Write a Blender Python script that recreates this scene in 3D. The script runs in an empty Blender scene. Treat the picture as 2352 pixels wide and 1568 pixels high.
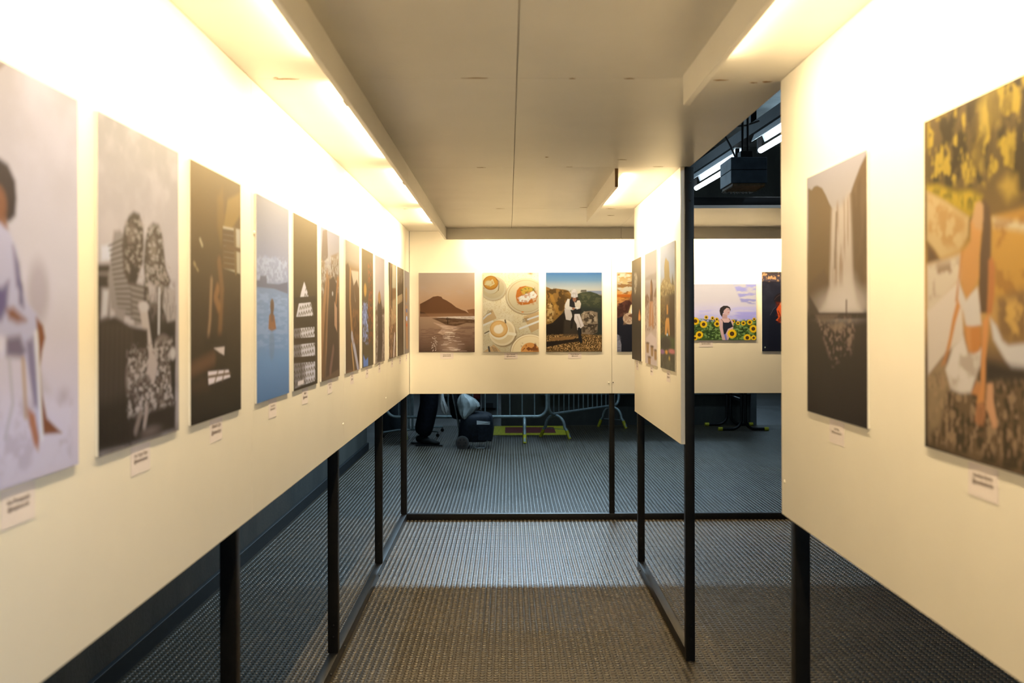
import bpy, bmesh, math, random
import numpy as np
from mathutils import Vector, Matrix
random.seed(7)
SC = bpy.context.scene
COL = SC.collection
PI = math.pi

# ------------------------------------------------------------------ materials
def nodes_of(name):
    m = bpy.data.materials.new(name); m.use_nodes = True
    nt = m.node_tree
    return m, nt, nt.nodes["Principled BSDF"]

def mat(name, color, rough=.5, metal=0., spec=.5, var=.0, scale=20., bump=0., coat=0.):
    """principled with a little procedural mottling of colour and relief"""
    m, nt, b = nodes_of(name)
    b.inputs['Roughness'].default_value = rough
    b.inputs['Metallic'].default_value = metal
    b.inputs['Specular IOR Level'].default_value = spec
    b.inputs['Coat Weight'].default_value = coat
    c = tuple(color) + (1,)
    tc = nt.nodes.new('ShaderNodeTexCoord')
    n = nt.nodes.new('ShaderNodeTexNoise'); n.inputs['Scale'].default_value = scale; n.inputs['Detail'].default_value = 6
    nt.links.new(tc.outputs['Object'], n.inputs['Vector'])
    r = nt.nodes.new('ShaderNodeValToRGB')
    r.color_ramp.elements[0].position = .3; r.color_ramp.elements[1].position = .7
    r.color_ramp.elements[0].color = tuple(max(0, v * (1 - var)) for v in color) + (1,)
    r.color_ramp.elements[1].color = tuple(min(1, v * (1 + var)) for v in color) + (1,)
    nt.links.new(n.outputs['Fac'], r.inputs['Fac'])
    nt.links.new(r.outputs['Color'], b.inputs['Base Color'])
    if bump:
        bp = nt.nodes.new('ShaderNodeBump'); bp.inputs['Strength'].default_value = bump; bp.inputs['Distance'].default_value = .01
        nt.links.new(n.outputs['Fac'], bp.inputs['Height']); nt.links.new(bp.outputs['Normal'], b.inputs['Normal'])
    return m

def emit(name, color, strength):
    m, nt, b = nodes_of(name)
    b.inputs['Base Color'].default_value = (.8, .8, .8, 1)
    b.inputs['Emission Color'].default_value = tuple(color) + (1,)
    b.inputs['Emission Strength'].default_value = strength
    return m

def concrete(name, dark, light, rough=.8):
    m, nt, b = nodes_of(name)
    b.inputs['Roughness'].default_value = rough
    tc = nt.nodes.new('ShaderNodeTexCoord')
    n1 = nt.nodes.new('ShaderNodeTexNoise'); n1.inputs['Scale'].default_value = 1.7; n1.inputs['Detail'].default_value = 9; n1.inputs['Roughness'].default_value = .65
    mp = nt.nodes.new('ShaderNodeMapping'); mp.inputs['Scale'].default_value = (1, 1, .35)
    n2 = nt.nodes.new('ShaderNodeTexNoise'); n2.inputs['Scale'].default_value = 60; n2.inputs['Detail'].default_value = 4
    nt.links.new(tc.outputs['Object'], mp.inputs['Vector']); nt.links.new(mp.outputs['Vector'], n1.inputs['Vector']); nt.links.new(tc.outputs['Object'], n2.inputs['Vector'])
    r = nt.nodes.new('ShaderNodeValToRGB')
    r.color_ramp.elements[0].position = .34; r.color_ramp.elements[1].position = .68
    r.color_ramp.elements[0].color = dark + (1,); r.color_ramp.elements[1].color = light + (1,)
    nt.links.new(n1.outputs['Fac'], r.inputs['Fac'])
    mx = nt.nodes.new('ShaderNodeMixRGB'); mx.blend_type = 'MULTIPLY'; mx.inputs['Fac'].default_value = .35
    nt.links.new(r.outputs['Color'], mx.inputs[1]); nt.links.new(n2.outputs['Fac'], mx.inputs[2])
    nt.links.new(mx.outputs['Color'], b.inputs['Base Color'])
    bp = nt.nodes.new('ShaderNodeBump'); bp.inputs['Strength'].default_value = .35; bp.inputs['Distance'].default_value = .004
    nt.links.new(n2.outputs['Fac'], bp.inputs['Height']); nt.links.new(bp.outputs['Normal'], b.inputs['Normal'])
    return m

M = dict(
    board=mat('white_laminate', (.85, .82, .76), .42, var=.015, scale=6),
    ceil=mat('ceiling_board', (.90, .875, .83), .36, var=.03, scale=3),
    edge=mat('board_edge', (.62, .60, .56), .6, var=.06, scale=40),
    raw=mat('raw_board_edge', (.16, .09, .04), .7, var=.2, scale=60),
    steel=mat('black_painted_steel', (.006, .006, .0065), .42, spec=.35, var=.3, scale=30),
    bolt=mat('blackened_bolt', (.03, .03, .032), .35, metal=.8, var=.2),
    foam=mat('white_foam_board', (.78, .78, .78), .6, var=.02),
    card=mat('caption_paper', (.80, .74, .78), .75, var=.02),
    ink=mat('caption_ink', (.09, .055, .05), .7),
    cap=mat('cream_screw_cap', (.86, .83, .76), .4),
    stain=mat('brown_scuff', (.30, .18, .07), .8, var=.4, scale=120),
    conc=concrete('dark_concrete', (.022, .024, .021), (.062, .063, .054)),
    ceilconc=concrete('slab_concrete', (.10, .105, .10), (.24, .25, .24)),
    skirt=mat('skirting_rubber', (.006, .008, .010), .6, spec=.2, var=.25, scale=12),
    galv=mat('galvanised_tube', (.30, .37, .38), .38, metal=.35, var=.18, scale=25),
    tape=mat('yellow_tape', (.52, .47, .02), .55, var=.25, scale=60),
    mark_y=mat('yellow_paint', (.62, .56, .03), .6, var=.3, scale=40),
    mark_r=mat('maroon_paint', (.20, .045, .045), .6, var=.25, scale=40),
    navy=mat('navy_nylon', (.005, .008, .014), .6, spec=.22, var=.4, scale=30, bump=.25),
    black=mat('black_cloth', (.004, .004, .005), .8, spec=.12, var=.4, scale=40, bump=.2),
    trouser=mat('dark_trousers', (.005, .006, .010), .8, spec=.12, var=.4, scale=25, bump=.3),
    shoe=mat('black_leather', (.005, .005, .005), .5, spec=.25, var=.3),
    skin=mat('skin', (.30, .17, .11), .55, var=.08),
    hair=mat('dark_hair', (.012, .009, .007), .5, var=.4, scale=60),
    plastic=mat('grey_plastic_film', (.27, .30, .30), .4, var=.15, scale=18, bump=.25),
    tyre=mat('grey_tyre', (.06, .058, .055), .6, var=.2),
    hub=mat('brown_plastic_hub', (.05, .035, .03), .5, var=.2),
    chrome=mat('chrome_tube', (.30, .33, .34), .25, metal=.9),
    paper=mat('white_paper', (.60, .64, .66), .6, var=.03),
    cloth=mat('pale_cloth', (.60, .61, .60), .8, var=.12, scale=40, bump=.3),
    red=mat('red_panel', (.20, .010, .008), .5, var=.1),
    grey=mat('grey_cabinet', (.10, .115, .12), .5, var=.1, scale=8),
    pale=mat('pale_cabinet', (.26, .29, .27), .5, var=.1, scale=8),
    slot=mat('dark_slot', (.006, .007, .008), .5),
    bin=mat('blue_grey_bin', (.06, .075, .09), .45, var=.15, scale=10),
    housing=mat('white_lamp_reflector', (.70, .74, .78), .35, var=.03),
    box=mat('black_speaker_paint', (.055, .070, .088), .75, spec=.12, var=.35, scale=9, bump=.15),
    warm_under=mat('warm_glow_brown', (.10, .060, .026), .9, var=.4, scale=50, bump=.6),  # the booth's warm glow put into the colour as brown
    beam=mat('dark_channel_steel', (.009, .009, .009), .75, spec=.10, var=.3, scale=12),
    sill=mat('steel_sill', (.14, .16, .17), .4, metal=.5, var=.2, scale=10),
    tube=emit('cool_fluorescent', (.80, .91, 1.), 16.),
)

def floor_material():
    """charcoal rubber tiles half a metre square with round studs on a 33 mm grid"""
    m, nt, b = nodes_of('studded_rubber')
    N, K = nt.nodes.new, nt.links.new
    tc = N('ShaderNodeTexCoord'); sx = N('ShaderNodeSeparateXYZ'); K(tc.outputs['Object'], sx.inputs['Vector'])
    def mth(op, a, b_=None, c=None):
        n = N('ShaderNodeMath'); n.operation = op
        for i, v in enumerate((a, b_, c)):
            if v is None: continue
            if isinstance(v, (int, float)): n.inputs[i].default_value = v
            else: K(v, n.inputs[i])
        return n.outputs[0]
    def sstep(v, lo, hi):
        n = N('ShaderNodeMapRange'); n.interpolation_type = 'SMOOTHSTEP'
        K(v, n.inputs['Value']); n.inputs['From Min'].default_value = lo; n.inputs['From Max'].default_value = hi
        return n.outputs['Result']
    p = .5 / 17
    tx = mth('ADD', sx.outputs['X'], 50.13); ty = mth('ADD', sx.outputs['Y'], 50.28)
    cx = mth('SUBTRACT', mth('FRACT', mth('DIVIDE', tx, p)), .5); cy = mth('SUBTRACT', mth('FRACT', mth('DIVIDE', ty, p)), .5)
    rr = mth('SQRT', mth('ADD', mth('MULTIPLY', cx, cx), mth('MULTIPLY', cy, cy)))
    stud = sstep(rr, .45, .34)
    ax = mth('SUBTRACT', .5, mth('ABSOLUTE', mth('SUBTRACT', mth('FRACT', mth('DIVIDE', tx, .5)), .5)))
    ay = mth('SUBTRACT', .5, mth('ABSOLUTE', mth('SUBTRACT', mth('FRACT', mth('DIVIDE', ty, .5)), .5)))
    seam = sstep(mth('MINIMUM', ax, ay), .002, .009)
    cell = N('ShaderNodeCombineXYZ'); K(mth('FLOOR', mth('DIVIDE', tx, .5)), cell.inputs[0]); K(mth('FLOOR', mth('DIVIDE', ty, .5)), cell.inputs[1])
    wn = N('ShaderNodeTexWhiteNoise'); K(cell.outputs[0], wn.inputs['Vector'])
    ns = N('ShaderNodeTexNoise'); ns.inputs['Scale'].default_value = 2.2; ns.inputs['Detail'].default_value = 8; K(tc.outputs['Object'], ns.inputs['Vector'])
    nf = N('ShaderNodeTexNoise'); nf.inputs['Scale'].default_value = 45; nf.inputs['Detail'].default_value = 5; K(tc.outputs['Object'], nf.inputs['Vector'])
    k = mth('MULTIPLY_ADD', wn.outputs['Value'], .22, .86)
    k = mth('MULTIPLY', k, mth('MULTIPLY_ADD', ns.outputs['Fac'], .7, .65))
    k = mth('MULTIPLY', k, mth('MULTIPLY_ADD', seam, .75, .25))
    k = mth('MULTIPLY', k, mth('MULTIPLY_ADD', stud, .30, .70))
    k = mth('MULTIPLY', k, mth('MULTIPLY_ADD', nf.outputs['Fac'], .5, .75))
    col = N('ShaderNodeMixRGB'); col.blend_type = 'MULTIPLY'; col.inputs['Fac'].default_value = 1
    col.inputs[1].default_value = (FLOOR_C[0], FLOOR_C[1], FLOOR_C[2], 1)
    g = N('ShaderNodeCombineXYZ'); [K(k, g.inputs[i]) for i in range(3)]
    K(g.outputs[0], col.inputs[2]); K(col.outputs['Color'], b.inputs['Base Color'])
    far_ = mth('MAXIMUM', mth('GREATER_THAN', sx.outputs['Y'], STUD_Y1), mth('MAXIMUM', mth('LESS_THAN', sx.outputs['Y'], STUD_Y0), mth('GREATER_THAN', sx.outputs['X'], mth('MAXIMUM', 2.5, mth('MULTIPLY', sx.outputs['Y'], .3)))))
    h = mth('MULTIPLY', mth('MULTIPLY', stud, far_), seam)
    h = mth('ADD', h, mth('MULTIPLY', nf.outputs['Fac'], .16))
    bp = N('ShaderNodeBump'); bp.inputs['Strength'].default_value = .85; bp.inputs['Distance'].default_value = .0032
    K(h, bp.inputs['Height']); K(bp.outputs['Normal'], b.inputs['Normal'])
    rg = mth('MULTIPLY_ADD', nf.outputs['Fac'], .22, .22); rg = mth('ADD', rg, mth('MULTIPLY', wn.outputs['Value'], .06))
    K(rg, b.inputs['Roughness']); b.inputs['Specular IOR Level'].default_value = .55
    return m
STUD_X0, STUD_X1, STUD_Y0, STUD_Y1 = -1.63, 4.2, 3.5, 14.07
FLOOR_C = (.051, .039, .021)
M['floor'] = floor_material()

def print_material():
    m, nt, b = nodes_of('satin_photo_print')
    a = nt.nodes.new('ShaderNodeVertexColor'); a.layer_name = 'ink'
    nt.links.new(a.outputs['Color'], b.inputs['Base Color'])
    b.inputs['Roughness'].default_value = .5; b.inputs['Specular IOR Level'].default_value = .12
    return m
M['print'] = print_material()

# ------------------------------------------------------------------ geometry helpers
class MB:
    def __init__(s): s.bm = bmesh.new()
    def hexa(s, p, bevel=0.):
        """p: eight corners, bottom ring then top ring"""
        v = [s.bm.verts.new(q) for q in p]
        fs = [(3, 2, 1, 0), (4, 5, 6, 7), (0, 1, 5, 4), (1, 2, 6, 5), (2, 3, 7, 6), (3, 0, 4, 7)]
        f = [s.bm.faces.new([v[i] for i in t]) for t in fs]
        if bevel:
            e = {e for x in f for e in x.edges}
            bmesh.ops.bevel(s.bm, geom=list(e), offset=bevel, segments=2, affect='EDGES', profile=.5)
        return s
    def box(s, x0, x1, y0, y1, z0, z1, bevel=0.):
        return s.hexa([(x0, y0, z0), (x1, y0, z0), (x1, y1, z0), (x0, y1, z0), (x0, y0, z1), (x1, y0, z1), (x1, y1, z1), (x0, y1, z1)], bevel)
    def tube(s, path, r, n=10, cap=True, closed=False):
        path = [Vector(p) for p in path]; m = len(path); rings = []
        rad = r if isinstance(r, (list, tuple)) else [r] * m
        up = None
        for i, p in enumerate(path):
            if closed: t = path[(i + 1) % m] - path[i - 1]
            else: t = path[min(i + 1, m - 1)] - path[max(i - 1, 0)]
            t.normalize()
            if up is None:
                up = Vector((0, 0, 1)) if abs(t.z) < .9 else Vector((1, 0, 0))
            a = t.cross(up); a.normalize(); up = a.cross(t); up.normalize()
            rings.append([s.bm.verts.new(p + rad[i] * (math.cos(2 * PI * k / n) * a + math.sin(2 * PI * k / n) * up)) for k in range(n)])
        last = m if closed else m - 1
        for i in range(last):
            A, B = rings[i], rings[(i + 1) % m]
            for k in range(n): s.bm.faces.new((A[k], A[(k + 1) % n], B[(k + 1) % n], B[k]))
        if cap and not closed:
            s.bm.faces.new(list(reversed(rings[0]))); s.bm.faces.new(rings[-1])
        return s
    def lathe(s, prof, n=24, at=(0, 0, 0), axis='Z'):
        """prof: (radius, height) pairs"""
        at = Vector(at); rings = []
        for r, h in prof:
            ring = []
            for k in range(n):
                c, d = r * math.cos(2 * PI * k / n), r * math.sin(2 * PI * k / n)
                q = {'Z': (c, d, h), 'Y': (c, h, d), 'X': (h, c, d)}[axis]
                ring.append(s.bm.verts.new(at + Vector(q)))
            rings.append(ring)
        for A, B in zip(rings, rings[1:]):
            for k in range(n): s.bm.faces.new((A[k], A[(k + 1) % n], B[(k + 1) % n], B[k]))
        s.bm.faces.new(list(reversed(rings[0]))); s.bm.faces.new(rings[-1])
        return s
    def prism(s, pts, d0, d1, plane='XZ'):
        f = {'XZ': lambda u, v, d: (u, d, v), 'XY': lambda u, v, d: (u, v, d), 'YZ': lambda u, v, d: (d, u, v)}[plane]
        A = [s.bm.verts.new(f(u, v, d0)) for u, v in pts]; B = [s.bm.verts.new(f(u, v, d1)) for u, v in pts]
        n = len(pts)
        s.bm.faces.new(A); s.bm.faces.new(list(reversed(B)))
        for i in range(n): s.bm.faces.new((A[i], B[i], B[(i + 1) % n], A[(i + 1) % n]))
        return s
    def build(s, name, m, parent=None, smooth=False):
        bmesh.ops.recalc_face_normals(s.bm, faces=s.bm.faces)
        me = bpy.data.meshes.new(name); s.bm.to_mesh(me); s.bm.free()
        if smooth:
            me.polygons.foreach_set('use_smooth', [True] * len(me.polygons))
            me.set_sharp_from_angle(angle=math.radians(40))
        me.materials.append(m)
        o = bpy.data.objects.new(name, me); COL.objects.link(o)
        if parent:
            o.parent = parent
            if parent.matrix_parent_inverse is not None: o.matrix_parent_inverse = Matrix.Translation(-world_of(parent))
        return o

def world_of(o):
    v = Vector(o.location)
    return v

def tag(o, label, cat, group=None):
    o['label'] = label; o['category'] = cat
    if group: o['group'] = group
    return o
def struct(o, label=None):
    o['kind'] = 'structure'
    if label: o['label'] = label
    return o
def empty(name, loc, label, cat, group=None):
    o = bpy.data.objects.new(name, None); COL.objects.link(o); o.location = loc; o.empty_display_size = .1
    return tag(o, label, cat, group)
def arc(c, r, a0, a1, n, u, v):
    c, u, v = Vector(c), Vector(u), Vector(v)
    return [c + r * (math.cos(a) * u + math.sin(a) * v) for a in [a0 + (a1 - a0) * i / n for i in range(n + 1)]]

# ------------------------------------------------------------------ the lie of the place (metres; camera looks along +Y)
EYE, HB, HT, VB = 1.50, .955, 2.177, 2.094     # eye, board bottom, ceiling underside, valance bottom
YB = 7.36                                       # back boards
XR = .770                                       # right boards
def wx(y): return -.712 - .034 * (y - 2) / 5.36   # left boards lean out by a third of a degree
def vx(y): return -.425 - .025 * (y - 2.07) / 5.06

# floor and station shell
def stud_floor():
    fb = MB().box(-3.2, 9, -3, 24, -.06, 0); o = fb.build('floor', M['floor'])
    p = .5 / 17
    ix = np.arange(math.ceil((STUD_X0 + 50.13) / p), math.floor((STUD_X1 + 50.13) / p)); iy = np.arange(math.ceil((STUD_Y0 + 50.28) / p), math.floor((STUD_Y1 + 50.28) / p))
    X, Y = np.meshgrid((ix + .5) * p - 50.13, (iy + .5) * p - 50.28); c = np.stack([X.ravel(), Y.ravel()], 1); c = c[c[:, 0] < np.maximum(2.5, .3 * c[:, 1])]; n = len(c)
    k = 8; a = np.arange(k) * 2 * PI / k
    prof = ((.0130, -.0002), (.0119, .0022), (.0085, .0033)); m = len(prof)
    base = np.concatenate([np.stack([r * np.cos(a), r * np.sin(a), np.full(k, h)], 1) for r, h in prof])
    co = base[None] + np.concatenate([c, np.zeros((n, 1))], 1)[:, None, :]
    q = np.array([[r * k + i, r * k + (i + 1) % k, (r + 1) * k + (i + 1) % k, (r + 1) * k + i] for r in range(m - 1) for i in range(k)])
    top = np.array([(m - 1) * k + i for i in range(k)])
    off = (np.arange(n) * m * k)
    quads = (q[None] + off[:, None, None]).reshape(-1, 4); tops = (top[None] + off[:, None]).reshape(-1, k)
    me = bpy.data.meshes.new('floor_studs')
    me.vertices.add(n * m * k); me.vertices.foreach_set('co', co.reshape(-1).astype(np.float32))
    me.loops.add(quads.size + tops.size); me.loops.foreach_set('vertex_index', np.concatenate([quads.ravel(), tops.ravel()]).astype(np.int32))
    st = np.concatenate([np.arange(len(quads)) * 4, quads.size + np.arange(len(tops)) * k]).astype(np.int32)
    me.polygons.add(len(st)); me.polygons.foreach_set('loop_start', st); me.update(calc_edges=True)
    me.polygons.foreach_set('use_smooth', [True] * len(st)); me.materials.append(M['floor'])
    s = bpy.data.objects.new('stud_relief', me); COL.objects.link(s); s.parent = o; s['kind'] = 'stuff'; s['label'] = 'round rubber studs'
    return o
struct(stud_floor(), 'charcoal studded rubber floor')
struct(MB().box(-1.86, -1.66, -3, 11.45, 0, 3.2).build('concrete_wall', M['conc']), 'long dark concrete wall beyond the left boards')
struct(MB().box(-1.66, -1.635, -3, 11.45, 0, .085, .004).build('baseboard_left', M['skirt']), 'dark skirting along the concrete wall')
struct(MB().box(-3.2, 9, -3, 24, 3.2, 3.4).build('concrete_ceiling', M['ceilconc']), 'rough concrete station ceiling')
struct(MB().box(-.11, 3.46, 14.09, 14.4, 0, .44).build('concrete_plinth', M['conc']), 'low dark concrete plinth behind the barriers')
struct(MB().box(3.47, 3.55, 14.03, 14.42, 0, 3.2).build('concrete_pillar', M['grey']), 'grey edge pillar closing the plinth')
struct(MB().box(.45, 3.46, 14.01, 14.4, .44, .475, .006).box(.45, 3.46, 14.04, 14.4, .475, .54).build('steel_sill', M['sill']), 'grey steel sill on the concrete plinth')
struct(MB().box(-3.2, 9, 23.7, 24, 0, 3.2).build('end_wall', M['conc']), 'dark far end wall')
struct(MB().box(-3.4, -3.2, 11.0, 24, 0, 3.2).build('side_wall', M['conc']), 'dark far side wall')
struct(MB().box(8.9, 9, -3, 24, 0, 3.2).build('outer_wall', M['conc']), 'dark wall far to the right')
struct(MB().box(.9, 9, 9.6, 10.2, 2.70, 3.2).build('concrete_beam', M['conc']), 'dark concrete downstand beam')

# ------------------------------------------------------------------ booth boards
SE = [-2.02, -.435, 1.15, 2.733, 4.317, 5.905, YB]
g = .0012
b = MB()
for y0, y1 in zip(SE, SE[1:]):
    y0 += g; y1 -= g if y1 < YB else 0
    b.hexa([(wx(y0) - .012, y0, HB), (wx(y0), y0, HB), (wx(y1), y1, HB), (wx(y1) - .012, y1, HB), (wx(y0) - .012, y0, HT - .001), (wx(y0), y0, HT - .001), (wx(y1), y1, HT - .001), (wx(y1) - .012, y1, HT - .001)])
wl = struct(b.build('wall_left', M['board']), 'white display boards in a row along the left')
b = MB()
for x0, x1 in ((-.744, .775), (.775, 2.36)):
    b.box(x0 + g, x1 - g, YB, YB + .018, HB, HT - .001)
wb = struct(b.build('wall_back', M['board']), 'white display boards across the far end')
b = MB()
for y0, y1 in ((1.18, 2.766),):
    b.box(XR, XR + .018, y0 + g, y1 - g, HB, HT - .001)
wr = struct(b.build('wall_right', M['board']), 'white display boards along the near right')
dv = MB().box(.759, .777, 4.318, 5.905, HB, HT - .001).build('display_panel', M['board'])
tag(dv, 'white display board standing alone at the middle right, three photos on it', 'display board')

def buttons(parent, pts, m, name, r=.006):
    for q, ax in pts:
        MB().lathe([(r * .2, -.0035), (r * .8, -.003), (r, -.001), (r, .0005)] if ax[1] < 0 else [(r, -.0005), (r, .001), (r * .8, .003), (r * .2, .0035)], 14, q, ax[0]).build(name, m, parent, True)
buttons(wl, [((wx(4.29), 4.29, 1.05), ('X', 1)), ((wx(5.87), 5.87, 1.04), ('X', 1)), ((wx(2.76), 2.76, 1.75), ('X', 1))], M['cap'], 'screw_cap')
buttons(wb, [((.752, YB, 1.035), ('Y', -1))], M['cap'], 'screw_cap')
buttons(wb, [((.785, YB, 1.037), ('Y', -1))], M['slot'], 'screw_hole', .004)
buttons(wr, [((XR, 2.735, 1.05), ('X', -1))], M['cap'], 'screw_cap')
buttons(wl, [((wx(2.095), 2.095, 1.365), ('X', 1))], M['tape'], 'tape_scrap', .006)

# ceiling boards
b = MB()
ce = [-2.02, -.435, 1.15, 2.733, 4.315, 5.905, 7.378]
for y0, y1 in zip(ce, ce[1:]):
    yy = y0 + g, y1 - g
    b.box(-.76, .025 - g, *yy, HT, HT + .018)
    b.box(.025 + g, .80, *yy, HT, HT + .018)
b.box(.80 + g, 2.36, 5.905 + g, 7.377, HT, HT + .018)
ceil = struct(b.build('ceiling', M['ceil']), 'pale ceiling boards over the booth')
bt = MB().box(-.005, .055, -2.0, 7.37, HT + .0183, HT + .04)  # dark strips added above the seams to stop light leaking through
for y in (-.435, 1.15, 2.733, 4.315, 5.905): bt.box(-.75, -.006, y - .03, y + .03, HT + .0183, HT + .04).box(.056, .79, y - .03, y + .03, HT + .0183, HT + .04)
bt.build('seam_light_block', M['raw'], ceil)
for (x, y, sx, sy) in ((-.62, 2.735, .03, .006), (-.645, 2.72, .006, .004), (-.49, 4.31, .014, .005), (-.09, 2.73, .03, .004), (.18, 2.738, .008, .004), (.34, 2.74, .012, .004), (.60, 2.76, .018, .006), (.735, 2.78, .012, .008), (.70, 2.79, .010, .005), (-.12, 4.32, .016, .005), (.27, 4.31, .012, .003), (.66, 4.31, .02, .004), (.48, 4.12, .016, .004), (.16, 4.05, .006, .006), (-.05, 5.90, .02, .004), (.45, 5.85, .02, .006), (.62, 5.92, .024, .008), (.66, 6.3, .02, .008), (-.62, 5.91, .012, .004), (.9, 6.6, .01, .006)):
    pts = [(x + sx * (1 + .4 * math.sin(5 * a + x * 90)) * math.cos(a), y + sy * (1 + .4 * math.cos(3 * a + y * 50)) * math.sin(a)) for a in [2 * PI * i / 14 for i in range(14)]]
    MB().prism(pts, HT - .0006, HT + .0004, 'XY').build('scuff_mark', M['stain'], ceil)

# valances (trim): boards on edge hung under the ceiling
def valance(k, quad, m=None):
    (ax, ay), (bx, by), (cx, cy), (dx, dy) = quad
    return struct(MB().hexa([(ax, ay, VB), (bx, by, VB), (cx, cy, VB), (dx, dy, VB), (ax, ay, HT - .0005), (bx, by, HT - .0005), (cx, cy, HT - .0005), (dx, dy, HT - .0005)], .0012).build('trim_%d' % k, m or M['ceil']))
T_ = .015
k = 1
for y0, y1 in ((-2.0, 1.10), (1.10, 2.69), (2.69, 4.26), (4.26, 5.85), (5.85, 7.128)):
    y0 += g; y1 -= g
    v_ = valance(k, ((vx(y0) - T_, y0), (vx(y0), y0), (vx(y1), y1), (vx(y1) - T_, y1))); k += 1
    if y0 > 0: MB().box(vx(y0) - T_ - .0055, vx(y0) - T_ - .0005, y0 - .03, y0 + .03, VB + .003, HT - .001).build('joint_light_block', M['raw'], v_)  # added strip behind the joint blocks leaking lamp light
for x0, x1 in ((-.465, .822), (.822, 2.36)):
    v_ = valance(k, ((x0 + g, 7.13), (x1 - g, 7.13), (x1 - g, 7.145), (x0 + g, 7.145))); k += 1
    if x0 > 0: MB().box(x0 - .03, x0 + .03, 7.1455, 7.15, VB + .003, HT - .001).build('joint_light_block', M['raw'], v_)  # unseen strip added here too, against light through the seam
valance(k, ((.484, -2.0), (.499, -2.0), (.499, 2.705), (.484, 2.705))); k += 1
dvv = valance(k, ((.474, 4.352), (.489, 4.352), (.489, 5.93), (.474, 5.93))); k += 1
MB().box(.474, .489, 4.3512, 4.352, VB, HT - .001).build('raw_end', M['raw'], dvv)

# ------------------------------------------------------------------ steel frames
def frame(label, posts, rails, bolts, name='steel_frame'):
    r = empty(name, (posts[0][0], posts[0][2], 0), label, 'frame', 'black steel frames')
    for x0, x1, y0, y1, z0, z1 in posts: MB().box(x0, x1, y0, y1, z0, z1, .0025).build('post', M['steel'], r, True)
    for p, nm in rails: MB().hexa(p, .0025).build(nm, M['steel'], r, True)
    for x, y, z, ax in bolts:
        MB().lathe([(.0055, 0), (.0055, .002), (.004, .0045), (.001, .005)] if ax[1] > 0 else [(.001, -.005), (.004, -.0045), (.0055, -.002), (.0055, 0)], 12, (x, y, z), ax[0]).build('bolt', M['bolt'], r, True)
    return r
RH = .05
ps = []; bo = []
for y in (2.65, 4.283, 5.865, 7.362):
    xr = wx(y) - .0225; ps.append((xr - .045, xr, y, y + .042, RH + .0005, HT + .02))
    bo += [(xr - .02, y, .12, ('Y', -1)), (xr - .02, y, .17, ('Y', -1))]
def q8(xa, xb, y0, y1, z0, z1): return [(wx(y0) + xa, y0, z0), (wx(y0) + xb, y0, z0), (wx(y1) + xb, y1, z0), (wx(y1) + xa, y1, z0), (wx(y0) + xa, y0, z1), (wx(y0) + xb, y0, z1), (wx(y1) + xb, y1, z1), (wx(y1) + xa, y1, z1)]
bo += [(wx(y) - .0225, y, .022, ('X', 1)) for y in (2.9, 4.10, 4.46, 5.70, 6.05)]
frame('black steel frame of posts and floor rail behind the left boards', ps, [(q8(-.0625, -.0225, 1.2, 7.3745, 0, RH), 'floor_rail')], bo)
def q8b(x0, x1, y0, y1, z0, z1): return [(x0, y0, z0), (x1, y0, z0), (x1, y1, z0), (x0, y1, z0), (x0, y0, z1), (x1, y0, z1), (x1, y1, z1), (x0, y1, z1)]
frame('black steel frame with floor rail under the far end boards', [(.757, .797, 7.380, 7.42, RH + .0005, HT + .02), (2.32, 2.36, 7.380, 7.42, RH + .0005, HT + .02)],
      [(q8b(-.80, 2.36, 7.375, 7.425, 0, RH), 'floor_rail')], [(x, 7.375, .028, ('Y', -1)) for x in (.55, .72, .84, 1.0)] + [(.777, 7.38, .14, ('Y', -1)), (.777, 7.38, .19, ('Y', -1))])
frame('black steel frame holding up the lone middle board', [(.7775, .818, 4.312, 4.352, 0, HT - .001), (.7775, .818, 5.90, 5.94, RH + .0005, HT - .001)],
      [(q8b(.7775, .818, 4.3525, 5.94, 0, RH), 'floor_rail')],
      [(.80, 4.312, z, ('Y', -1)) for z in (.10, .16, 2.03, 2.11)] + [(.797, 5.90, z, ('Y', -1)) for z in (.13, .19)] + [(.7775, 5.80, .022, ('X', -1))])
frame('black steel frame behind the near right boards', [(.7885, .8305, 2.70, 2.742, 0, HT - .001)], [(q8b(.7885, .8285, 1.2, 2.6995, 0, RH), 'floor_rail')], [])
tb = MB().box(.82, 2.36, 5.915, 5.955, HT + .0185, HT + .068, .003).build('steel_beam', M['steel'], None, True)
tag(tb, 'black steel beam lying on the ceiling edge at the right', 'beam')

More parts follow.
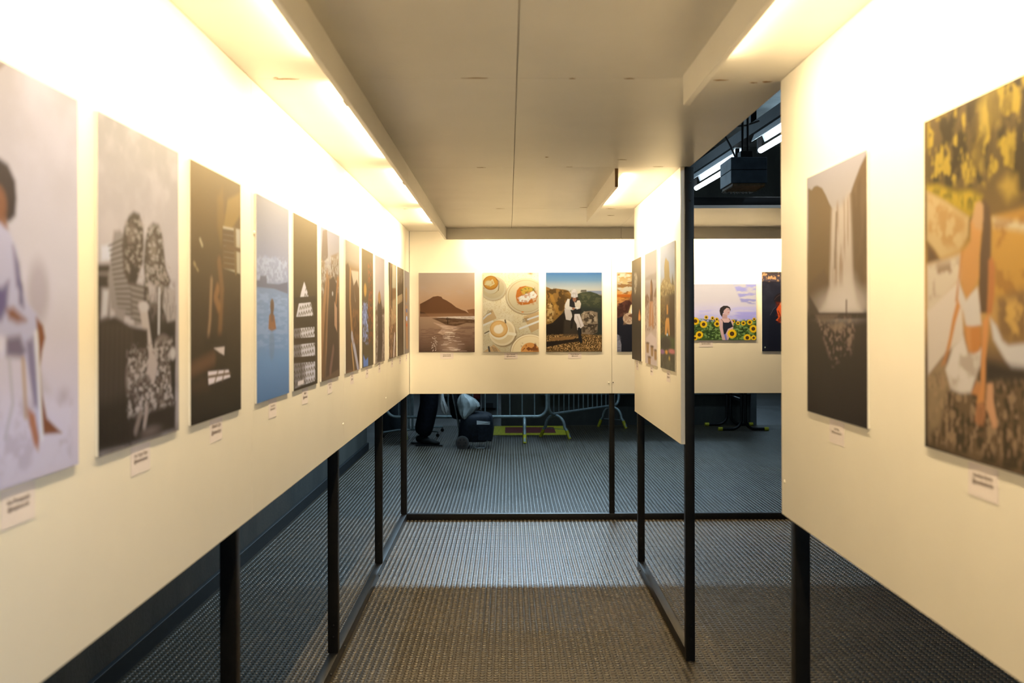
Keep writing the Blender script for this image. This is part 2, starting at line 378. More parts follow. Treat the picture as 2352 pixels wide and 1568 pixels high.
# ------------------------------------------------------------------ photographs: printed ink on foam board, tones divided by lamp falloff
PLACE = {
 'p1': ['L', 1.183, 0.42, 1.863, 0.595],
 'p2': ['L', 1.681, 0.42, 1.863, 0.595],
 'p3': ['L', 2.18, 0.42, 1.863, 0.595],
 'p4': ['L', 2.767, 0.42, 1.863, 0.595],
 'p5': ['L', 3.256, 0.42, 1.863, 0.595],
 'p6': ['L', 3.756, 0.42, 1.863, 0.595],
 'p7': ['L', 4.339, 0.42, 1.863, 0.595],
 'p8': ['L', 4.846, 0.42, 1.863, 0.595],
 'p9': ['L', 5.352, 0.42, 1.863, 0.595],
 'p10': ['L', 5.99, 0.42, 1.863, 0.595],
 'p11': ['L', 6.48, 0.42, 1.863, 0.595],
 'p12': ['L', 6.925, 0.42, 1.863, 0.595],
 'b1': ['B', -0.674, 0.42, 1.863, 0.595],
 'b2': ['B', -0.192, 0.42, 1.863, 0.595],
 'b3': ['B', 0.282, 0.42, 1.863, 0.595],
 'b4': ['B', 0.814, 0.42, 1.863, 0.595],
 'b5': ['B', 1.266, 0.595, 1.7725, 0.42],
 'b6': ['B', 1.903, 0.42, 1.863, 0.595],
 'd1': ['R', 5.562, 0.42, 1.863, 0.595],
 'd2': ['R', 4.985, 0.42, 1.863, 0.595],
 'd3': ['R', 4.44, 0.42, 1.863, 0.595],
 'r1': ['R', 2.088, 0.42, 1.863, 0.595],
 'r2': ['R', 1.38, 0.42, 1.863, 0.595],
}
INK_FALLOFF = {  # tones divided by lamp falloff, darkening tops; dark prints carry painted haze on top
 'p1': [
  ['F', [0.413, 0.454, 0.798]],
  ['G', [[0, [0.208, 0.22, 0.329]], [0.5, [0.443, 0.49, 0.816]], [0.8, [0.473, 0.485, 0.78]], [1, [0.482, 0.487, 0.774]]]],
  ['P', [[0.195, 0.058], [0.437, 0.004], [0.376, 0.035], [0.195, 0.096]], [0.074, 0.042, 0.02], 0.02, 1],
  ['N', None, 4.5, 7.5, [0.385, 0.43, 0.728], 0.5, 0.51, 0.4, 3],
  ['E', [0.673, 0.534], 0.0804, 0.0788, [0.297, 0.306, 0.523], 0.05, 0.8, 0],
  ['P', [[0.664, 0.715], [0.891, 0.872], [0.819, 0.867], [0.698, 0.793]], [0.379, 0.394, 0.628], 0.04, 0.8],
  ['P', [[0.199, 0.739], [0.585, 0.792], [0.928, 0.805], [0.948, 0.985], [0.201, 0.98]], [0.458, 0.484, 0.804], 0.04, 1],
  ['N', [[0.199, 0.767], [0.966, 0.812], [0.948, 0.985], [0.201, 0.98]], 10.5, 21, [0.341, 0.344, 0.592], 0.55, 0.17, 0.7, 5],
  ['P', [[0.276, 0.259], [0.339, 0.232], [0.405, 0.23], [0.461, 0.238], [0.509, 0.272], [0.518, 0.313], [0.509, 0.355], [0.474, 0.371], [0.324, 0.391], [0.251, 0.385], [0.231, 0.329]], [0.022, 0.019, 0.035], 0.02, 1],
  ['E', [0.389, 0.336], 0.0619, 0.0442, [0.149, 0.073, 0.059], 0.03, 1, 0],
  ['P', [[0.406, 0.368], [0.445, 0.362], [0.463, 0.395], [0.406, 0.404]], [0.173, 0.094, 0.083], 0.02, 1],
  ['P', [[0.139, 0.671], [0.15, 0.523], [0.197, 0.446], [0.259, 0.404], [0.406, 0.379], [0.468, 0.395], [0.516, 0.433], [0.546, 0.511], [0.59, 0.563], [0.66, 0.589], [0.7, 0.638], [0.674, 0.682], [0.661, 0.747], [0.688, 0.792], [0.702, 0.903], [0.669, 0.912], [0.636, 0.79], [0.585, 0.712], [0.524, 0.679], [0.43, 0.689], [0.248, 0.688]], [0.343, 0.39, 0.769], 0.02, 1],
  ['P', [[0.222, 0.521], [0.418, 0.53], [0.463, 0.513], [0.452, 0.575], [0.413, 0.606], [0.248, 0.616]], [0.09, 0.087, 0.29], 0.03, 1],
  ['P', [[0.492, 0.429], [0.534, 0.469], [0.553, 0.532], [0.516, 0.522]], [0.101, 0.103, 0.31], 0.03, 1],
  ['P', [[0.534, 0.511], [0.553, 0.521], [0.565, 0.574], [0.535, 0.564]], [0.068, 0.067, 0.226], 0.03, 1],
  ['P', [[0.441, 0.647], [0.538, 0.643], [0.578, 0.68], [0.554, 0.696], [0.447, 0.69]], [0.123, 0.116, 0.247], 0.03, 1],
  ['P', [[0.584, 0.659], [0.632, 0.649], [0.655, 0.736], [0.669, 0.824], [0.636, 0.817], [0.604, 0.734]], [0.149, 0.149, 0.34], 0.03, 1],
  ['P', [[0.139, 0.671], [0.43, 0.689], [0.441, 0.647], [0.198, 0.621]], [0.505, 0.547, 0.899], 0.03, 1],
  ['P', [[0.447, 0.58], [0.493, 0.575], [0.584, 0.606], [0.523, 0.611], [0.464, 0.601]], [0.165, 0.077, 0.062], 0.03, 1],
  ['P', [[0.654, 0.597], [0.707, 0.619], [0.724, 0.65], [0.7, 0.683], [0.684, 0.726], [0.701, 0.793], [0.735, 0.856], [0.855, 0.903], [0.709, 0.895], [0.695, 0.859], [0.681, 0.792], [0.668, 0.715], [0.674, 0.671]], [0.159, 0.066, 0.042], 0.015, 1],
  ['P', [[0.586, 0.819], [0.643, 0.839], [0.676, 0.901], [0.669, 0.933], [0.637, 0.914], [0.605, 0.863]], [0.289, 0.139, 0.109], 0.02, 1],
  ['L', [[0.654, 0.638], [0.674, 0.748], [0.695, 0.903]], 0.0098, [0.579, 0.654, 0.9], 0.02, 1],
  ['L', [[0.465, 0.698], [0.489, 0.803], [0.437, 0.882]], 0.0073, [0.31, 0.341, 0.57], 0.02, 1],
  ['L', [[0.56, 0.701], [0.58, 0.84]], 0.0108, [0.327, 0.257, 0.249], 0.02, 1],
  ['E', [0.872, 0.807], 0.037, 0.0162, [0.274, 0.263, 0.438], 0.05, 0.7, 0],
 ],
 'p2': [
  ['F', [0.412, 0.447, 0.63]],
  ['G', [[0, [0.18, 0.195, 0.272]], [0.35, [0.311, 0.323, 0.471]], [0.6, [0.31, 0.322, 0.478]], [1, [0.163, 0.157, 0.196]]]],
  ['N', None, 7.5, 12, [0.35, 0.365, 0.528], 0.52, 0.34, 0.45, 2],
  ['P', [[-0.012, 0.442], [0.121, 0.436], [0.122, 0.61], [-0.01, 0.623]], [0.102, 0.098, 0.128], 0.02, 1],
  ['L', [[-0.012, 0.457], [0.121, 0.451]], 0.0108, [0.022, 0.02, 0.024], 0.01, 1],
  ['L', [[-0.011, 0.492], [0.121, 0.49]], 0.0216, [0.025, 0.022, 0.028], 0.01, 1],
  ['P', [[0.035, 0.389], [0.139, 0.378], [0.139, 0.425], [0.036, 0.432]], [0.389, 0.45, 0.714], 0.02, 1],
  ['L', [[0.015, 0.503], [0.007, 0.617]], 0.0087, [0.018, 0.016, 0.021], 0.01, 1],
  ['P', [[0.05, 0.515], [0.113, 0.514], [0.095, 0.591], [0.033, 0.598]], [0.344, 0.372, 0.55], 0.02, 1],
  ['P', [[0.166, 0.337], [0.233, 0.33], [0.302, 0.347], [0.302, 0.428], [0.415, 0.479], [0.512, 0.532], [0.513, 0.61], [0.354, 0.597], [0.136, 0.572], [0.103, 0.488]], [0.171, 0.173, 0.234], 0.02, 1],
  ['L', [[0.111, 0.385], [0.262, 0.356]], 0.0046, [0.046, 0.042, 0.053], 0.008, 0.85],
  ['L', [[0.119, 0.398], [0.274, 0.372]], 0.0046, [0.047, 0.043, 0.054], 0.008, 0.85],
  ['L', [[0.126, 0.412], [0.286, 0.388]], 0.0046, [0.048, 0.044, 0.056], 0.008, 0.85],
  ['L', [[0.134, 0.426], [0.298, 0.405]], 0.0046, [0.049, 0.045, 0.057], 0.008, 0.85],
  ['L', [[0.141, 0.44], [0.31, 0.421]], 0.0046, [0.05, 0.046, 0.058], 0.008, 0.85],
  ['L', [[0.149, 0.454], [0.322, 0.437]], 0.0046, [0.052, 0.047, 0.06], 0.008, 0.85],
  ['L', [[0.156, 0.468], [0.335, 0.454]], 0.0047, [0.053, 0.048, 0.061], 0.008, 0.85],
  ['L', [[0.164, 0.482], [0.347, 0.47]], 0.0047, [0.054, 0.049, 0.063], 0.008, 0.85],
  ['L', [[0.171, 0.497], [0.359, 0.487]], 0.0047, [0.055, 0.051, 0.064], 0.008, 0.85],
  ['L', [[0.179, 0.511], [0.372, 0.504]], 0.0047, [0.056, 0.052, 0.066], 0.008, 0.85],
  ['L', [[0.187, 0.525], [0.384, 0.521]], 0.0047, [0.058, 0.053, 0.067], 0.008, 0.85],
  ['L', [[0.194, 0.539], [0.397, 0.538]], 0.0047, [0.059, 0.054, 0.069], 0.008, 0.85],
  ['L', [[0.202, 0.554], [0.41, 0.555]], 0.0048, [0.06, 0.055, 0.07], 0.008, 0.85],
  ['L', [[0.21, 0.568], [0.422, 0.572]], 0.0048, [0.062, 0.057, 0.072], 0.008, 0.85],
  ['L', [[0.218, 0.583], [0.435, 0.589]], 0.0048, [0.063, 0.058, 0.074], 0.008, 0.85],
  ['P', [[0.353, 0.481], [0.512, 0.49], [0.535, 0.617], [0.396, 0.624]], [0.162, 0.16, 0.21], 0.02, 1],
  ['L', [[0.353, 0.491], [0.523, 0.498]], 0.0051, [0.046, 0.043, 0.053], 0.008, 0.8],
  ['L', [[0.353, 0.509], [0.523, 0.517]], 0.0051, [0.047, 0.044, 0.054], 0.008, 0.8],
  ['L', [[0.354, 0.527], [0.523, 0.535]], 0.0051, [0.048, 0.045, 0.056], 0.008, 0.8],
  ['L', [[0.354, 0.545], [0.524, 0.553]], 0.0051, [0.05, 0.047, 0.057], 0.008, 0.8],
  ['L', [[0.354, 0.562], [0.524, 0.572]], 0.0051, [0.051, 0.048, 0.059], 0.008, 0.8],
  ['L', [[0.354, 0.58], [0.524, 0.59]], 0.0051, [0.052, 0.049, 0.061], 0.008, 0.8],
  ['L', [[0.354, 0.598], [0.524, 0.609]], 0.0051, [0.054, 0.05, 0.062], 0.008, 0.8],
  ['P', [[0.331, 0.28], [0.392, 0.26], [0.466, 0.264], [0.51, 0.306], [0.516, 0.362], [0.489, 0.42], [0.436, 0.478], [0.333, 0.495], [0.273, 0.456], [0.257, 0.377], [0.277, 0.322]], [0.039, 0.035, 0.04], 0.02, 1],
  ['E', [0.367, 0.343], 0.0467, 0.0384, [0.124, 0.111, 0.133], 0.04, 0.8, 0],
  ['P', [[0.292, 0.375], [0.51, 0.334], [0.5, 0.42], [0.384, 0.48], [0.292, 0.428]], [0.04, 0.034, 0.04], 0.02, 1],
  ['N', [[0.281, 0.281], [0.521, 0.263], [0.512, 0.476], [0.283, 0.483]], 39, 90, [0.239, 0.235, 0.291], 0.6, 0.085, 0.8, 7],
  ['P', [[0.353, 0.426], [0.447, 0.436], [0.415, 0.492], [0.333, 0.481]], [0.021, 0.018, 0.025], 0.02, 1],
  ['P', [[0.512, 0.476], [0.596, 0.502], [0.854, 0.488], [0.958, 0.555], [0.947, 0.757], [0.627, 0.763], [0.513, 0.646]], [0.016, 0.014, 0.02], 0.02, 1],
  ['P', [[0.566, 0.302], [0.634, 0.279], [0.716, 0.28], [0.765, 0.318], [0.803, 0.407], [0.841, 0.481], [0.755, 0.558], [0.637, 0.568], [0.534, 0.503], [0.511, 0.419], [0.533, 0.347]], [0.047, 0.042, 0.049], 0.02, 1],
  ['E', [0.635, 0.37], 0.0467, 0.0436, [0.15, 0.138, 0.165], 0.04, 0.8, 0],
  ['N', [[0.51, 0.289], [0.777, 0.27], [0.829, 0.542], [0.523, 0.546]], 39, 90, [0.265, 0.27, 0.349], 0.6, 0.085, 0.8, 8],
  ['P', [[0.778, 0.408], [0.879, 0.465], [0.755, 0.558], [0.625, 0.559]], [0.046, 0.041, 0.05], 0.02, 1],
  ['N', [[0.533, 0.418], [0.891, 0.403], [0.867, 0.557], [0.535, 0.56]], 42, 90, [0.25, 0.243, 0.304], 0.6, 0.085, 0.8, 9],
  ['P', [[0.567, 0.474], [0.683, 0.493], [0.695, 0.544], [0.591, 0.545]], [0.293, 0.298, 0.42], 0.02, 1],
  ['P', [[0.791, 0.49], [0.944, 0.494], [0.959, 0.602], [0.83, 0.61], [0.767, 0.558]], [0.262, 0.268, 0.37], 0.02, 1],
  ['N', [[0.567, 0.474], [0.957, 0.462], [0.959, 0.61], [0.569, 0.61]], 45, 30, [0.103, 0.096, 0.127], 0.56, 0.085, 0.6, 3],
  ['L', [[0.718, 0.499], [0.708, 0.647]], 0.012, [0.393, 0.431, 0.62], 0.01, 1],
  ['P', [[0.448, 0.547], [0.546, 0.546], [0.603, 0.661], [0.674, 0.779], [0.604, 0.794], [0.536, 0.703]], [0.327, 0.325, 0.436], 0.015, 1],
  ['E', [0.513, 0.561], 0.0667, 0.017, [0.347, 0.362, 0.519], 0.012, 1, 0],
  ['P', [[0.168, 0.565], [0.294, 0.571], [0.265, 0.637], [0.188, 0.624]], [0.183, 0.183, 0.253], 0.02, 1],
  ['P', [[-0.036, 0.614], [0.169, 0.593], [0.355, 0.624], [0.558, 0.635], [0.57, 0.718], [0.45, 0.841], [0.338, 0.99], [-0.05, 0.981]], [0.024, 0.02, 0.024], 0.02, 1],
  ['L', [[0.051, 0.63], [0.01, 0.957]], 0.0111, [0.048, 0.041, 0.046], 0.03, 0.55],
  ['L', [[0.1, 0.63], [0.062, 0.961]], 0.0114, [0.048, 0.041, 0.046], 0.03, 0.55],
  ['L', [[0.15, 0.63], [0.117, 0.966]], 0.0117, [0.048, 0.042, 0.046], 0.03, 0.55],
  ['L', [[0.202, 0.63], [0.172, 0.971]], 0.0119, [0.048, 0.042, 0.047], 0.03, 0.55],
  ['L', [[0.255, 0.63], [0.229, 0.975]], 0.0123, [0.049, 0.042, 0.047], 0.03, 0.55],
  ['L', [[0.309, 0.631], [0.288, 0.98]], 0.0126, [0.049, 0.042, 0.047], 0.03, 0.55],
  ['L', [[0.365, 0.631], [0.348, 0.986]], 0.0129, [0.049, 0.042, 0.047], 0.03, 0.55],
  ['P', [[-0.051, 0.852], [0.346, 0.835], [0.338, 0.993], [-0.05, 0.984]], [0.01, 0.009, 0.01], 0.06, 0.8],
  ['E', [0.471, 0.788], 0.1791, 0.0899, [0.12, 0.109, 0.136], 0.02, 1, 0],
  ['E', [0.769, 0.719], 0.1386, 0.0674, [0.111, 0.102, 0.132], 0.02, 1, 0],
  ['P', [[0.56, 0.846], [0.806, 0.753], [0.921, 0.757], [0.884, 0.909], [0.629, 0.923], [0.516, 0.887]], [0.126, 0.114, 0.139], 0.02, 1],
  ['N', [[0.305, 0.685], [0.946, 0.664], [0.949, 0.944], [0.307, 0.915]], 45, 90, [0.032, 0.027, 0.033], 0.5, 0.068, 0.9, 4],
  ['N', [[0.305, 0.685], [0.946, 0.664], [0.949, 0.944], [0.307, 0.915]], 39, 82.5, [0.363, 0.371, 0.482], 0.62, 0.068, 0.7, 14],
  ['P', [[0.592, 0.689], [0.697, 0.75], [0.639, 0.821], [0.548, 0.774]], [0.31, 0.297, 0.386], 0.02, 1],
  ['P', [[0.856, 0.709], [0.953, 0.711], [0.942, 0.905], [0.896, 0.864]], [0.013, 0.011, 0.014], 0.02, 1],
  ['P', [[0.337, 0.91], [0.949, 0.897], [0.943, 0.993], [0.338, 0.993]], [0.018, 0.015, 0.018], 0.03, 1],
  ['L', [[0.409, 0.956], [0.472, 0.905]], 0.0211, [0.159, 0.144, 0.176], 0.02, 1],
  ['L', [[0.516, 0.95], [0.549, 0.896]], 0.0194, [0.256, 0.241, 0.303], 0.02, 1],
  ['E', [0.6, 0.971], 0.1049, 0.0145, [0.101, 0.089, 0.112], 0.03, 1, 0],
  ['E', [0.908, 0.722], 0.0458, 0.0216, [0.354, 0.369, 0.503], 0.02, 1, 0],
 ],
 'p3': [
  ['F', [0.033, 0.025, 0.02]],
  ['G', [[0, [0.101, 0.074, 0.034]], [0.18, [0.088, 0.06, 0.027]], [0.35, [0.053, 0.036, 0.02]], [0.6, [0.034, 0.025, 0.02]], [1, [0.014, 0.013, 0.014]]]],  # brown towards the top is lamp haze painted into the ink
  ['P', [[0.493, 0.101], [0.599, 0.055], [0.655, 0.215], [0.566, 0.293], [0.495, 0.226]], [0.148, 0.097, 0.034], 0.05, 0.6],
  ['P', [[0.709, 0.091], [0.983, 0.038], [0.985, 0.138], [0.674, 0.26], [0.619, 0.218]], [0.172, 0.121, 0.043], 0.03, 1],
  ['P', [[0.61, 0.211], [0.985, 0.2], [0.988, 0.398], [0.63, 0.385]], [0.327, 0.325, 0.319], 0.012, 1],
  ['L', [[0.61, 0.233], [0.875, 0.225]], 0.0182, [0.069, 0.044, 0.024], 0.012, 1],
  ['L', [[0.61, 0.256], [0.875, 0.25]], 0.0182, [0.071, 0.045, 0.025], 0.012, 1],
  ['L', [[0.611, 0.28], [0.876, 0.274]], 0.0182, [0.074, 0.047, 0.026], 0.012, 1],
  ['L', [[0.611, 0.304], [0.876, 0.299]], 0.0182, [0.076, 0.049, 0.027], 0.012, 1],
  ['L', [[0.611, 0.327], [0.876, 0.324]], 0.0182, [0.079, 0.051, 0.028], 0.012, 1],
  ['L', [[0.611, 0.351], [0.877, 0.348]], 0.0182, [0.082, 0.053, 0.029], 0.012, 1],
  ['L', [[0.612, 0.375], [0.877, 0.373]], 0.0182, [0.085, 0.055, 0.03], 0.012, 1],
  ['L', [[0.865, 0.21], [0.887, 0.39]], 0.0248, [0.124, 0.089, 0.051], 0.01, 1],
  ['P', [[0.905, 0.206], [0.986, 0.204], [0.986, 0.27], [0.925, 0.27]], [0.322, 0.336, 0.383], 0.012, 1],
  ['L', [[0.675, 0.291], [0.987, 0.293]], 0.0139, [0.09, 0.058, 0.033], 0.01, 1],
  ['L', [[0.168, 0.292], [0.207, 0.313]], 0.0116, [0.307, 0.285, 0.235], 0.01, 1],
  ['L', [[0.063, 0.387], [0.085, 0.396]], 0.0112, [0.24, 0.193, 0.124], 0.01, 1],
  ['L', [[0.108, 0.405], [0.131, 0.414]], 0.0076, [0.246, 0.199, 0.127], 0.01, 1],
  ['L', [[0.531, 0.367], [0.586, 0.474], [0.527, 0.708]], 0.0402, [0.145, 0.081, 0.042], 0.03, 0.8],
  ['L', [[0.378, 0.444], [0.347, 0.601], [0.315, 0.67]], 0.021, [0.259, 0.181, 0.137], 0.03, 0.8],
  ['L', [[0.498, 0.476], [0.455, 0.512], [0.516, 0.547]], 0.0352, [0.207, 0.112, 0.06], 0.03, 0.8],
  ['P', [[0.219, 0.669], [0.679, 0.655], [0.68, 0.729], [0.251, 0.738]], [0.024, 0.018, 0.016], 0.04, 1],
  ['P', [[0.423, 0.717], [0.634, 0.715], [0.625, 0.75], [0.536, 0.737]], [0.478, 0.457, 0.578], 0.012, 1],
  ['P', [[0.308, 0.808], [0.719, 0.815], [0.757, 0.846], [0.317, 0.86]], [0.602, 0.592, 0.783], 0.012, 1],
  ['L', [[0.317, 0.829], [0.757, 0.831]], 0.0082, [0.123, 0.093, 0.083], 0.01, 1],
  ['L', [[0.502, 0.811], [0.433, 0.858]], 0.0087, [0.124, 0.093, 0.084], 0.01, 1],
  ['L', [[0.635, 0.814], [0.591, 0.854]], 0.0092, [0.124, 0.093, 0.084], 0.01, 1],
  ['L', [[0.023, 0.79], [0.415, 0.759]], 0.0371, [0.116, 0.064, 0.045], 0.05, 0.7],
  ['P', [[-0.034, 0.844], [0.252, 0.823], [0.333, 0.878], [0.024, 0.88]], [0.044, 0.029, 0.024], 0.05, 0.8],
 ],
 'p4': [
  ['F', [0.147, 0.224, 0.499]],
  ['G', [[0, [0.132, 0.149, 0.236]], [0.2, [0.164, 0.195, 0.349]], [0.36, [0.183, 0.23, 0.468]], [0.42, [0.133, 0.214, 0.484]], [0.6, [0.131, 0.242, 0.59]], [0.8, [0.1, 0.224, 0.577]], [1, [0.062, 0.155, 0.431]]]],
  ['P', [[-0.052, 0.357], [0.125, 0.308], [0.248, 0.281], [0.402, 0.291], [0.563, 0.274], [0.762, 0.306], [0.956, 0.341], [0.958, 0.412], [-0.051, 0.426]], [0.187, 0.248, 0.501], 0.015, 1],
  ['N', [[-0.052, 0.295], [0.955, 0.265], [0.957, 0.407], [-0.051, 0.426]], 24, 60, [0.272, 0.348, 0.642], 0.5, 0.102, 0.9, 3],
  ['P', [[-0.051, 0.414], [0.09, 0.412], [0.102, 0.389], [0.275, 0.385], [0.288, 0.421], [0.649, 0.416], [0.957, 0.395], [0.958, 0.459], [0.511, 0.442], [-0.05, 0.445]], [0.088, 0.112, 0.242], 0.01, 1],
  ['N', [[-0.05, 0.455], [0.958, 0.466], [0.963, 0.762], [-0.046, 0.742]], 7.5, 90, [0.218, 0.337, 0.742], 0.52, 0.17, 0.5, 4],
  ['P', [[0.354, 0.58], [0.433, 0.558], [0.513, 0.58], [0.569, 0.647], [0.434, 0.659], [0.33, 0.646]], [0.181, 0.095, 0.067], 0.012, 1],
  ['E', [0.446, 0.531], 0.0604, 0.0375, [0.125, 0.095, 0.1], 0.012, 1, 0],
  ['P', [[0.392, 0.51], [0.485, 0.509], [0.487, 0.609], [0.407, 0.609]], [0.083, 0.058, 0.058], 0.02, 0.8],
  ['E', [0.435, 0.73], 0.0805, 0.0749, [0.1, 0.174, 0.403], 0.04, 0.6, 0],
 ],
 'p5': [
  ['F', [0.032, 0.025, 0.019]],
  ['G', [[0, [0.081, 0.066, 0.039]], [0.25, [0.063, 0.048, 0.027]], [0.5, [0.034, 0.026, 0.018]], [1, [0.026, 0.022, 0.02]]]],  # paler brown top has the lamp haze painted in
  ['P', [[0.423, 0.375], [0.552, 0.433], [0.704, 0.499], [0.843, 0.594], [0.886, 0.784], [0.89, 0.979], [0.452, 0.981], [0.04, 0.987], [0.004, 0.766], [0.018, 0.645], [0.165, 0.536], [0.3, 0.439]], [0.446, 0.48, 0.693], 0.006, 1],
  ['L', [[0.478, 0.427], [0.515, 0.408], [0.552, 0.426]], 0.0073, [0.027, 0.021, 0.018], 0.004, 1],
  ['L', [[0.428, 0.464], [0.464, 0.445], [0.501, 0.463]], 0.0072, [0.029, 0.022, 0.019], 0.004, 1],
  ['L', [[0.53, 0.458], [0.567, 0.44], [0.605, 0.457]], 0.0074, [0.028, 0.022, 0.019], 0.004, 1],
  ['L', [[0.379, 0.5], [0.414, 0.482], [0.451, 0.499]], 0.0071, [0.03, 0.024, 0.02], 0.004, 1],
  ['L', [[0.48, 0.495], [0.516, 0.477], [0.553, 0.494]], 0.0073, [0.03, 0.024, 0.02], 0.004, 1],
  ['L', [[0.583, 0.49], [0.62, 0.471], [0.658, 0.489]], 0.0075, [0.03, 0.023, 0.02], 0.004, 1],
  ['L', [[0.233, 0.541], [0.267, 0.523], [0.302, 0.54]], 0.0069, [0.032, 0.025, 0.022], 0.004, 1],
  ['L', [[0.33, 0.536], [0.365, 0.518], [0.401, 0.536]], 0.007, [0.032, 0.025, 0.021], 0.004, 1],
  ['L', [[0.429, 0.532], [0.465, 0.513], [0.502, 0.531]], 0.0072, [0.032, 0.025, 0.021], 0.004, 1],
  ['L', [[0.531, 0.527], [0.568, 0.508], [0.606, 0.526]], 0.0074, [0.032, 0.025, 0.021], 0.004, 1],
  ['L', [[0.636, 0.522], [0.674, 0.503], [0.712, 0.521]], 0.0076, [0.031, 0.025, 0.021], 0.004, 1],
  ['L', [[0.743, 0.517], [0.782, 0.498], [0.822, 0.517]], 0.0078, [0.031, 0.024, 0.021], 0.004, 1],
  ['L', [[0.186, 0.576], [0.219, 0.558], [0.254, 0.575]], 0.0068, [0.034, 0.027, 0.023], 0.004, 1],
  ['L', [[0.282, 0.572], [0.316, 0.554], [0.352, 0.571]], 0.007, [0.034, 0.027, 0.023], 0.004, 1],
  ['L', [[0.38, 0.568], [0.415, 0.55], [0.452, 0.567]], 0.0071, [0.034, 0.027, 0.023], 0.004, 1],
  ['L', [[0.481, 0.564], [0.517, 0.545], [0.554, 0.563]], 0.0073, [0.034, 0.026, 0.022], 0.004, 1],
  ['L', [[0.584, 0.559], [0.621, 0.541], [0.659, 0.559]], 0.0075, [0.033, 0.026, 0.022], 0.004, 1],
  ['L', [[0.69, 0.555], [0.728, 0.536], [0.767, 0.554]], 0.0077, [0.033, 0.026, 0.022], 0.004, 1],
  ['L', [[0.799, 0.55], [0.838, 0.531], [0.878, 0.55]], 0.0079, [0.033, 0.026, 0.022], 0.004, 1],
  ['L', [[0.139, 0.61], [0.173, 0.593], [0.207, 0.61]], 0.0067, [0.036, 0.029, 0.024], 0.004, 1],
  ['L', [[0.234, 0.607], [0.268, 0.589], [0.303, 0.607]], 0.0069, [0.036, 0.028, 0.024], 0.004, 1],
  ['L', [[0.331, 0.603], [0.366, 0.585], [0.402, 0.603]], 0.007, [0.036, 0.028, 0.024], 0.004, 1],
  ['L', [[0.431, 0.599], [0.467, 0.581], [0.503, 0.599]], 0.0072, [0.036, 0.028, 0.024], 0.004, 1],
  ['L', [[0.533, 0.596], [0.569, 0.577], [0.607, 0.596]], 0.0074, [0.035, 0.028, 0.024], 0.004, 1],
  ['L', [[0.637, 0.592], [0.675, 0.573], [0.714, 0.592]], 0.0076, [0.035, 0.028, 0.023], 0.004, 1],
  ['L', [[0.745, 0.588], [0.783, 0.569], [0.823, 0.588]], 0.0078, [0.035, 0.028, 0.023], 0.004, 1],
  ['L', [[0.093, 0.645], [0.126, 0.627], [0.16, 0.645]], 0.0066, [0.038, 0.03, 0.025], 0.004, 1],
  ['L', [[0.187, 0.641], [0.221, 0.624], [0.255, 0.642]], 0.0068, [0.038, 0.03, 0.025], 0.004, 1],
  ['L', [[0.283, 0.638], [0.317, 0.621], [0.353, 0.639]], 0.007, [0.038, 0.03, 0.025], 0.004, 1],
  ['L', [[0.381, 0.635], [0.417, 0.617], [0.453, 0.635]], 0.0071, [0.037, 0.029, 0.025], 0.004, 1],
  ['L', [[0.482, 0.632], [0.518, 0.614], [0.556, 0.632]], 0.0073, [0.037, 0.029, 0.025], 0.004, 1],
  ['L', [[0.585, 0.628], [0.622, 0.61], [0.661, 0.628]], 0.0075, [0.037, 0.029, 0.024], 0.004, 1],
  ['L', [[0.691, 0.625], [0.729, 0.606], [0.769, 0.625]], 0.0077, [0.037, 0.029, 0.024], 0.004, 1],
  ['L', [[0.8, 0.621], [0.839, 0.602], [0.879, 0.621]], 0.0079, [0.037, 0.029, 0.024], 0.004, 1],
  ['L', [[0.048, 0.678], [0.08, 0.661], [0.114, 0.679]], 0.0066, [0.04, 0.031, 0.026], 0.004, 1],
  ['L', [[0.14, 0.676], [0.174, 0.659], [0.208, 0.676]], 0.0067, [0.039, 0.031, 0.026], 0.004, 1],
  ['L', [[0.235, 0.673], [0.269, 0.656], [0.304, 0.674]], 0.0069, [0.039, 0.031, 0.026], 0.004, 1],
  ['L', [[0.332, 0.67], [0.367, 0.653], [0.403, 0.671]], 0.007, [0.039, 0.031, 0.025], 0.004, 1],
  ['L', [[0.432, 0.667], [0.468, 0.649], [0.505, 0.668]], 0.0072, [0.039, 0.031, 0.025], 0.004, 1],
  ['L', [[0.534, 0.664], [0.571, 0.646], [0.608, 0.665]], 0.0074, [0.039, 0.03, 0.025], 0.004, 1],
  ['L', [[0.639, 0.661], [0.676, 0.643], [0.715, 0.662]], 0.0076, [0.039, 0.03, 0.025], 0.004, 1],
  ['L', [[0.746, 0.658], [0.784, 0.64], [0.824, 0.659]], 0.0078, [0.039, 0.03, 0.025], 0.004, 1],
  ['L', [[0.003, 0.712], [0.035, 0.695], [0.068, 0.713]], 0.0065, [0.041, 0.032, 0.026], 0.004, 1],
  ['L', [[0.094, 0.71], [0.127, 0.693], [0.161, 0.71]], 0.0066, [0.041, 0.032, 0.026], 0.004, 1],
  ['L', [[0.188, 0.707], [0.222, 0.69], [0.256, 0.708]], 0.0068, [0.041, 0.032, 0.026], 0.004, 1],
  ['L', [[0.284, 0.705], [0.319, 0.688], [0.354, 0.706]], 0.007, [0.041, 0.032, 0.026], 0.004, 1],
  ['L', [[0.382, 0.702], [0.418, 0.685], [0.454, 0.703]], 0.0071, [0.041, 0.032, 0.026], 0.004, 1],
  ['L', [[0.483, 0.7], [0.519, 0.682], [0.557, 0.701]], 0.0073, [0.041, 0.032, 0.026], 0.004, 1],
  ['L', [[0.587, 0.697], [0.624, 0.679], [0.662, 0.698]], 0.0075, [0.041, 0.032, 0.026], 0.004, 1],
  ['L', [[0.692, 0.695], [0.731, 0.676], [0.77, 0.695]], 0.0077, [0.04, 0.032, 0.026], 0.004, 1],
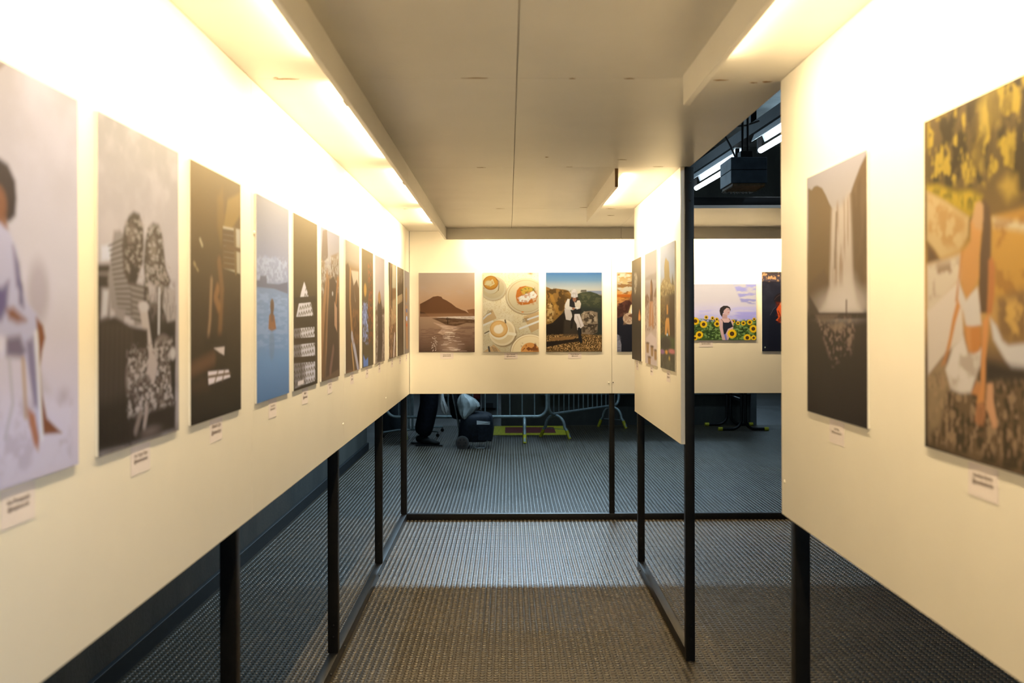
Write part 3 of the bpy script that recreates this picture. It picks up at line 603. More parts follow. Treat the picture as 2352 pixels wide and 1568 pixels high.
  ['L', [[0.801, 0.692], [0.84, 0.673], [0.881, 0.693]], 0.0079, [0.04, 0.031, 0.026], 0.004, 1],
  ['L', [[0.049, 0.743], [0.081, 0.726], [0.115, 0.744]], 0.0066, [0.043, 0.033, 0.027], 0.004, 1],
  ['L', [[0.141, 0.741], [0.175, 0.724], [0.209, 0.742]], 0.0067, [0.043, 0.033, 0.027], 0.004, 1],
  ['L', [[0.236, 0.739], [0.27, 0.722], [0.306, 0.74]], 0.0069, [0.043, 0.033, 0.027], 0.004, 1],
  ['L', [[0.333, 0.737], [0.368, 0.72], [0.404, 0.738]], 0.007, [0.043, 0.033, 0.027], 0.004, 1],
  ['L', [[0.433, 0.735], [0.469, 0.718], [0.506, 0.736]], 0.0072, [0.043, 0.033, 0.027], 0.004, 1],
  ['L', [[0.535, 0.733], [0.572, 0.715], [0.61, 0.734]], 0.0074, [0.043, 0.033, 0.027], 0.004, 1],
  ['L', [[0.64, 0.731], [0.677, 0.713], [0.716, 0.732]], 0.0076, [0.043, 0.033, 0.027], 0.004, 1],
  ['L', [[0.747, 0.729], [0.786, 0.71], [0.826, 0.73]], 0.0078, [0.042, 0.033, 0.027], 0.004, 1],
  ['L', [[0.004, 0.776], [0.036, 0.76], [0.069, 0.777]], 0.0065, [0.045, 0.035, 0.028], 0.004, 1],
  ['L', [[0.095, 0.775], [0.128, 0.758], [0.162, 0.776]], 0.0066, [0.045, 0.035, 0.028], 0.004, 1],
  ['L', [[0.189, 0.773], [0.223, 0.756], [0.258, 0.774]], 0.0068, [0.045, 0.035, 0.028], 0.004, 1],
  ['L', [[0.285, 0.771], [0.32, 0.754], [0.355, 0.773]], 0.007, [0.045, 0.035, 0.028], 0.004, 1],
  ['L', [[0.384, 0.77], [0.419, 0.753], [0.455, 0.771]], 0.0071, [0.045, 0.034, 0.028], 0.004, 1],
  ['L', [[0.484, 0.768], [0.521, 0.751], [0.558, 0.77]], 0.0073, [0.045, 0.034, 0.028], 0.004, 1],
  ['L', [[0.588, 0.766], [0.625, 0.749], [0.663, 0.768]], 0.0075, [0.045, 0.034, 0.028], 0.004, 1],
  ['L', [[0.694, 0.765], [0.732, 0.747], [0.771, 0.766]], 0.0077, [0.045, 0.034, 0.028], 0.004, 1],
  ['L', [[0.802, 0.763], [0.842, 0.745], [0.882, 0.764]], 0.0079, [0.044, 0.034, 0.028], 0.004, 1],
  ['L', [[0.05, 0.808], [0.082, 0.791], [0.116, 0.809]], 0.0066, [0.047, 0.036, 0.029], 0.004, 1],
  ['L', [[0.143, 0.807], [0.176, 0.79], [0.21, 0.808]], 0.0067, [0.047, 0.036, 0.029], 0.004, 1],
  ['L', [[0.237, 0.805], [0.272, 0.789], [0.307, 0.807]], 0.0069, [0.047, 0.036, 0.029], 0.004, 1],
  ['L', [[0.335, 0.804], [0.37, 0.787], [0.406, 0.806]], 0.007, [0.047, 0.036, 0.029], 0.004, 1],
  ['L', [[0.434, 0.803], [0.47, 0.786], [0.507, 0.805]], 0.0072, [0.047, 0.036, 0.029], 0.004, 1],
  ['L', [[0.536, 0.802], [0.573, 0.784], [0.611, 0.803]], 0.0074, [0.047, 0.036, 0.029], 0.004, 1],
  ['L', [[0.641, 0.8], [0.679, 0.783], [0.717, 0.802]], 0.0076, [0.047, 0.036, 0.029], 0.004, 1],
  ['L', [[0.748, 0.799], [0.787, 0.781], [0.827, 0.801]], 0.0078, [0.047, 0.036, 0.029], 0.004, 1],
  ['L', [[0.005, 0.84], [0.037, 0.824], [0.07, 0.842]], 0.0065, [0.049, 0.037, 0.03], 0.004, 1],
  ['L', [[0.096, 0.84], [0.129, 0.823], [0.163, 0.842]], 0.0066, [0.049, 0.037, 0.03], 0.004, 1],
  ['L', [[0.19, 0.839], [0.224, 0.822], [0.259, 0.841]], 0.0068, [0.049, 0.037, 0.03], 0.004, 1],
  ['L', [[0.286, 0.838], [0.321, 0.821], [0.356, 0.84]], 0.007, [0.049, 0.037, 0.03], 0.004, 1],
  ['L', [[0.385, 0.837], [0.42, 0.82], [0.457, 0.839]], 0.0071, [0.049, 0.037, 0.03], 0.004, 1],
  ['L', [[0.486, 0.836], [0.522, 0.819], [0.559, 0.838]], 0.0073, [0.049, 0.037, 0.03], 0.004, 1],
  ['L', [[0.589, 0.836], [0.626, 0.818], [0.664, 0.838]], 0.0075, [0.049, 0.037, 0.03], 0.004, 1],
  ['L', [[0.695, 0.835], [0.733, 0.817], [0.772, 0.837]], 0.0077, [0.049, 0.037, 0.029], 0.004, 1],
  ['L', [[0.804, 0.834], [0.843, 0.816], [0.883, 0.836]], 0.0079, [0.049, 0.037, 0.029], 0.004, 1],
  ['L', [[0.051, 0.872], [0.083, 0.856], [0.117, 0.875]], 0.0066, [0.051, 0.038, 0.03], 0.004, 1],
  ['L', [[0.144, 0.872], [0.177, 0.856], [0.211, 0.874]], 0.0067, [0.051, 0.038, 0.03], 0.004, 1],
  ['L', [[0.239, 0.872], [0.273, 0.855], [0.308, 0.874]], 0.0069, [0.051, 0.038, 0.03], 0.004, 1],
  ['L', [[0.336, 0.871], [0.371, 0.854], [0.407, 0.873]], 0.007, [0.051, 0.038, 0.03], 0.004, 1],
  ['L', [[0.435, 0.871], [0.471, 0.854], [0.508, 0.873]], 0.0072, [0.051, 0.038, 0.03], 0.004, 1],
  ['L', [[0.538, 0.87], [0.574, 0.853], [0.612, 0.873]], 0.0074, [0.051, 0.038, 0.03], 0.004, 1],
  ['L', [[0.642, 0.87], [0.68, 0.853], [0.719, 0.872]], 0.0076, [0.051, 0.038, 0.03], 0.004, 1],
  ['L', [[0.75, 0.869], [0.788, 0.852], [0.828, 0.872]], 0.0078, [0.051, 0.038, 0.03], 0.004, 1],
  ['L', [[0.006, 0.905], [0.038, 0.889], [0.071, 0.907]], 0.0065, [0.053, 0.04, 0.031], 0.004, 1],
  ['L', [[0.098, 0.905], [0.131, 0.889], [0.164, 0.907]], 0.0066, [0.053, 0.04, 0.031], 0.004, 1],
  ['L', [[0.191, 0.905], [0.225, 0.888], [0.26, 0.907]], 0.0068, [0.053, 0.04, 0.031], 0.004, 1],
  ['L', [[0.287, 0.905], [0.322, 0.888], [0.358, 0.907]], 0.007, [0.053, 0.04, 0.031], 0.004, 1],
  ['L', [[0.386, 0.905], [0.421, 0.888], [0.458, 0.907]], 0.0071, [0.053, 0.04, 0.031], 0.004, 1],
  ['L', [[0.487, 0.905], [0.523, 0.888], [0.56, 0.907]], 0.0073, [0.053, 0.04, 0.031], 0.004, 1],
  ['L', [[0.59, 0.905], [0.627, 0.888], [0.666, 0.907]], 0.0075, [0.053, 0.04, 0.031], 0.004, 1],
  ['L', [[0.696, 0.905], [0.734, 0.887], [0.774, 0.907]], 0.0077, [0.053, 0.04, 0.031], 0.004, 1],
  ['L', [[0.805, 0.905], [0.844, 0.887], [0.885, 0.907]], 0.0079, [0.053, 0.04, 0.031], 0.004, 1],
  ['L', [[0.052, 0.937], [0.085, 0.921], [0.118, 0.94]], 0.0066, [0.055, 0.041, 0.032], 0.004, 1],
  ['L', [[0.145, 0.937], [0.178, 0.921], [0.212, 0.94]], 0.0067, [0.055, 0.041, 0.032], 0.004, 1],
  ['L', [[0.24, 0.938], [0.274, 0.922], [0.309, 0.941]], 0.0069, [0.055, 0.041, 0.032], 0.004, 1],
  ['L', [[0.337, 0.938], [0.372, 0.922], [0.408, 0.941]], 0.007, [0.055, 0.041, 0.032], 0.004, 1],
  ['L', [[0.437, 0.939], [0.473, 0.922], [0.509, 0.941]], 0.0072, [0.055, 0.041, 0.032], 0.004, 1],
  ['L', [[0.539, 0.939], [0.576, 0.922], [0.613, 0.942]], 0.0074, [0.055, 0.041, 0.032], 0.004, 1],
  ['L', [[0.644, 0.939], [0.681, 0.922], [0.72, 0.942]], 0.0076, [0.055, 0.041, 0.032], 0.004, 1],
  ['L', [[0.751, 0.94], [0.79, 0.923], [0.829, 0.943]], 0.0078, [0.055, 0.041, 0.032], 0.004, 1],
  ['L', [[0.007, 0.969], [0.039, 0.953], [0.072, 0.972]], 0.0065, [0.057, 0.042, 0.033], 0.004, 1],
  ['L', [[0.099, 0.97], [0.132, 0.954], [0.165, 0.973]], 0.0066, [0.057, 0.042, 0.033], 0.004, 1],
  ['L', [[0.192, 0.971], [0.226, 0.955], [0.261, 0.974]], 0.0068, [0.057, 0.042, 0.033], 0.004, 1],
  ['L', [[0.289, 0.971], [0.323, 0.955], [0.359, 0.974]], 0.007, [0.057, 0.042, 0.033], 0.004, 1],
  ['L', [[0.387, 0.972], [0.423, 0.956], [0.459, 0.975]], 0.0071, [0.057, 0.042, 0.033], 0.004, 1],
  ['L', [[0.488, 0.973], [0.524, 0.956], [0.562, 0.976]], 0.0073, [0.057, 0.042, 0.033], 0.004, 1],
  ['L', [[0.591, 0.974], [0.629, 0.957], [0.667, 0.977]], 0.0075, [0.057, 0.042, 0.033], 0.004, 1],
  ['L', [[0.698, 0.975], [0.736, 0.958], [0.775, 0.978]], 0.0077, [0.057, 0.042, 0.033], 0.004, 1],
  ['L', [[0.806, 0.976], [0.846, 0.958], [0.886, 0.979]], 0.0079, [0.057, 0.042, 0.033], 0.004, 1],
  ['L', [[-0.001, 0.494], [0.901, 0.469]], 0.026, [0.021, 0.016, 0.015], 0.006, 1],
  ['L', [[0.001, 0.603], [0.903, 0.591]], 0.026, [0.025, 0.02, 0.018], 0.006, 1],
  ['L', [[0.001, 0.633], [0.903, 0.624]], 0.026, [0.026, 0.02, 0.018], 0.006, 1],
  ['L', [[0.003, 0.723], [0.905, 0.724]], 0.026, [0.03, 0.023, 0.02], 0.006, 1],
  ['L', [[0.005, 0.827], [0.907, 0.841]], 0.0261, [0.034, 0.026, 0.022], 0.006, 1],
  ['P', [[0.001, 0.633], [0.269, 0.633], [0.345, 1.007], [0.007, 0.998]], [0.034, 0.025, 0.021], 0.05, 0.72],
  ['P', [[0.273, 0.847], [0.45, 0.852], [0.488, 0.996], [0.275, 0.993]], [0.038, 0.028, 0.023], 0.03, 0.6],
  ['L', [[0.172, 0.964], [0.38, 0.963]], 0.017, [0.591, 0.585, 0.748], 0.01, 1],
 ],
 'p6': [
  ['F', [0.09, 0.063, 0.052]],
  ['G', [[0, [0.175, 0.194, 0.327]], [0.22, [0.257, 0.266, 0.361]], [0.3, [0.199, 0.153, 0.126]], [0.5, [0.125, 0.086, 0.066]], [1, [0.098, 0.069, 0.059]]]],
  ['P', [[0.08, 0.019], [0.304, -0.005], [0.354, 0.184], [-0.003, 0.24]], [0.116, 0.099, 0.109], 0.015, 1],
  ['P', [[-0.046, 0.203], [0.217, 0.219], [0.22, 0.392], [-0.042, 0.426]], [0.188, 0.151, 0.128], 0.02, 1],
  ['P', [[0.495, 0.163], [0.946, 0.12], [0.95, 0.312], [0.546, 0.295]], [0.177, 0.148, 0.142], 0.02, 1],
  ['N', [[-0.046, 0.203], [0.946, 0.126], [0.953, 0.436], [-0.042, 0.454]], 27, 45, [0.316, 0.337, 0.42], 0.6, 0.085, 0.8, 5],
  ['N', [[-0.046, 0.231], [0.948, 0.188], [0.954, 0.467], [-0.041, 0.482]], 27, 45, [0.072, 0.044, 0.029], 0.6, 0.085, 0.7, 15],
  ['P', [[-0.053, 0.956], [-0.038, 0.621], [0.175, 0.393], [0.309, 0.259], [0.428, 0.357], [0.315, 0.564], [0.274, 0.795], [0.142, 0.986]], [0.229, 0.14, 0.087], 0.02, 1],
  ['L', [[0.31, 0.332], [0.165, 0.982]], 0.0185, [0.068, 0.04, 0.026], 0.02, 0.7],
  ['L', [[0.284, 0.39], [0.131, 0.98]], 0.0184, [0.07, 0.041, 0.027], 0.02, 0.7],
  ['L', [[0.258, 0.449], [0.098, 0.979]], 0.0183, [0.073, 0.043, 0.027], 0.02, 0.7],
  ['L', [[0.232, 0.507], [0.065, 0.978]], 0.0182, [0.075, 0.044, 0.028], 0.02, 0.7],
  ['L', [[0.206, 0.564], [0.033, 0.976]], 0.0181, [0.078, 0.045, 0.029], 0.02, 0.7],
  ['L', [[0.18, 0.622], [0, 0.975]], 0.018, [0.08, 0.047, 0.03], 0.02, 0.7],
  ['P', [[0.427, 0.328], [0.644, 0.297], [0.899, 0.36], [0.938, 0.948], [0.232, 0.979], [0.317, 0.68]], [0.048, 0.033, 0.03], 0.02, 1],
  ['P', [[0.697, 0.471], [0.85, 0.515], [0.854, 0.684], [0.701, 0.637]], [0.327, 0.218, 0.188], 0.02, 1],
  ['E', [0.597, 0.419], 0.0368, 0.015, [0.357, 0.375, 0.496], 0.012, 1, 0],
  ['L', [[0.898, 0.314], [0.798, 0.469]], 0.0394, [0.239, 0.125, 0.064], 0.01, 1],
  ['L', [[0.463, 0.947], [0.63, 0.802]], 0.0481, [0.194, 0.119, 0.128], 0.03, 0.7],
 ],
 'p7': [
  ['F', [0.071, 0.046, 0.034]],
  ['G', [[0, [0.184, 0.192, 0.211]], [0.14, [0.215, 0.206, 0.212]], [0.2, [0.16, 0.115, 0.077]], [0.3, [0.086, 0.054, 0.031]], [1, [0.114, 0.071, 0.054]]]],
  ['P', [[-0.114, 0.206], [0.174, 0.168], [0.483, 0.284], [0.811, 0.449], [0.95, 0.624], [0.959, 0.996], [-0.097, 0.976]], [0.065, 0.041, 0.028], 0.02, 1],
  ['P', [[0.387, 0.216], [0.94, 0.206], [0.947, 0.482], [0.679, 0.451], [0.547, 0.316]], [0.316, 0.31, 0.316], 0.02, 1],
  ['P', [[0.547, 0.333], [0.806, 0.274], [0.943, 0.341], [0.948, 0.553], [0.745, 0.485]], [0.073, 0.044, 0.027], 0.02, 1],
  ['L', [[0.326, 0.229], [0.301, 0.456], [0.429, 0.691]], 0.0462, [0.263, 0.164, 0.079], 0.02, 1],
  ['L', [[0.43, 0.718], [0.688, 0.865], [0.891, 0.997]], 0.055, [0.292, 0.308, 0.48], 0.012, 1],
  ['L', [[0.401, 0.792], [0.562, 0.982]], 0.0311, [0.344, 0.234, 0.131], 0.02, 1],
  ['N', [[0.363, 0.489], [0.947, 0.518], [0.954, 0.801], [0.432, 0.792]], 15, 30, [0.168, 0.09, 0.047], 0.5, 0.17, 0.6, 4],
 ],
 'p8': [
  ['F', [0.058, 0.045, 0.029]],
  ['G', [[0, [0.077, 0.062, 0.037]], [0.2, [0.058, 0.045, 0.025]], [0.5, [0.049, 0.039, 0.025]], [1, [0.061, 0.051, 0.035]]]],
  ['E', [0.273, 0.343], 0.1136, 0.0556, [0.256, 0.163, 0.042], 0.03, 1, 0],
  ['E', [0.241, 0.558], 0.1895, 0.0961, [0.074, 0.1, 0.278], 0.03, 1, 0],
  ['N', [[0.019, 0.443], [0.544, 0.435], [0.554, 0.814], [0.028, 0.805]], 24, 45, [0.185, 0.264, 0.628], 0.58, 0.085, 0.8, 3],
  ['N', [[0.497, 0.096], [0.941, 0.077], [0.961, 0.821], [0.554, 0.814]], 18, 45, [0.19, 0.056, 0.021], 0.55, 0.136, 0.7, 6],
  ['P', [[0.102, 0.887], [0.289, 0.943], [0.518, 0.919], [0.52, 0.995], [0.105, 0.993]], [0.076, 0.154, 0.54], 0.015, 1],
  ['E', [0.283, 0.736], 0.0756, 0.0445, [0.148, 0.198, 0.505], 0.02, 0.7, 0],
 ],
 'p9': [
  ['F', [0.284, 0.278, 0.35]],
  ['G', [[0, [0.194, 0.196, 0.268]], [0.35, [0.28, 0.273, 0.358]], [0.5, [0.226, 0.202, 0.222]], [1, [0.236, 0.21, 0.233]]]],
  ['N', [[-0.169, 0.467], [0.991, 0.454], [1.008, 1.023], [-0.155, 0.988]], 18, 45, [0.111, 0.088, 0.086], 0.5, 0.136, 0.9, 3],
  ['P', [[-0.125, 0.514], [0.992, 0.48], [0.994, 0.54], [-0.124, 0.554]], [0.089, 0.063, 0.055], 0.03, 1],
  ['P', [[0.225, 0.463], [0.451, 0.311], [0.694, 0.457], [0.752, 0.795], [0.661, 0.996], [0.195, 0.991], [0.28, 0.789]], [0.049, 0.036, 0.036], 0.02, 1],
  ['E', [0.43, 0.386], 0.1415, 0.0578, [0.233, 0.152, 0.079], 0.02, 1, 0],
 ],
 'p10': [
  ['F', [0.121, 0.076, 0.047]],
  ['G', [[0, [0.095, 0.063, 0.037]], [0.5, [0.132, 0.082, 0.05]], [1, [0.088, 0.058, 0.047]]]],
  ['P', [[0.495, -0.003], [0.917, -0.001], [0.925, 0.246], [0.444, 0.258]], [0.219, 0.216, 0.197], 0.02, 1],
  ['L', [[0.095, -0.004], [-0.001, 0.448]], 0.0841, [0.014, 0.01, 0.01], 0.02, 1],
  ['P', [[0.276, 0.399], [0.929, 0.361], [0.937, 0.627], [0.341, 0.65]], [0.24, 0.191, 0.14], 0.03, 1],
  ['L', [[-0.006, 0.269], [0.059, 0.627]], 0.0551, [0.327, 0.285, 0.246], 0.01, 1],
  ['N', [[-0.216, 0.45], [0.993, 0.436], [1.012, 1.011], [-0.2, 0.979]], 21, 27, [0.37, 0.246, 0.181], 0.58, 0.102, 0.7, 3],
  ['L', [[0.758, 0.769], [0.644, 0.978]], 0.0611, [0.581, 0.574, 0.709], 0.01, 1],
  ['L', [[0.381, 0.076], [0.392, 0.443]], 0.0581, [0.026, 0.018, 0.015], 0.01, 1],
 ],
 'p11': [
  ['F', [0.056, 0.043, 0.034]],
  ['G', [[0, [0.091, 0.071, 0.048]], [0.3, [0.05, 0.037, 0.028]], [1, [0.079, 0.061, 0.044]]]],
  ['N', [[-0.187, 0.015], [0.954, -0.029], [0.961, 0.166], [-0.181, 0.197]], 24, 24, [0.165, 0.144, 0.131], 0.55, 0.136, 0.7, 3],
  ['L', [[0.079, 0.375], [0.753, 0.334]], 0.0652, [0.232, 0.187, 0.138], 0.01, 1],
  ['N', [[-0.175, 0.388], [0.968, 0.371], [0.99, 0.989], [-0.156, 0.963]], 30, 6, [0.119, 0.088, 0.062], 0.55, 0.17, 0.6, 7],
 ],
 'p12': [
  ['F', [0.193, 0.177, 0.199]],
  ['G', [[0, [0.258, 0.253, 0.308]], [0.5, [0.204, 0.183, 0.199]], [1, [0.172, 0.159, 0.182]]]],
  ['E', [0.39, 0.29], 0.1702, 0.0953, [0.288, 0.191, 0.113], 0.03, 1, 0],
  ['P', [[0.205, 0.419], [0.588, 0.415], [0.687, 0.953], [0.299, 0.945]], [0.31, 0.187, 0.122], 0.04, 1],
  ['E', [0.435, 0.48], 0.1241, 0.0265, [0.049, 0.111, 0.359], 0.012, 1, 0],
  ['E', [0.438, 0.576], 0.1241, 0.0319, [0.284, 0.411, 0.882], 0.012, 1, 0],
  ['E', [0.441, 0.656], 0.1164, 0.0212, [0.384, 0.088, 0.031], 0.012, 1, 0],
 ],
 'b1': [
  ['F', [0.209, 0.154, 0.129]],
  ['G', [[0, [0.296, 0.267, 0.28]], [0.2, [0.314, 0.253, 0.238]], [0.42, [0.323, 0.221, 0.168]], [0.545, [0.313, 0.234, 0.209]], [0.56, [0.248, 0.184, 0.156]], [0.75, [0.189, 0.131, 0.114]], [1, [0.061, 0.037, 0.034]]]],
  ['N', [[0.021, -0.002], [1.026, -0.004], [1.027, 0.283], [0.022, 0.285]], 4.5, 10.5, [0.311, 0.273, 0.302], 0.5, 0.255, 0.5, 2],
  ['P', [[0.022, 0.393], [0.128, 0.354], [0.203, 0.325], [0.256, 0.301], [0.341, 0.292], [0.407, 0.302], [0.427, 0.325], [0.496, 0.348], [0.586, 0.388], [0.668, 0.435], [0.77, 0.468], [0.831, 0.482], [0.922, 0.525], [0.953, 0.548], [0.023, 0.552]], [0.086, 0.042, 0.024], 0.006, 1],
  ['P', [[0.861, 0.468], [0.973, 0.456], [1.028, 0.462], [1.028, 0.551], [0.922, 0.551]], [0.141, 0.073, 0.042], 0.008, 1],
  ['P', [[0.023, 0.486], [0.108, 0.503], [0.19, 0.552], [0.023, 0.552]], [0.043, 0.021, 0.015], 0.01, 1],
  ['P', [[0.023, 0.515], [0.953, 0.513], [1.028, 0.551], [0.023, 0.555]], [0.227, 0.138, 0.094], 0.03, 0.55],
  ['P', [[0.322, 0.561], [0.607, 0.551], [1.028, 0.548], [1.028, 0.585], [0.607, 0.58]], [0.461, 0.448, 0.515], 0.006, 1],
  ['N', [[0.363, 0.555], [1.028, 0.548], [1.028, 0.588], [0.607, 0.583]], 30, 240, [0.175, 0.107, 0.08], 0.52, 0.085, 0.8, 5],
  ['P', [[0.241, 0.575], [0.424, 0.566], [0.627, 0.574], [1.028, 0.597], [1.029, 0.637], [0.852, 0.634], [0.729, 0.66], [0.628, 0.678], [0.485, 0.655], [0.363, 0.612]], [0.063, 0.036, 0.024], 0.012, 1],
  ['N', [[0.241, 0.575], [1.028, 0.597], [1.029, 0.643], [0.628, 0.678]], 12, 120, [0.154, 0.101, 0.077], 0.55, 0.102, 0.7, 6],
  ['P', [[0.271, 0.63], [0.424, 0.658], [0.669, 0.679], [0.75, 0.693], [0.608, 0.744], [0.425, 0.78], [0.343, 0.759], [0.424, 0.694]], [0.426, 0.348, 0.346], 0.02, 0.9],
  ['N', [[0.261, 0.63], [0.75, 0.679], [0.628, 0.758], [0.343, 0.787]], 9, 90, [0.252, 0.172, 0.145], 0.5, 0.17, 0.6, 8],
  ['N', [[0.023, 0.702], [1.029, 0.657], [1.03, 0.996], [0.024, 0.998]], 9, 105, [0.105, 0.063, 0.056], 0.55, 0.136, 0.6, 9],
  ['E', [0.558, 0.945], 0.1526, 0.0862, [0.377, 0.288, 0.279], 0.2, 0.5, 0],
  ['L', [[0.585, 0.804], [0.634, 0.802]], 0.0024, [0.553, 0.506, 0.551], 0.004, 0.85],
  ['L', [[0.565, 0.976], [0.682, 0.977]], 0.002, [0.6, 0.546, 0.593], 0.004, 0.85],
  ['L', [[0.538, 0.88], [0.582, 0.879]], 0.0033, [0.575, 0.525, 0.571], 0.004, 0.85],
  ['L', [[0.561, 0.954], [0.679, 0.954]], 0.002, [0.598, 0.544, 0.592], 0.004, 0.85],
  ['L', [[0.441, 0.823], [0.564, 0.823]], 0.0018, [0.559, 0.511, 0.556], 0.004, 0.85],
  ['L', [[0.43, 0.897], [0.534, 0.897]], 0.002, [0.581, 0.53, 0.576], 0.004, 0.85],
  ['L', [[0.636, 0.864], [0.76, 0.864]], 0.0022, [0.571, 0.521, 0.567], 0.004, 0.85],
  ['L', [[0.635, 0.974], [0.728, 0.975]], 0.0032, [0.6, 0.546, 0.593], 0.004, 0.85],
  ['L', [[0.449, 0.873], [0.527, 0.872]], 0.0022, [0.573, 0.523, 0.569], 0.004, 0.85],
  ['L', [[0.609, 0.949], [0.646, 0.948]], 0.0028, [0.597, 0.543, 0.59], 0.004, 0.85],
  ['L', [[0.472, 0.815], [0.541, 0.816]], 0.002, [0.556, 0.509, 0.554], 0.004, 0.85],
  ['L', [[0.525, 0.848], [0.579, 0.849]], 0.0021, [0.566, 0.518, 0.563], 0.004, 0.85],
  ['L', [[0.52, 0.834], [0.612, 0.835]], 0.0018, [0.562, 0.514, 0.559], 0.004, 0.85],
  ['L', [[0.501, 0.76], [0.558, 0.76]], 0.0028, [0.542, 0.497, 0.542], 0.004, 0.85],
  ['L', [[0.511, 0.804], [0.592, 0.803]], 0.0029, [0.553, 0.507, 0.551], 0.004, 0.85],
  ['L', [[0.55, 0.971], [0.684, 0.971]], 0.0034, [0.6, 0.546, 0.593], 0.004, 0.85],
  ['L', [[0.484, 0.749], [0.599, 0.748]], 0.0034, [0.54, 0.495, 0.539], 0.004, 0.85],
  ['L', [[0.696, 0.901], [0.815, 0.9]], 0.002, [0.582, 0.531, 0.577], 0.004, 0.85],
  ['L', [[0.542, 0.856], [0.676, 0.856]], 0.0016, [0.568, 0.519, 0.565], 0.004, 0.85],
  ['L', [[0.573, 0.755], [0.623, 0.756]], 0.0023, [0.541, 0.496, 0.541], 0.004, 0.85],
  ['L', [[0.658, 0.817], [0.735, 0.816]], 0.0017, [0.557, 0.51, 0.555], 0.004, 0.85],
  ['L', [[0.61, 0.758], [0.661, 0.758]], 0.0019, [0.542, 0.497, 0.541], 0.004, 0.85],
  ['L', [[0.467, 0.755], [0.605, 0.753]], 0.0026, [0.541, 0.496, 0.541], 0.004, 0.85],
  ['L', [[0.533, 0.94], [0.609, 0.941]], 0.0025, [0.594, 0.541, 0.588], 0.004, 0.85],
  ['L', [[0.516, 0.805], [0.593, 0.804]], 0.0033, [0.553, 0.507, 0.552], 0.004, 0.85],
  ['L', [[0.538, 0.954], [0.623, 0.953]], 0.0021, [0.598, 0.544, 0.591], 0.004, 0.85],
  ['L', [[0.515, 0.805], [0.639, 0.804]], 0.0017, [0.553, 0.507, 0.552], 0.004, 0.85],
  ['L', [[0.586, 0.979], [0.679, 0.98]], 0.0024, [0.6, 0.546, 0.593], 0.004, 0.85],
  ['L', [[0.421, 0.972], [0.532, 0.972]], 0.0018, [0.6, 0.546, 0.593], 0.004, 0.85],
  ['L', [[0.43, 0.798], [0.555, 0.798]], 0.0033, [0.551, 0.505, 0.55], 0.004, 0.85],
  ['L', [[0.459, 0.829], [0.56, 0.83]], 0.0026, [0.56, 0.513, 0.558], 0.004, 0.85],
  ['L', [[0.4, 0.91], [0.506, 0.909]], 0.0033, [0.585, 0.533, 0.579], 0.004, 0.85],
  ['L', [[0.724, 0.986], [0.858, 0.986]], 0.0017, [0.6, 0.546, 0.593], 0.004, 0.85],
  ['L', [[0.653, 0.971], [0.699, 0.972]], 0.0029, [0.6, 0.546, 0.593], 0.004, 0.85],
  ['L', [[0.551, 0.759], [0.643, 0.76]], 0.0033, [0.542, 0.497, 0.542], 0.004, 0.85],
  ['L', [[0.614, 0.799], [0.647, 0.8]], 0.0017, [0.552, 0.506, 0.55], 0.004, 0.85],
  ['L', [[0.632, 0.965], [0.747, 0.966]], 0.0026, [0.6, 0.546, 0.593], 0.004, 0.85],
  ['L', [[0.649, 0.966], [0.703, 0.966]], 0.0022, [0.6, 0.546, 0.593], 0.004, 0.85],
  ['L', [[0.539, 0.97], [0.627, 0.968]], 0.0017, [0.6, 0.546, 0.593], 0.004, 0.85],
  ['L', [[0.444, 0.895], [0.528, 0.895]], 0.0027, [0.58, 0.529, 0.575], 0.004, 0.85],
  ['L', [[0.471, 0.779], [0.559, 0.778]], 0.0032, [0.547, 0.501, 0.546], 0.004, 0.85],
  ['L', [[0.659, 0.953], [0.701, 0.953]], 0.0023, [0.598, 0.544, 0.591], 0.004, 0.85],
  ['L', [[0.503, 0.943], [0.587, 0.944]], 0.0018, [0.595, 0.541, 0.589], 0.004, 0.85],
  ['L', [[0.549, 0.773], [0.647, 0.774]], 0.0026, [0.546, 0.5, 0.545], 0.004, 0.85],
  ['L', [[0.617, 0.854], [0.657, 0.855]], 0.002, [0.568, 0.519, 0.565], 0.004, 0.85],
  ['L', [[0.431, 0.821], [0.552, 0.82]], 0.0031, [0.558, 0.511, 0.556], 0.004, 0.85],
  ['L', [[0.285, 0.833], [0.291, 0.833]], 0.0041, [0.562, 0.525, 0.575], 0.004, 0.9],
  ['L', [[0.26, 0.83], [0.266, 0.83]], 0.0041, [0.561, 0.524, 0.574], 0.004, 0.9],
  ['L', [[0.254, 0.894], [0.26, 0.894]], 0.0041, [0.58, 0.541, 0.591], 0.004, 0.9],
  ['L', [[0.303, 0.971], [0.309, 0.971]], 0.0041, [0.6, 0.558, 0.61], 0.004, 0.9],
  ['L', [[0.297, 0.935], [0.303, 0.935]], 0.0041, [0.592, 0.551, 0.603], 0.004, 0.9],
  ['L', [[0.273, 0.904], [0.279, 0.904]], 0.0041, [0.583, 0.543, 0.594], 0.004, 0.9],
  ['L', [[0.265, 0.893], [0.271, 0.893]], 0.0041, [0.58, 0.54, 0.591], 0.004, 0.9],
  ['L', [[0.24, 0.816], [0.246, 0.816]], 0.0041, [0.557, 0.521, 0.57], 0.004, 0.9],
  ['L', [[0.288, 0.848], [0.294, 0.848]], 0.0041, [0.566, 0.529, 0.579], 0.004, 0.9],
  ['L', [[0.251, 0.945], [0.257, 0.945]], 0.0041, [0.596, 0.554, 0.606], 0.004, 0.9],
  ['L', [[0.243, 0.986], [0.249, 0.986]], 0.0041, [0.6, 0.558, 0.61], 0.004, 0.9],
  ['L', [[0.242, 0.916], [0.248, 0.916]], 0.0041, [0.587, 0.546, 0.598], 0.004, 0.9],
  ['L', [[0.3, 0.86], [0.306, 0.86]], 0.0041, [0.57, 0.532, 0.582], 0.004, 0.9],
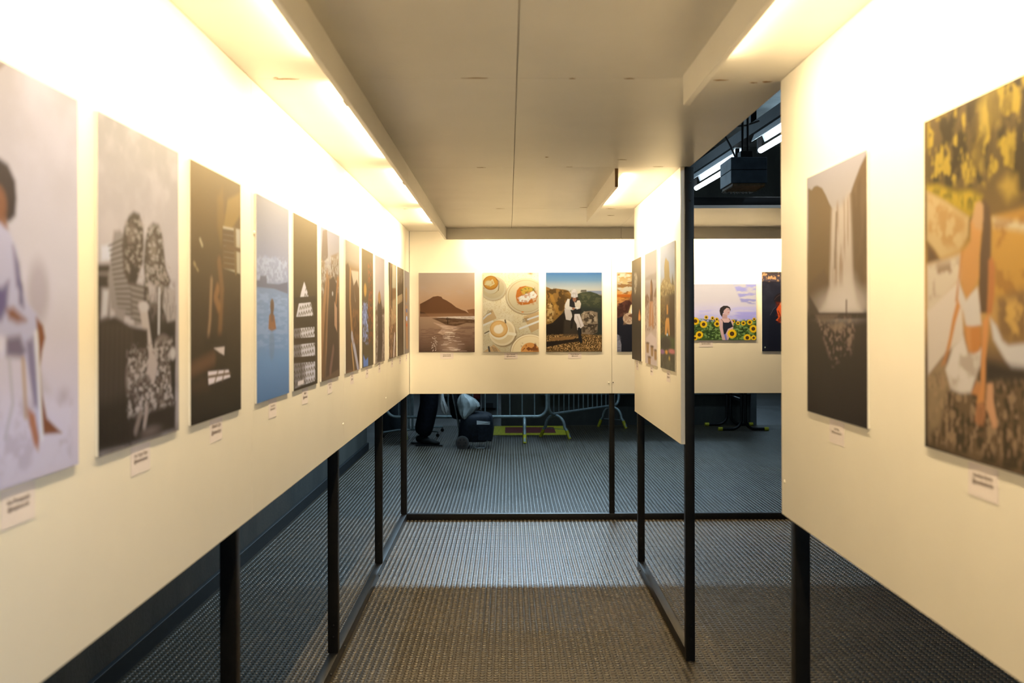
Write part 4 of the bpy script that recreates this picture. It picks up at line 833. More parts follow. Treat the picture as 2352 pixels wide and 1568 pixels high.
  ['L', [[0.256, 0.972], [0.262, 0.972]], 0.0041, [0.6, 0.558, 0.61], 0.004, 0.9],
  ['L', [[0.306, 0.859], [0.312, 0.859]], 0.0041, [0.569, 0.532, 0.582], 0.004, 0.9],
  ['L', [[0.235, 0.917], [0.242, 0.917]], 0.0041, [0.587, 0.547, 0.598], 0.004, 0.9],
  ['L', [[0.303, 0.884], [0.309, 0.884]], 0.0041, [0.577, 0.538, 0.589], 0.004, 0.9],
  ['L', [[0.31, 0.87], [0.316, 0.87]], 0.0041, [0.573, 0.535, 0.585], 0.004, 0.9],
  ['L', [[0.28, 0.926], [0.287, 0.926]], 0.0041, [0.59, 0.549, 0.6], 0.004, 0.9],
  ['L', [[0.281, 0.829], [0.287, 0.829]], 0.0041, [0.56, 0.524, 0.574], 0.004, 0.9],
  ['L', [[0.3, 0.953], [0.306, 0.953]], 0.0041, [0.598, 0.556, 0.608], 0.004, 0.9],
  ['L', [[0.327, 0.871], [0.334, 0.871]], 0.0041, [0.573, 0.535, 0.585], 0.004, 0.9],
  ['L', [[0.249, 0.91], [0.255, 0.91]], 0.0041, [0.585, 0.545, 0.596], 0.004, 0.9],
  ['L', [[0.304, 0.819], [0.31, 0.819]], 0.0041, [0.557, 0.522, 0.571], 0.004, 0.9],
  ['L', [[0.289, 0.877], [0.295, 0.877]], 0.0041, [0.575, 0.536, 0.587], 0.004, 0.9],
  ['L', [[0.265, 0.924], [0.272, 0.924]], 0.0041, [0.589, 0.548, 0.6], 0.004, 0.9],
  ['L', [[0.27, 0.863], [0.276, 0.863]], 0.0041, [0.57, 0.533, 0.583], 0.004, 0.9],
  ['L', [[0.278, 0.806], [0.284, 0.806]], 0.0041, [0.554, 0.518, 0.568], 0.004, 0.9],
  ['L', [[0.297, 0.979], [0.303, 0.979]], 0.0041, [0.6, 0.558, 0.61], 0.004, 0.9],
  ['L', [[0.228, 0.953], [0.234, 0.953]], 0.0041, [0.598, 0.556, 0.608], 0.004, 0.9],
  ['L', [[0.293, 0.98], [0.299, 0.98]], 0.0041, [0.6, 0.558, 0.61], 0.004, 0.9],
  ['L', [[0.304, 0.894], [0.31, 0.894]], 0.0041, [0.58, 0.541, 0.591], 0.004, 0.9],
  ['L', [[0.317, 0.909], [0.323, 0.909]], 0.0041, [0.584, 0.545, 0.596], 0.004, 0.9],
  ['L', [[0.254, 0.983], [0.26, 0.983]], 0.0041, [0.6, 0.558, 0.61], 0.004, 0.9],
  ['L', [[0.247, 0.824], [0.253, 0.824]], 0.0041, [0.559, 0.523, 0.572], 0.004, 0.9],
  ['L', [[0.238, 0.941], [0.244, 0.941]], 0.0041, [0.594, 0.553, 0.605], 0.004, 0.9],
  ['L', [[0.284, 0.917], [0.29, 0.917]], 0.0041, [0.587, 0.547, 0.598], 0.004, 0.9],
  ['L', [[0.252, 0.975], [0.258, 0.975]], 0.0041, [0.6, 0.558, 0.61], 0.004, 0.9],
  ['L', [[0.223, 0.878], [0.229, 0.878]], 0.0041, [0.575, 0.537, 0.587], 0.004, 0.9],
  ['L', [[0.237, 0.933], [0.243, 0.933]], 0.0041, [0.592, 0.551, 0.602], 0.004, 0.9],
  ['L', [[0.52, 0.589], [0.518, 0.644]], 0.0071, [0.02, 0.011, 0.01], 0.004, 1],
  ['L', [[0.518, 0.589], [0.562, 0.58]], 0.0061, [0.02, 0.011, 0.01], 0.004, 1],
  ['L', [[0.514, 0.589], [0.493, 0.575], [0.509, 0.565], [0.534, 0.575]], 0.0041, [0.02, 0.011, 0.01], 0.004, 1],
  ['E', [0.499, 0.59], 0.0081, 0.0057, [0.02, 0.011, 0.01], 0.004, 1, 0],
 ],
 'b2': [
  ['F', [0.414, 0.407, 0.361]],
  ['N', None, 7.5, 10.5, [0.448, 0.466, 0.472], 0.5, 0.255, 0.6, 2],
  ['N', None, 90, 120, [0.306, 0.265, 0.197], 0.68, 0.051, 0.6, 3],
  ['E', [0.191, 0.211], 0.232, 0.1494, [0.102, 0.068, 0.035], 0.02, 0.6, 0],
  ['E', [0.181, 0.194], 0.232, 0.1523, [0.27, 0.275, 0.254], 0.006, 1, 0],
  ['E', [0.181, 0.194], 0.2035, 0.1322, [0.244, 0.235, 0.199], 0.02, 1, 0],
  ['E', [0.16, 0.171], 0.1384, 0.0977, [0.188, 0.157, 0.106], 0.008, 1, 0],
  ['E', [0.146, 0.151], 0.1465, 0.1149, [0.248, 0.253, 0.242], 0.006, 1, 0],
  ['E', [0.14, 0.128], 0.1364, 0.0891, [0.141, 0.06, 0.011], 0.006, 1, 0],
  ['E', [0.14, 0.125], 0.1221, 0.079, [0.199, 0.116, 0.025], 0.02, 1, 0],
  ['E', [0.105, 0.131], 0.0611, 0.0316, [0.255, 0.256, 0.199], 0.03, 1, 0],
  ['L', [[0.038, 0.147], [0.109, 0.139], [0.17, 0.089], [0.201, 0.139], [0.13, 0.168]], 0.0092, [0.258, 0.26, 0.202], 0.01, 1],
  ['L', [[-0.003, 0.19], [0.028, 0.197]], 0.0102, [0.207, 0.189, 0.152], 0.01, 1],
  ['L', [[0.241, 0.082], [0.288, 0.11], [0.276, 0.225]], 0.0061, [0.053, 0.034, 0.018], 0.01, 0.8],
  ['E', [0.767, 0.303], 0.3623, 0.2299, [0.114, 0.075, 0.043], 0.012, 0.7, 0],
  ['E', [0.771, 0.296], 0.3541, 0.2227, [0.316, 0.314, 0.285], 0.005, 1, 0],
  ['E', [0.771, 0.296], 0.3256, 0.2026, [0.231, 0.192, 0.126], 0.008, 1, 0],
  ['E', [0.775, 0.296], 0.3175, 0.1968, [0.304, 0.3, 0.26], 0.01, 1, 0],
  ['P', [[0.608, 0.225], [0.659, 0.182], [0.761, 0.167], [0.883, 0.188], [0.944, 0.238], [0.981, 0.296], [0.944, 0.368], [0.822, 0.4], [0.68, 0.411], [0.609, 0.376], [0.588, 0.297]], [0.232, 0.084, 0.017], 0.012, 1],
  ['P', [[0.679, 0.21], [0.781, 0.174], [0.893, 0.195], [0.924, 0.239], [0.802, 0.26], [0.7, 0.282]], [0.231, 0.187, 0.042], 0.015, 1],
  ['N', [[0.659, 0.182], [0.944, 0.181], [0.944, 0.296], [0.659, 0.296]], 39, 54, [0.066, 0.074, 0.019], 0.62, 0.068, 0.8, 4],
  ['P', [[0.619, 0.318], [0.72, 0.282], [0.802, 0.26], [0.903, 0.231], [0.969, 0.282], [0.944, 0.317], [0.843, 0.339], [0.802, 0.375], [0.66, 0.368]], [0.369, 0.422, 0.523], 0.014, 1],
  ['N', [[0.608, 0.225], [0.975, 0.224], [0.975, 0.411], [0.609, 0.411]], 30, 42, [0.21, 0.086, 0.022], 0.62, 0.085, 0.7, 5],
  ['N', [[0.609, 0.354], [0.975, 0.31], [0.945, 0.404], [0.639, 0.419]], 21, 30, [0.364, 0.338, 0.302], 0.6, 0.102, 0.7, 6],
  ['E', [0.709, 0.497], 0.0204, 0.0072, [0.341, 0.117, 0.03], 0.012, 1, 0],
  ['P', [[0.001, 0.556], [0.167, 0.461], [0.245, 0.577], [0.009, 0.651]], [0.321, 0.26, 0.183], 0.006, 1],
  ['L', [[0.062, 0.53], [0.1, 0.473]], 0.0041, [0.104, 0.096, 0.087], 0.004, 1],
  ['L', [[0.086, 0.527], [0.121, 0.477]], 0.0041, [0.105, 0.096, 0.087], 0.004, 1],
  ['L', [[0.111, 0.524], [0.141, 0.481]], 0.0041, [0.105, 0.097, 0.087], 0.004, 1],
  ['L', [[0.135, 0.521], [0.161, 0.486]], 0.0041, [0.105, 0.097, 0.087], 0.004, 1],
  ['L', [[0.001, 0.585], [0.074, 0.535], [0.135, 0.513]], 0.0142, [0.367, 0.416, 0.534], 0.006, 1],
  ['L', [[0.001, 0.664], [0.172, 0.613]], 0.0163, [0.451, 0.503, 0.604], 0.006, 1],
  ['P', [[0.721, 0.555], [1.006, 0.49], [1.007, 0.705], [0.864, 0.759]], [0.334, 0.267, 0.182], 0.006, 1],
  ['L', [[0.711, 0.587], [0.813, 0.569]], 0.0041, [0.067, 0.061, 0.055], 0.004, 1],
  ['L', [[0.711, 0.599], [0.813, 0.582]], 0.0041, [0.068, 0.063, 0.056], 0.004, 1],
  ['L', [[0.711, 0.612], [0.813, 0.595]], 0.0041, [0.069, 0.064, 0.057], 0.004, 1],
  ['L', [[0.711, 0.625], [0.813, 0.608]], 0.0041, [0.07, 0.065, 0.058], 0.004, 1],
  ['L', [[0.803, 0.592], [0.884, 0.572], [1.006, 0.543]], 0.0142, [0.397, 0.463, 0.618], 0.006, 1],
  ['L', [[0.661, 0.706], [1.006, 0.612]], 0.0163, [0.489, 0.561, 0.703], 0.006, 1],
  ['E', [0.368, 0.778], 0.2361, 0.1609, [0.143, 0.101, 0.062], 0.02, 0.7, 0],
  ['E', [0.345, 0.754], 0.2361, 0.1667, [0.568, 0.559, 0.517], 0.005, 1, 0],
  ['E', [0.345, 0.754], 0.2035, 0.1408, [0.491, 0.462, 0.385], 0.02, 1, 0],
  ['L', [[0.396, 0.599], [0.406, 0.634]], 0.0122, [0.067, 0.061, 0.054], 0.006, 1],
  ['L', [[0.437, 0.764], [0.569, 0.778]], 0.0265, [0.612, 0.635, 0.646], 0.008, 1],
  ['E', [0.29, 0.728], 0.171, 0.1178, [0.611, 0.638, 0.656], 0.006, 1, 0],
  ['E', [0.284, 0.711], 0.1608, 0.1063, [0.352, 0.225, 0.088], 0.006, 1, 0],
  ['E', [0.284, 0.708], 0.1465, 0.0948, [0.491, 0.361, 0.196], 0.02, 1, 0],
  ['E', [0.278, 0.714], 0.0855, 0.0546, [0.638, 0.657, 0.684], 0.02, 1, 0],
  ['E', [0.311, 0.678], 0.0244, 0.0259, [0.617, 0.635, 0.661], 0.01, 1, 0],
  ['L', [[0.03, 0.764], [0.111, 0.736]], 0.0081, [0.06, 0.055, 0.052], 0.004, 1],
  ['L', [[0.04, 0.779], [0.122, 0.75]], 0.0061, [0.435, 0.49, 0.589], 0.004, 1],
  ['E', [0.835, 1], 0.3501, 0.227, [0.168, 0.113, 0.068], 0.012, 0.7, 0],
  ['E', [0.841, 1.003], 0.3419, 0.2241, [0.682, 0.67, 0.62], 0.005, 1, 0],
  ['E', [0.841, 1.003], 0.3175, 0.2069, [0.495, 0.415, 0.292], 0.008, 1, 0],
  ['E', [0.843, 1.004], 0.3094, 0.2011, [0.655, 0.625, 0.529], 0.01, 1, 0],
  ['E', [0.839, 0.993], 0.1628, 0.1092, [0.495, 0.262, 0.097], 0.008, 1, 0],
  ['N', [[0.676, 0.885], [1.001, 0.885], [1.002, 1], [0.676, 1]], 19.5, 27, [0.122, 0.044, 0.021], 0.55, 0.051, 0.95, 7],
  ['P', [[0.01, 0.996], [0.193, 0.904], [0.32, 0.995]], [0.389, 0.299, 0.203], 0.006, 1],
  ['L', [[0.102, 0.937], [0.116, 0.996]], 0.0163, [0.049, 0.055, 0.068], 0.006, 1],
  ['L', [[0.163, 0.937], [0.204, 0.995]], 0.0041, [0.055, 0.051, 0.049], 0.004, 1],
  ['L', [[0.191, 0.942], [0.23, 0.995]], 0.0041, [0.055, 0.051, 0.049], 0.004, 1],
  ['L', [[0.22, 0.948], [0.257, 0.995]], 0.0041, [0.055, 0.051, 0.049], 0.004, 1],
  ['E', [0.852, 0.012], 0.0366, 0.0115, [0.123, 0.078, 0.045], 0.03, 1, 0],
 ],
 'b3': [
  ['F', [0.04, 0.03, 0.021]],
  ['G', [[0, [0.014, 0.059, 0.198]], [0.1, [0.053, 0.117, 0.253]], [0.2, [0.204, 0.246, 0.321]], [0.26, [0.268, 0.27, 0.274]], [0.3, [0.022, 0.022, 0.019]], [1, [0.037, 0.025, 0.018]]]],
  ['P', [[0.711, 0.231], [0.996, 0.231], [0.996, 0.279], [0.772, 0.258]], [0.099, 0.134, 0.247], 0.008, 1],
  ['P', [[0.528, 0.28], [0.65, 0.248], [0.792, 0.24], [0.915, 0.268], [0.996, 0.308], [0.998, 0.797], [0.489, 0.798]], [0.021, 0.029, 0.023], 0.01, 1],
  ['N', [[0.609, 0.251], [0.996, 0.279], [0.997, 0.452], [0.61, 0.424]], 21, 33, [0.048, 0.057, 0.039], 0.56, 0.102, 0.8, 3],
  ['P', [[0.619, 0.231], [0.629, 0.22], [0.721, 0.218], [0.727, 0.245], [0.619, 0.247]], [0.051, 0.054, 0.057], 0.006, 1],
  ['P', [[0.61, 0.424], [0.997, 0.452], [0.998, 0.797], [0.733, 0.797]], [0.012, 0.017, 0.023], 0.05, 0.8],
  ['P', [[-0.006, 0.178], [0.043, 0.189], [0.1, 0.209], [0.182, 0.2], [0.345, 0.217], [0.406, 0.232], [0.451, 0.28], [0.443, 0.352], [0.345, 0.453], [0.264, 0.539], [0.102, 0.64], [-0.004, 0.655]], [0.119, 0.072, 0.024], 0.01, 1],
  ['N', [[-0.006, 0.178], [0.45, 0.223], [0.427, 0.395], [0.102, 0.64], [-0.004, 0.655]], 19.5, 25.5, [0.03, 0.019, 0.009], 0.54, 0.085, 0.9, 4],
  ['N', [[-0.005, 0.367], [0.182, 0.396], [0.122, 0.626], [-0.004, 0.655]], 24, 30, [0.311, 0.238, 0.122], 0.6, 0.085, 0.8, 5],
  ['P', [[0.043, 0.252], [0.121, 0.281], [0.264, 0.539], [0.183, 0.511], [0.101, 0.367]], [0.218, 0.131, 0.031], 0.02, 0.6],
  ['P', [[0.304, 0.238], [0.447, 0.295], [0.406, 0.367], [0.345, 0.367]], [0.058, 0.036, 0.015], 0.03, 0.7],
  ['P', [[0.264, 0.532], [0.366, 0.496], [0.651, 0.596], [0.652, 0.797], [-0.003, 0.813], [-0.004, 0.662], [0.122, 0.633]], [0.01, 0.008, 0.009], 0.015, 1],
  ['P', [[0.627, 0.527], [0.681, 0.493], [0.814, 0.484], [0.92, 0.509], [0.924, 0.653], [0.916, 0.754], [0.815, 0.783], [0.636, 0.776]], [0.135, 0.113, 0.1], 0.01, 1],
  ['N', [[0.626, 0.484], [0.924, 0.495], [0.925, 0.782], [0.627, 0.776]], 21, 27, [0.027, 0.022, 0.021], 0.56, 0.085, 0.9, 6],
  ['N', [[0.626, 0.484], [0.924, 0.495], [0.924, 0.653], [0.627, 0.654]], 24, 30, [0.282, 0.259, 0.248], 0.62, 0.085, 0.8, 7],
  ['L', [[0.631, 0.661], [0.774, 0.675], [0.92, 0.653]], 0.0071, [0.018, 0.015, 0.016], 0.01, 1],
  ['P', [[-0.003, 0.798], [0.326, 0.776], [0.652, 0.776], [0.998, 0.797], [0.999, 1.001], [-0.003, 1.002]], [0.103, 0.065, 0.03], 0.012, 1],
  ['N', [[-0.004, 0.777], [0.998, 0.782], [0.999, 1.001], [-0.003, 1.002]], 75, 105, [0.019, 0.013, 0.008], 0.52, 0.068, 0.95, 8],
  ['N', [[-0.004, 0.777], [0.998, 0.782], [0.999, 1.001], [-0.003, 1.002]], 82.5, 112.5, [0.395, 0.27, 0.137], 0.62, 0.051, 0.9, 9],
  ['P', [[-0.003, 0.87], [0.326, 0.855], [0.571, 0.826], [0.652, 0.797], [0.611, 0.869], [0.327, 0.898], [0.001, 0.942]], [0.013, 0.01, 0.01], 0.015, 1],
  ['P', [[0.072, 0.82], [0.53, 0.809], [0.489, 0.841], [0.082, 0.864]], [0.158, 0.096, 0.046], 0.012, 0.9],
  ['P', [[0.326, 0.597], [0.529, 0.611], [0.591, 0.797], [0.306, 0.798]], [0.027, 0.023, 0.023], 0.03, 0.7],
  ['P', [[0.329, 0.453], [0.447, 0.464], [0.468, 0.553], [0.438, 0.605], [0.356, 0.594], [0.335, 0.511]], [0.319, 0.325, 0.405], 0.008, 1],
  ['P', [[0.508, 0.519], [0.6, 0.524], [0.635, 0.596], [0.676, 0.671], [0.621, 0.704], [0.56, 0.726], [0.546, 0.654], [0.501, 0.596]], [0.41, 0.415, 0.543], 0.008, 1],
  ['L', [[0.559, 0.553], [0.621, 0.682]], 0.0061, [0.258, 0.246, 0.283], 0.01, 1],
  ['L', [[0.591, 0.711], [0.601, 0.797], [0.622, 0.872]], 0.0265, [0.007, 0.009, 0.016], 0.006, 1],
  ['L', [[0.468, 0.596], [0.452, 0.697]], 0.0163, [0.008, 0.008, 0.012], 0.008, 1],
  ['P', [[0.418, 0.352], [0.467, 0.316], [0.548, 0.32], [0.599, 0.366], [0.641, 0.496], [0.61, 0.519], [0.468, 0.528], [0.431, 0.467]], [0.009, 0.01, 0.016], 0.01, 1],
  ['P', [[0.422, 0.335], [0.386, 0.332], [0.341, 0.398], [0.333, 0.442], [0.366, 0.467], [0.488, 0.474], [0.496, 0.45], [0.417, 0.427]], [0.363, 0.382, 0.451], 0.008, 1],
  ['P', [[0.561, 0.352], [0.601, 0.352], [0.626, 0.395], [0.61, 0.453], [0.549, 0.467], [0.518, 0.424], [0.508, 0.367], [0.536, 0.384]], [0.334, 0.342, 0.386], 0.008, 1],
  ['L', [[0.451, 0.453], [0.569, 0.445]], 0.0092, [0.402, 0.454, 0.591], 0.006, 1],
  ['E', [0.488, 0.456], 0.0285, 0.0129, [0.183, 0.094, 0.063], 0.012, 1, 0],
  ['P', [[0.451, 0.302], [0.569, 0.302], [0.585, 0.352], [0.528, 0.352], [0.451, 0.326]], [0.021, 0.012, 0.01], 0.008, 1],
  ['E', [0.508, 0.338], 0.0326, 0.0316, [0.143, 0.074, 0.058], 0.008, 1, 0],
  ['P', [[0.447, 0.303], [0.459, 0.24], [0.495, 0.206], [0.528, 0.211], [0.56, 0.252], [0.569, 0.306], [0.508, 0.321]], [0.27, 0.296, 0.407], 0.006, 1],
  ['N', [[0.446, 0.223], [0.568, 0.223], [0.569, 0.32], [0.447, 0.321]], 51, 45, [0.196, 0.198, 0.242], 0.55, 0.102, 0.7, 3],
 ],
 'b4': [
  ['F', [0.007, 0.008, 0.015]],
  ['G', [[0, [0.188, 0.113, 0.041]], [0.15, [0.283, 0.254, 0.168]], [0.3, [0.338, 0.164, 0.039]], [0.38, [0.318, 0.162, 0.069]], [0.45, [0.052, 0.027, 0.022]], [0.6, [0.009, 0.01, 0.019]], [1, [0.008, 0.011, 0.025]]]],
  ['N', [[-0.007, -0.001], [1.092, -0.003], [1.093, 0.363], [-0.006, 0.365]], 7.5, 24, [0.1, 0.045, 0.017], 0.56, 0.102, 0.8, 3],
  ['N', [[-0.007, -0.001], [1.092, -0.003], [1.093, 0.277], [-0.006, 0.279]], 9, 30, [0.3, 0.324, 0.336], 0.6, 0.102, 0.9, 4],
  ['P', [[-0.006, 0.279], [1.093, 0.277], [1.093, 0.317], [-0.006, 0.313]], [0.247, 0.074, 0.013], 0.02, 1],
  ['P', [[-0.001, 0.451], [0.055, 0.394], [0.157, 0.351], [0.218, 0.35], [0.259, 0.279], [0.293, 0.207], [0.401, 0.192], [0.482, 0.278], [0.401, 0.393], [0.3, 0.422], [0.198, 0.494], [0.137, 0.552], [-0.001, 0.581]], [0.062, 0.026, 0.024], 0.012, 1],
  ['N', [[-0.002, 0.336], [0.3, 0.35], [0.137, 0.566], [-0.001, 0.581]], 24, 30, [0.025, 0.011, 0.013], 0.55, 0.102, 0.8, 5],
  ['P', [[0.222, 0.35], [0.248, 0.293], [0.289, 0.192], [0.401, 0.185], [0.462, 0.278], [0.381, 0.365], [0.279, 0.393]], [0.122, 0.057, 0.034], 0.012, 1],
  ['P', [[0.249, 0.415], [0.294, 0.393], [0.381, 0.422], [0.382, 0.537], [0.259, 0.523], [0.208, 0.509]], [0.519, 0.516, 0.386], 0.015, 1],
  ['E', [0.3, 0.494], 0.0448, 0.0575, [0.536, 0.685, 0.9], 0.03, 1, 0],
  ['P', [[-0.001, 0.581], [0.117, 0.552], [0.294, 0.638], [1.094, 0.622], [1.096, 1.003], [-0.012, 1.005]], [0.008, 0.01, 0.022], 0.012, 1],
  ['E', [0.223, 0.583], 0.114, 0.0718, [0.368, 0.304, 0.282], 0.012, 1, 0],
  ['N', [[0.109, 0.509], [0.341, 0.508], [0.341, 0.659], [0.109, 0.66]], 39, 48, [0.21, 0.145, 0.116], 0.54, 0.102, 0.8, 6],
  ['E', [0.26, 0.546], 0.0529, 0.0201, [0.089, 0.047, 0.035], 0.01, 1, 0],
  ['E', [0.686, 0.364], 0.3053, 0.3735, [0.02, 0.013, 0.016], 0.06, 1, 0],
  ['P', [[-0.012, 0.775], [0.037, 0.796], [0.078, 0.911], [0.074, 1.004], [-0.012, 1.005]], [0.164, 0.181, 0.293], 0.012, 1],
  ['N', [[-0.012, 0.775], [0.077, 0.796], [0.078, 1.004], [-0.012, 1.005]], 21, 60, [0.074, 0.085, 0.147], 0.5, 0.102, 0.8, 7],
 ],
 'b5': [
  ['F', [0.465, 0.5, 0.85]],
  ['G', [[0, [0.275, 0.299, 0.439]], [0.3, [0.393, 0.417, 0.632]], [0.5, [0.433, 0.463, 0.869]], [0.62, [0.359, 0.39, 0.9]], [0.7, [0.311, 0.359, 0.9]], [1, [0.061, 0.133, 0.049]]]],
  ['N', [[0.705, -0.005], [1.004, -0.006], [1.004, 0.394], [0.803, 0.326]], 7.5, 21, [0.175, 0.199, 0.602], 0.5, 0.153, 0.9, 3],
  ['N', [[0.271, 0.396], [1.004, 0.394], [1.005, 0.599], [0.271, 0.602]], 6, 27, [0.34, 0.373, 0.9], 0.5, 0.204, 0.7, 4],
  ['N', [[0.642, 0.486], [1.004, 0.485], [1.005, 0.668], [0.642, 0.646]], 4.5, 15, [0.238, 0.257, 0.9], 0.48, 0.204, 0.7, 14],
  ['P', [[-0.019, 0.603], [0.215, 0.59], [0.32, 0.67], [0.529, 0.658], [0.707, 0.669], [1.005, 0.633], [1.005, 0.999], [-0.018, 1.002]], [0.049, 0.102, 0.033], 0.03, 1],
  ['N', [[-0.019, 0.603], [1.005, 0.633], [1.005, 0.999], [-0.018, 1.002]], 39, 33, [0.015, 0.039, 0.019], 0.52, 0.085, 0.9, 5],
  ['N', [[-0.019, 0.603], [1.005, 0.633], [1.005, 0.999], [-0.018, 1.002]], 45, 36, [0.186, 0.326, 0.132], 0.64, 0.068, 0.8, 6],
  ['S', [0.368, 0.592], 0.0387, [0.576, 0.409, 0.013], [0.042, 0.024, 0.012]],
  ['S', [0.447, 0.607], 0.0355, [0.586, 0.416, 0.013], [0.043, 0.025, 0.012]],
  ['S', [0.707, 0.666], 0.0371, [0.622, 0.441, 0.014], [0.046, 0.026, 0.012]],
  ['S', [0.972, 0.628], 0.0322, [0.598, 0.424, 0.014], [0.044, 0.025, 0.012]],
  ['S', [0.768, 0.697], 0.0371, [0.641, 0.454, 0.015], [0.047, 0.027, 0.013]],
  ['S', [0.11, 0.648], 0.0484, [0.611, 0.433, 0.014], [0.045, 0.026, 0.012]],
  ['S', [0.038, 0.728], 0.0645, [0.661, 0.468, 0.015], [0.049, 0.028, 0.013]],
  ['S', [0.836, 0.697], 0.0451, [0.641, 0.454, 0.015], [0.047, 0.027, 0.013]],
  ['S', [0.5, 0.629], 0.0371, [0.599, 0.425, 0.014], [0.044, 0.025, 0.012]],
  ['S', [0.916, 0.682], 0.0532, [0.631, 0.447, 0.014], [0.047, 0.026, 0.013]],
  ['S', [0.231, 0.659], 0.0709, [0.617, 0.437, 0.014], [0.046, 0.026, 0.012]],
  ['S', [0.334, 0.716], 0.0693, [0.653, 0.462, 0.015], [0.048, 0.027, 0.013]],
  ['S', [0.505, 0.709], 0.058, [0.649, 0.459, 0.015], [0.048, 0.027, 0.013]],
  ['S', [0.961, 0.799], 0.0741, [0.709, 0.501, 0.016], [0.052, 0.03, 0.014]],
  ['S', [0.143, 0.819], 0.0725, [0.723, 0.51, 0.016], [0.053, 0.03, 0.014]],
  ['P', [[0.529, 0.635], [0.578, 0.606], [0.642, 0.6], [0.674, 0.629], [0.707, 0.669], [0.707, 0.783], [0.643, 1], [0.57, 1], [0.538, 0.806]], [0.501, 0.376, 0.502], 0.008, 1],
  ['P', [[0.569, 0.521], [0.634, 0.543], [0.63, 0.617], [0.569, 0.612]], [0.357, 0.258, 0.336], 0.008, 1],
  ['P', [[0.576, 0.663], [0.594, 0.686], [0.65, 0.686], [0.674, 0.652], [0.707, 0.76], [0.642, 0.8], [0.61, 0.897], [0.59, 0.903], [0.576, 0.783]], [0.013, 0.017, 0.038], 0.008, 1],
  ['L', [[0.557, 0.629], [0.582, 0.669]], 0.0024, [0.012, 0.016, 0.034], 0.004, 1],
  ['L', [[0.654, 0.617], [0.674, 0.657]], 0.0024, [0.012, 0.015, 0.033], 0.004, 1],
  ['P', [[0.59, 0.897], [0.618, 0.886], [0.631, 1], [0.61, 1]], [0.154, 0.178, 0.602], 0.01, 1],
  ['P', [[0.535, 0.475], [0.545, 0.424], [0.585, 0.386], [0.634, 0.386], [0.666, 0.412], [0.674, 0.452], [0.642, 0.44], [0.61, 0.486], [0.576, 0.521], [0.568, 0.589], [0.545, 0.544]], [0.019, 0.018, 0.025], 0.008, 1],
  ['P', [[0.597, 0.458], [0.626, 0.423], [0.658, 0.435], [0.668, 0.475], [0.658, 0.543], [0.634, 0.557], [0.593, 0.532], [0.585, 0.486]], [0.418, 0.325, 0.442], 0.008, 1],
  ['L', [[0.642, 0.511], [0.658, 0.503]], 0.0032, [0.271, 0.066, 0.119], 0.006, 1],
  ['L', [[0.635, 0.458], [0.656, 0.45]], 0.002, [0.036, 0.027, 0.038], 0.006, 1],
  ['P', [[0.664, 0.418], [0.676, 0.452], [0.671, 0.486], [0.662, 0.452]], [0.019, 0.018, 0.024], 0.008, 1],
  ['S', [0.692, 0.886], 0.087, [0.772, 0.542, 0.017], [0.057, 0.032, 0.015]],
  ['S', [0.28, 0.904], 0.0709, [0.786, 0.551, 0.018], [0.058, 0.032, 0.015]],
  ['S', [0.884, 0.959], 0.0693, [0.829, 0.579, 0.019], [0.061, 0.034, 0.016]],
  ['S', [0.965, 0.959], 0.0484, [0.828, 0.579, 0.019], [0.061, 0.034, 0.016]],
  ['S', [0.224, 0.961], 0.0484, [0.829, 0.58, 0.019], [0.061, 0.034, 0.016]],
 ],
 'b6': [
  ['F', [0.009, 0.011, 0.027]],
  ['G', [[0, [0.019, 0.015, 0.02]], [0.1, [0.039, 0.035, 0.058]], [0.125, [0.008, 0.009, 0.02]], [0.3, [0.011, 0.013, 0.03]], [0.6, [0.009, 0.012, 0.03]], [1, [0.01, 0.013, 0.033]]]],
  ['N', [[-0.016, 0.003], [1.035, 0.001], [1.035, 0.122], [-0.015, 0.123]], 24, 39, [0.289, 0.179, 0.105], 0.6, 0.085, 0.95, 4],
  ['N', [[-0.015, 0.132], [1.035, 0.13], [1.037, 0.492], [-0.014, 0.494]], 7.5, 9, [0.018, 0.021, 0.045], 0.5, 0.255, 0.6, 5],
  ['P', [[0.135, 0.575], [0.18, 0.494], [0.26, 0.429], [0.442, 0.364], [0.694, 0.493], [0.923, 0.654], [0.924, 1], [0.102, 1.002]], [0.007, 0.01, 0.027], 0.02, 1],
  ['E', [0.374, 0.348], 0.1598, 0.0887, [0.009, 0.008, 0.014], 0.02, 1, 0],
  ['P', [[0.26, 0.47], [0.294, 0.429], [0.351, 0.377], [0.465, 0.372], [0.534, 0.461], [0.512, 0.614], [0.398, 0.643], [0.341, 0.643], [0.249, 0.607], [0.295, 0.574]], [0.511, 0.086, 0.025], 0.015, 1],
  ['N', [[0.248, 0.373], [0.534, 0.372], [0.535, 0.646], [0.249, 0.647]], 15, 24, [0.106, 0.015, 0.01], 0.55, 0.102, 0.9, 6],
  ['L', [[0.289, 0.49], [0.317, 0.534], [0.352, 0.623]], 0.0069, [0.043, 0.008, 0.009], 0.01, 1],
  ['E', [0.351, 0.405], 0.0297, 0.0193, [0.543, 0.212, 0.12], 0.02, 1, 0],
  ['L', [[0.146, 0.542], [0.203, 0.47], [0.249, 0.441]], 0.0023, [0.103, 0.104, 0.176], 0.01, 0.7],
  ['L', [[0.225, 0.349], [0.26, 0.316], [0.328, 0.284]], 0.0029, [0.082, 0.049, 0.056], 0.01, 0.7],
  ['E', [0.054, 0.95], 0.0069, 0.0064, [0.689, 0.9, 0.9], 0.012, 1, 0],
 ],
 'd1': [
  ['F', [0.031, 0.024, 0.019]],
  ['G', [[0, [0.116, 0.093, 0.059]], [0.2, [0.072, 0.054, 0.032]], [0.4, [0.04, 0.029, 0.023]], [0.7, [0.019, 0.016, 0.016]], [1, [0.036, 0.03, 0.03]]]],
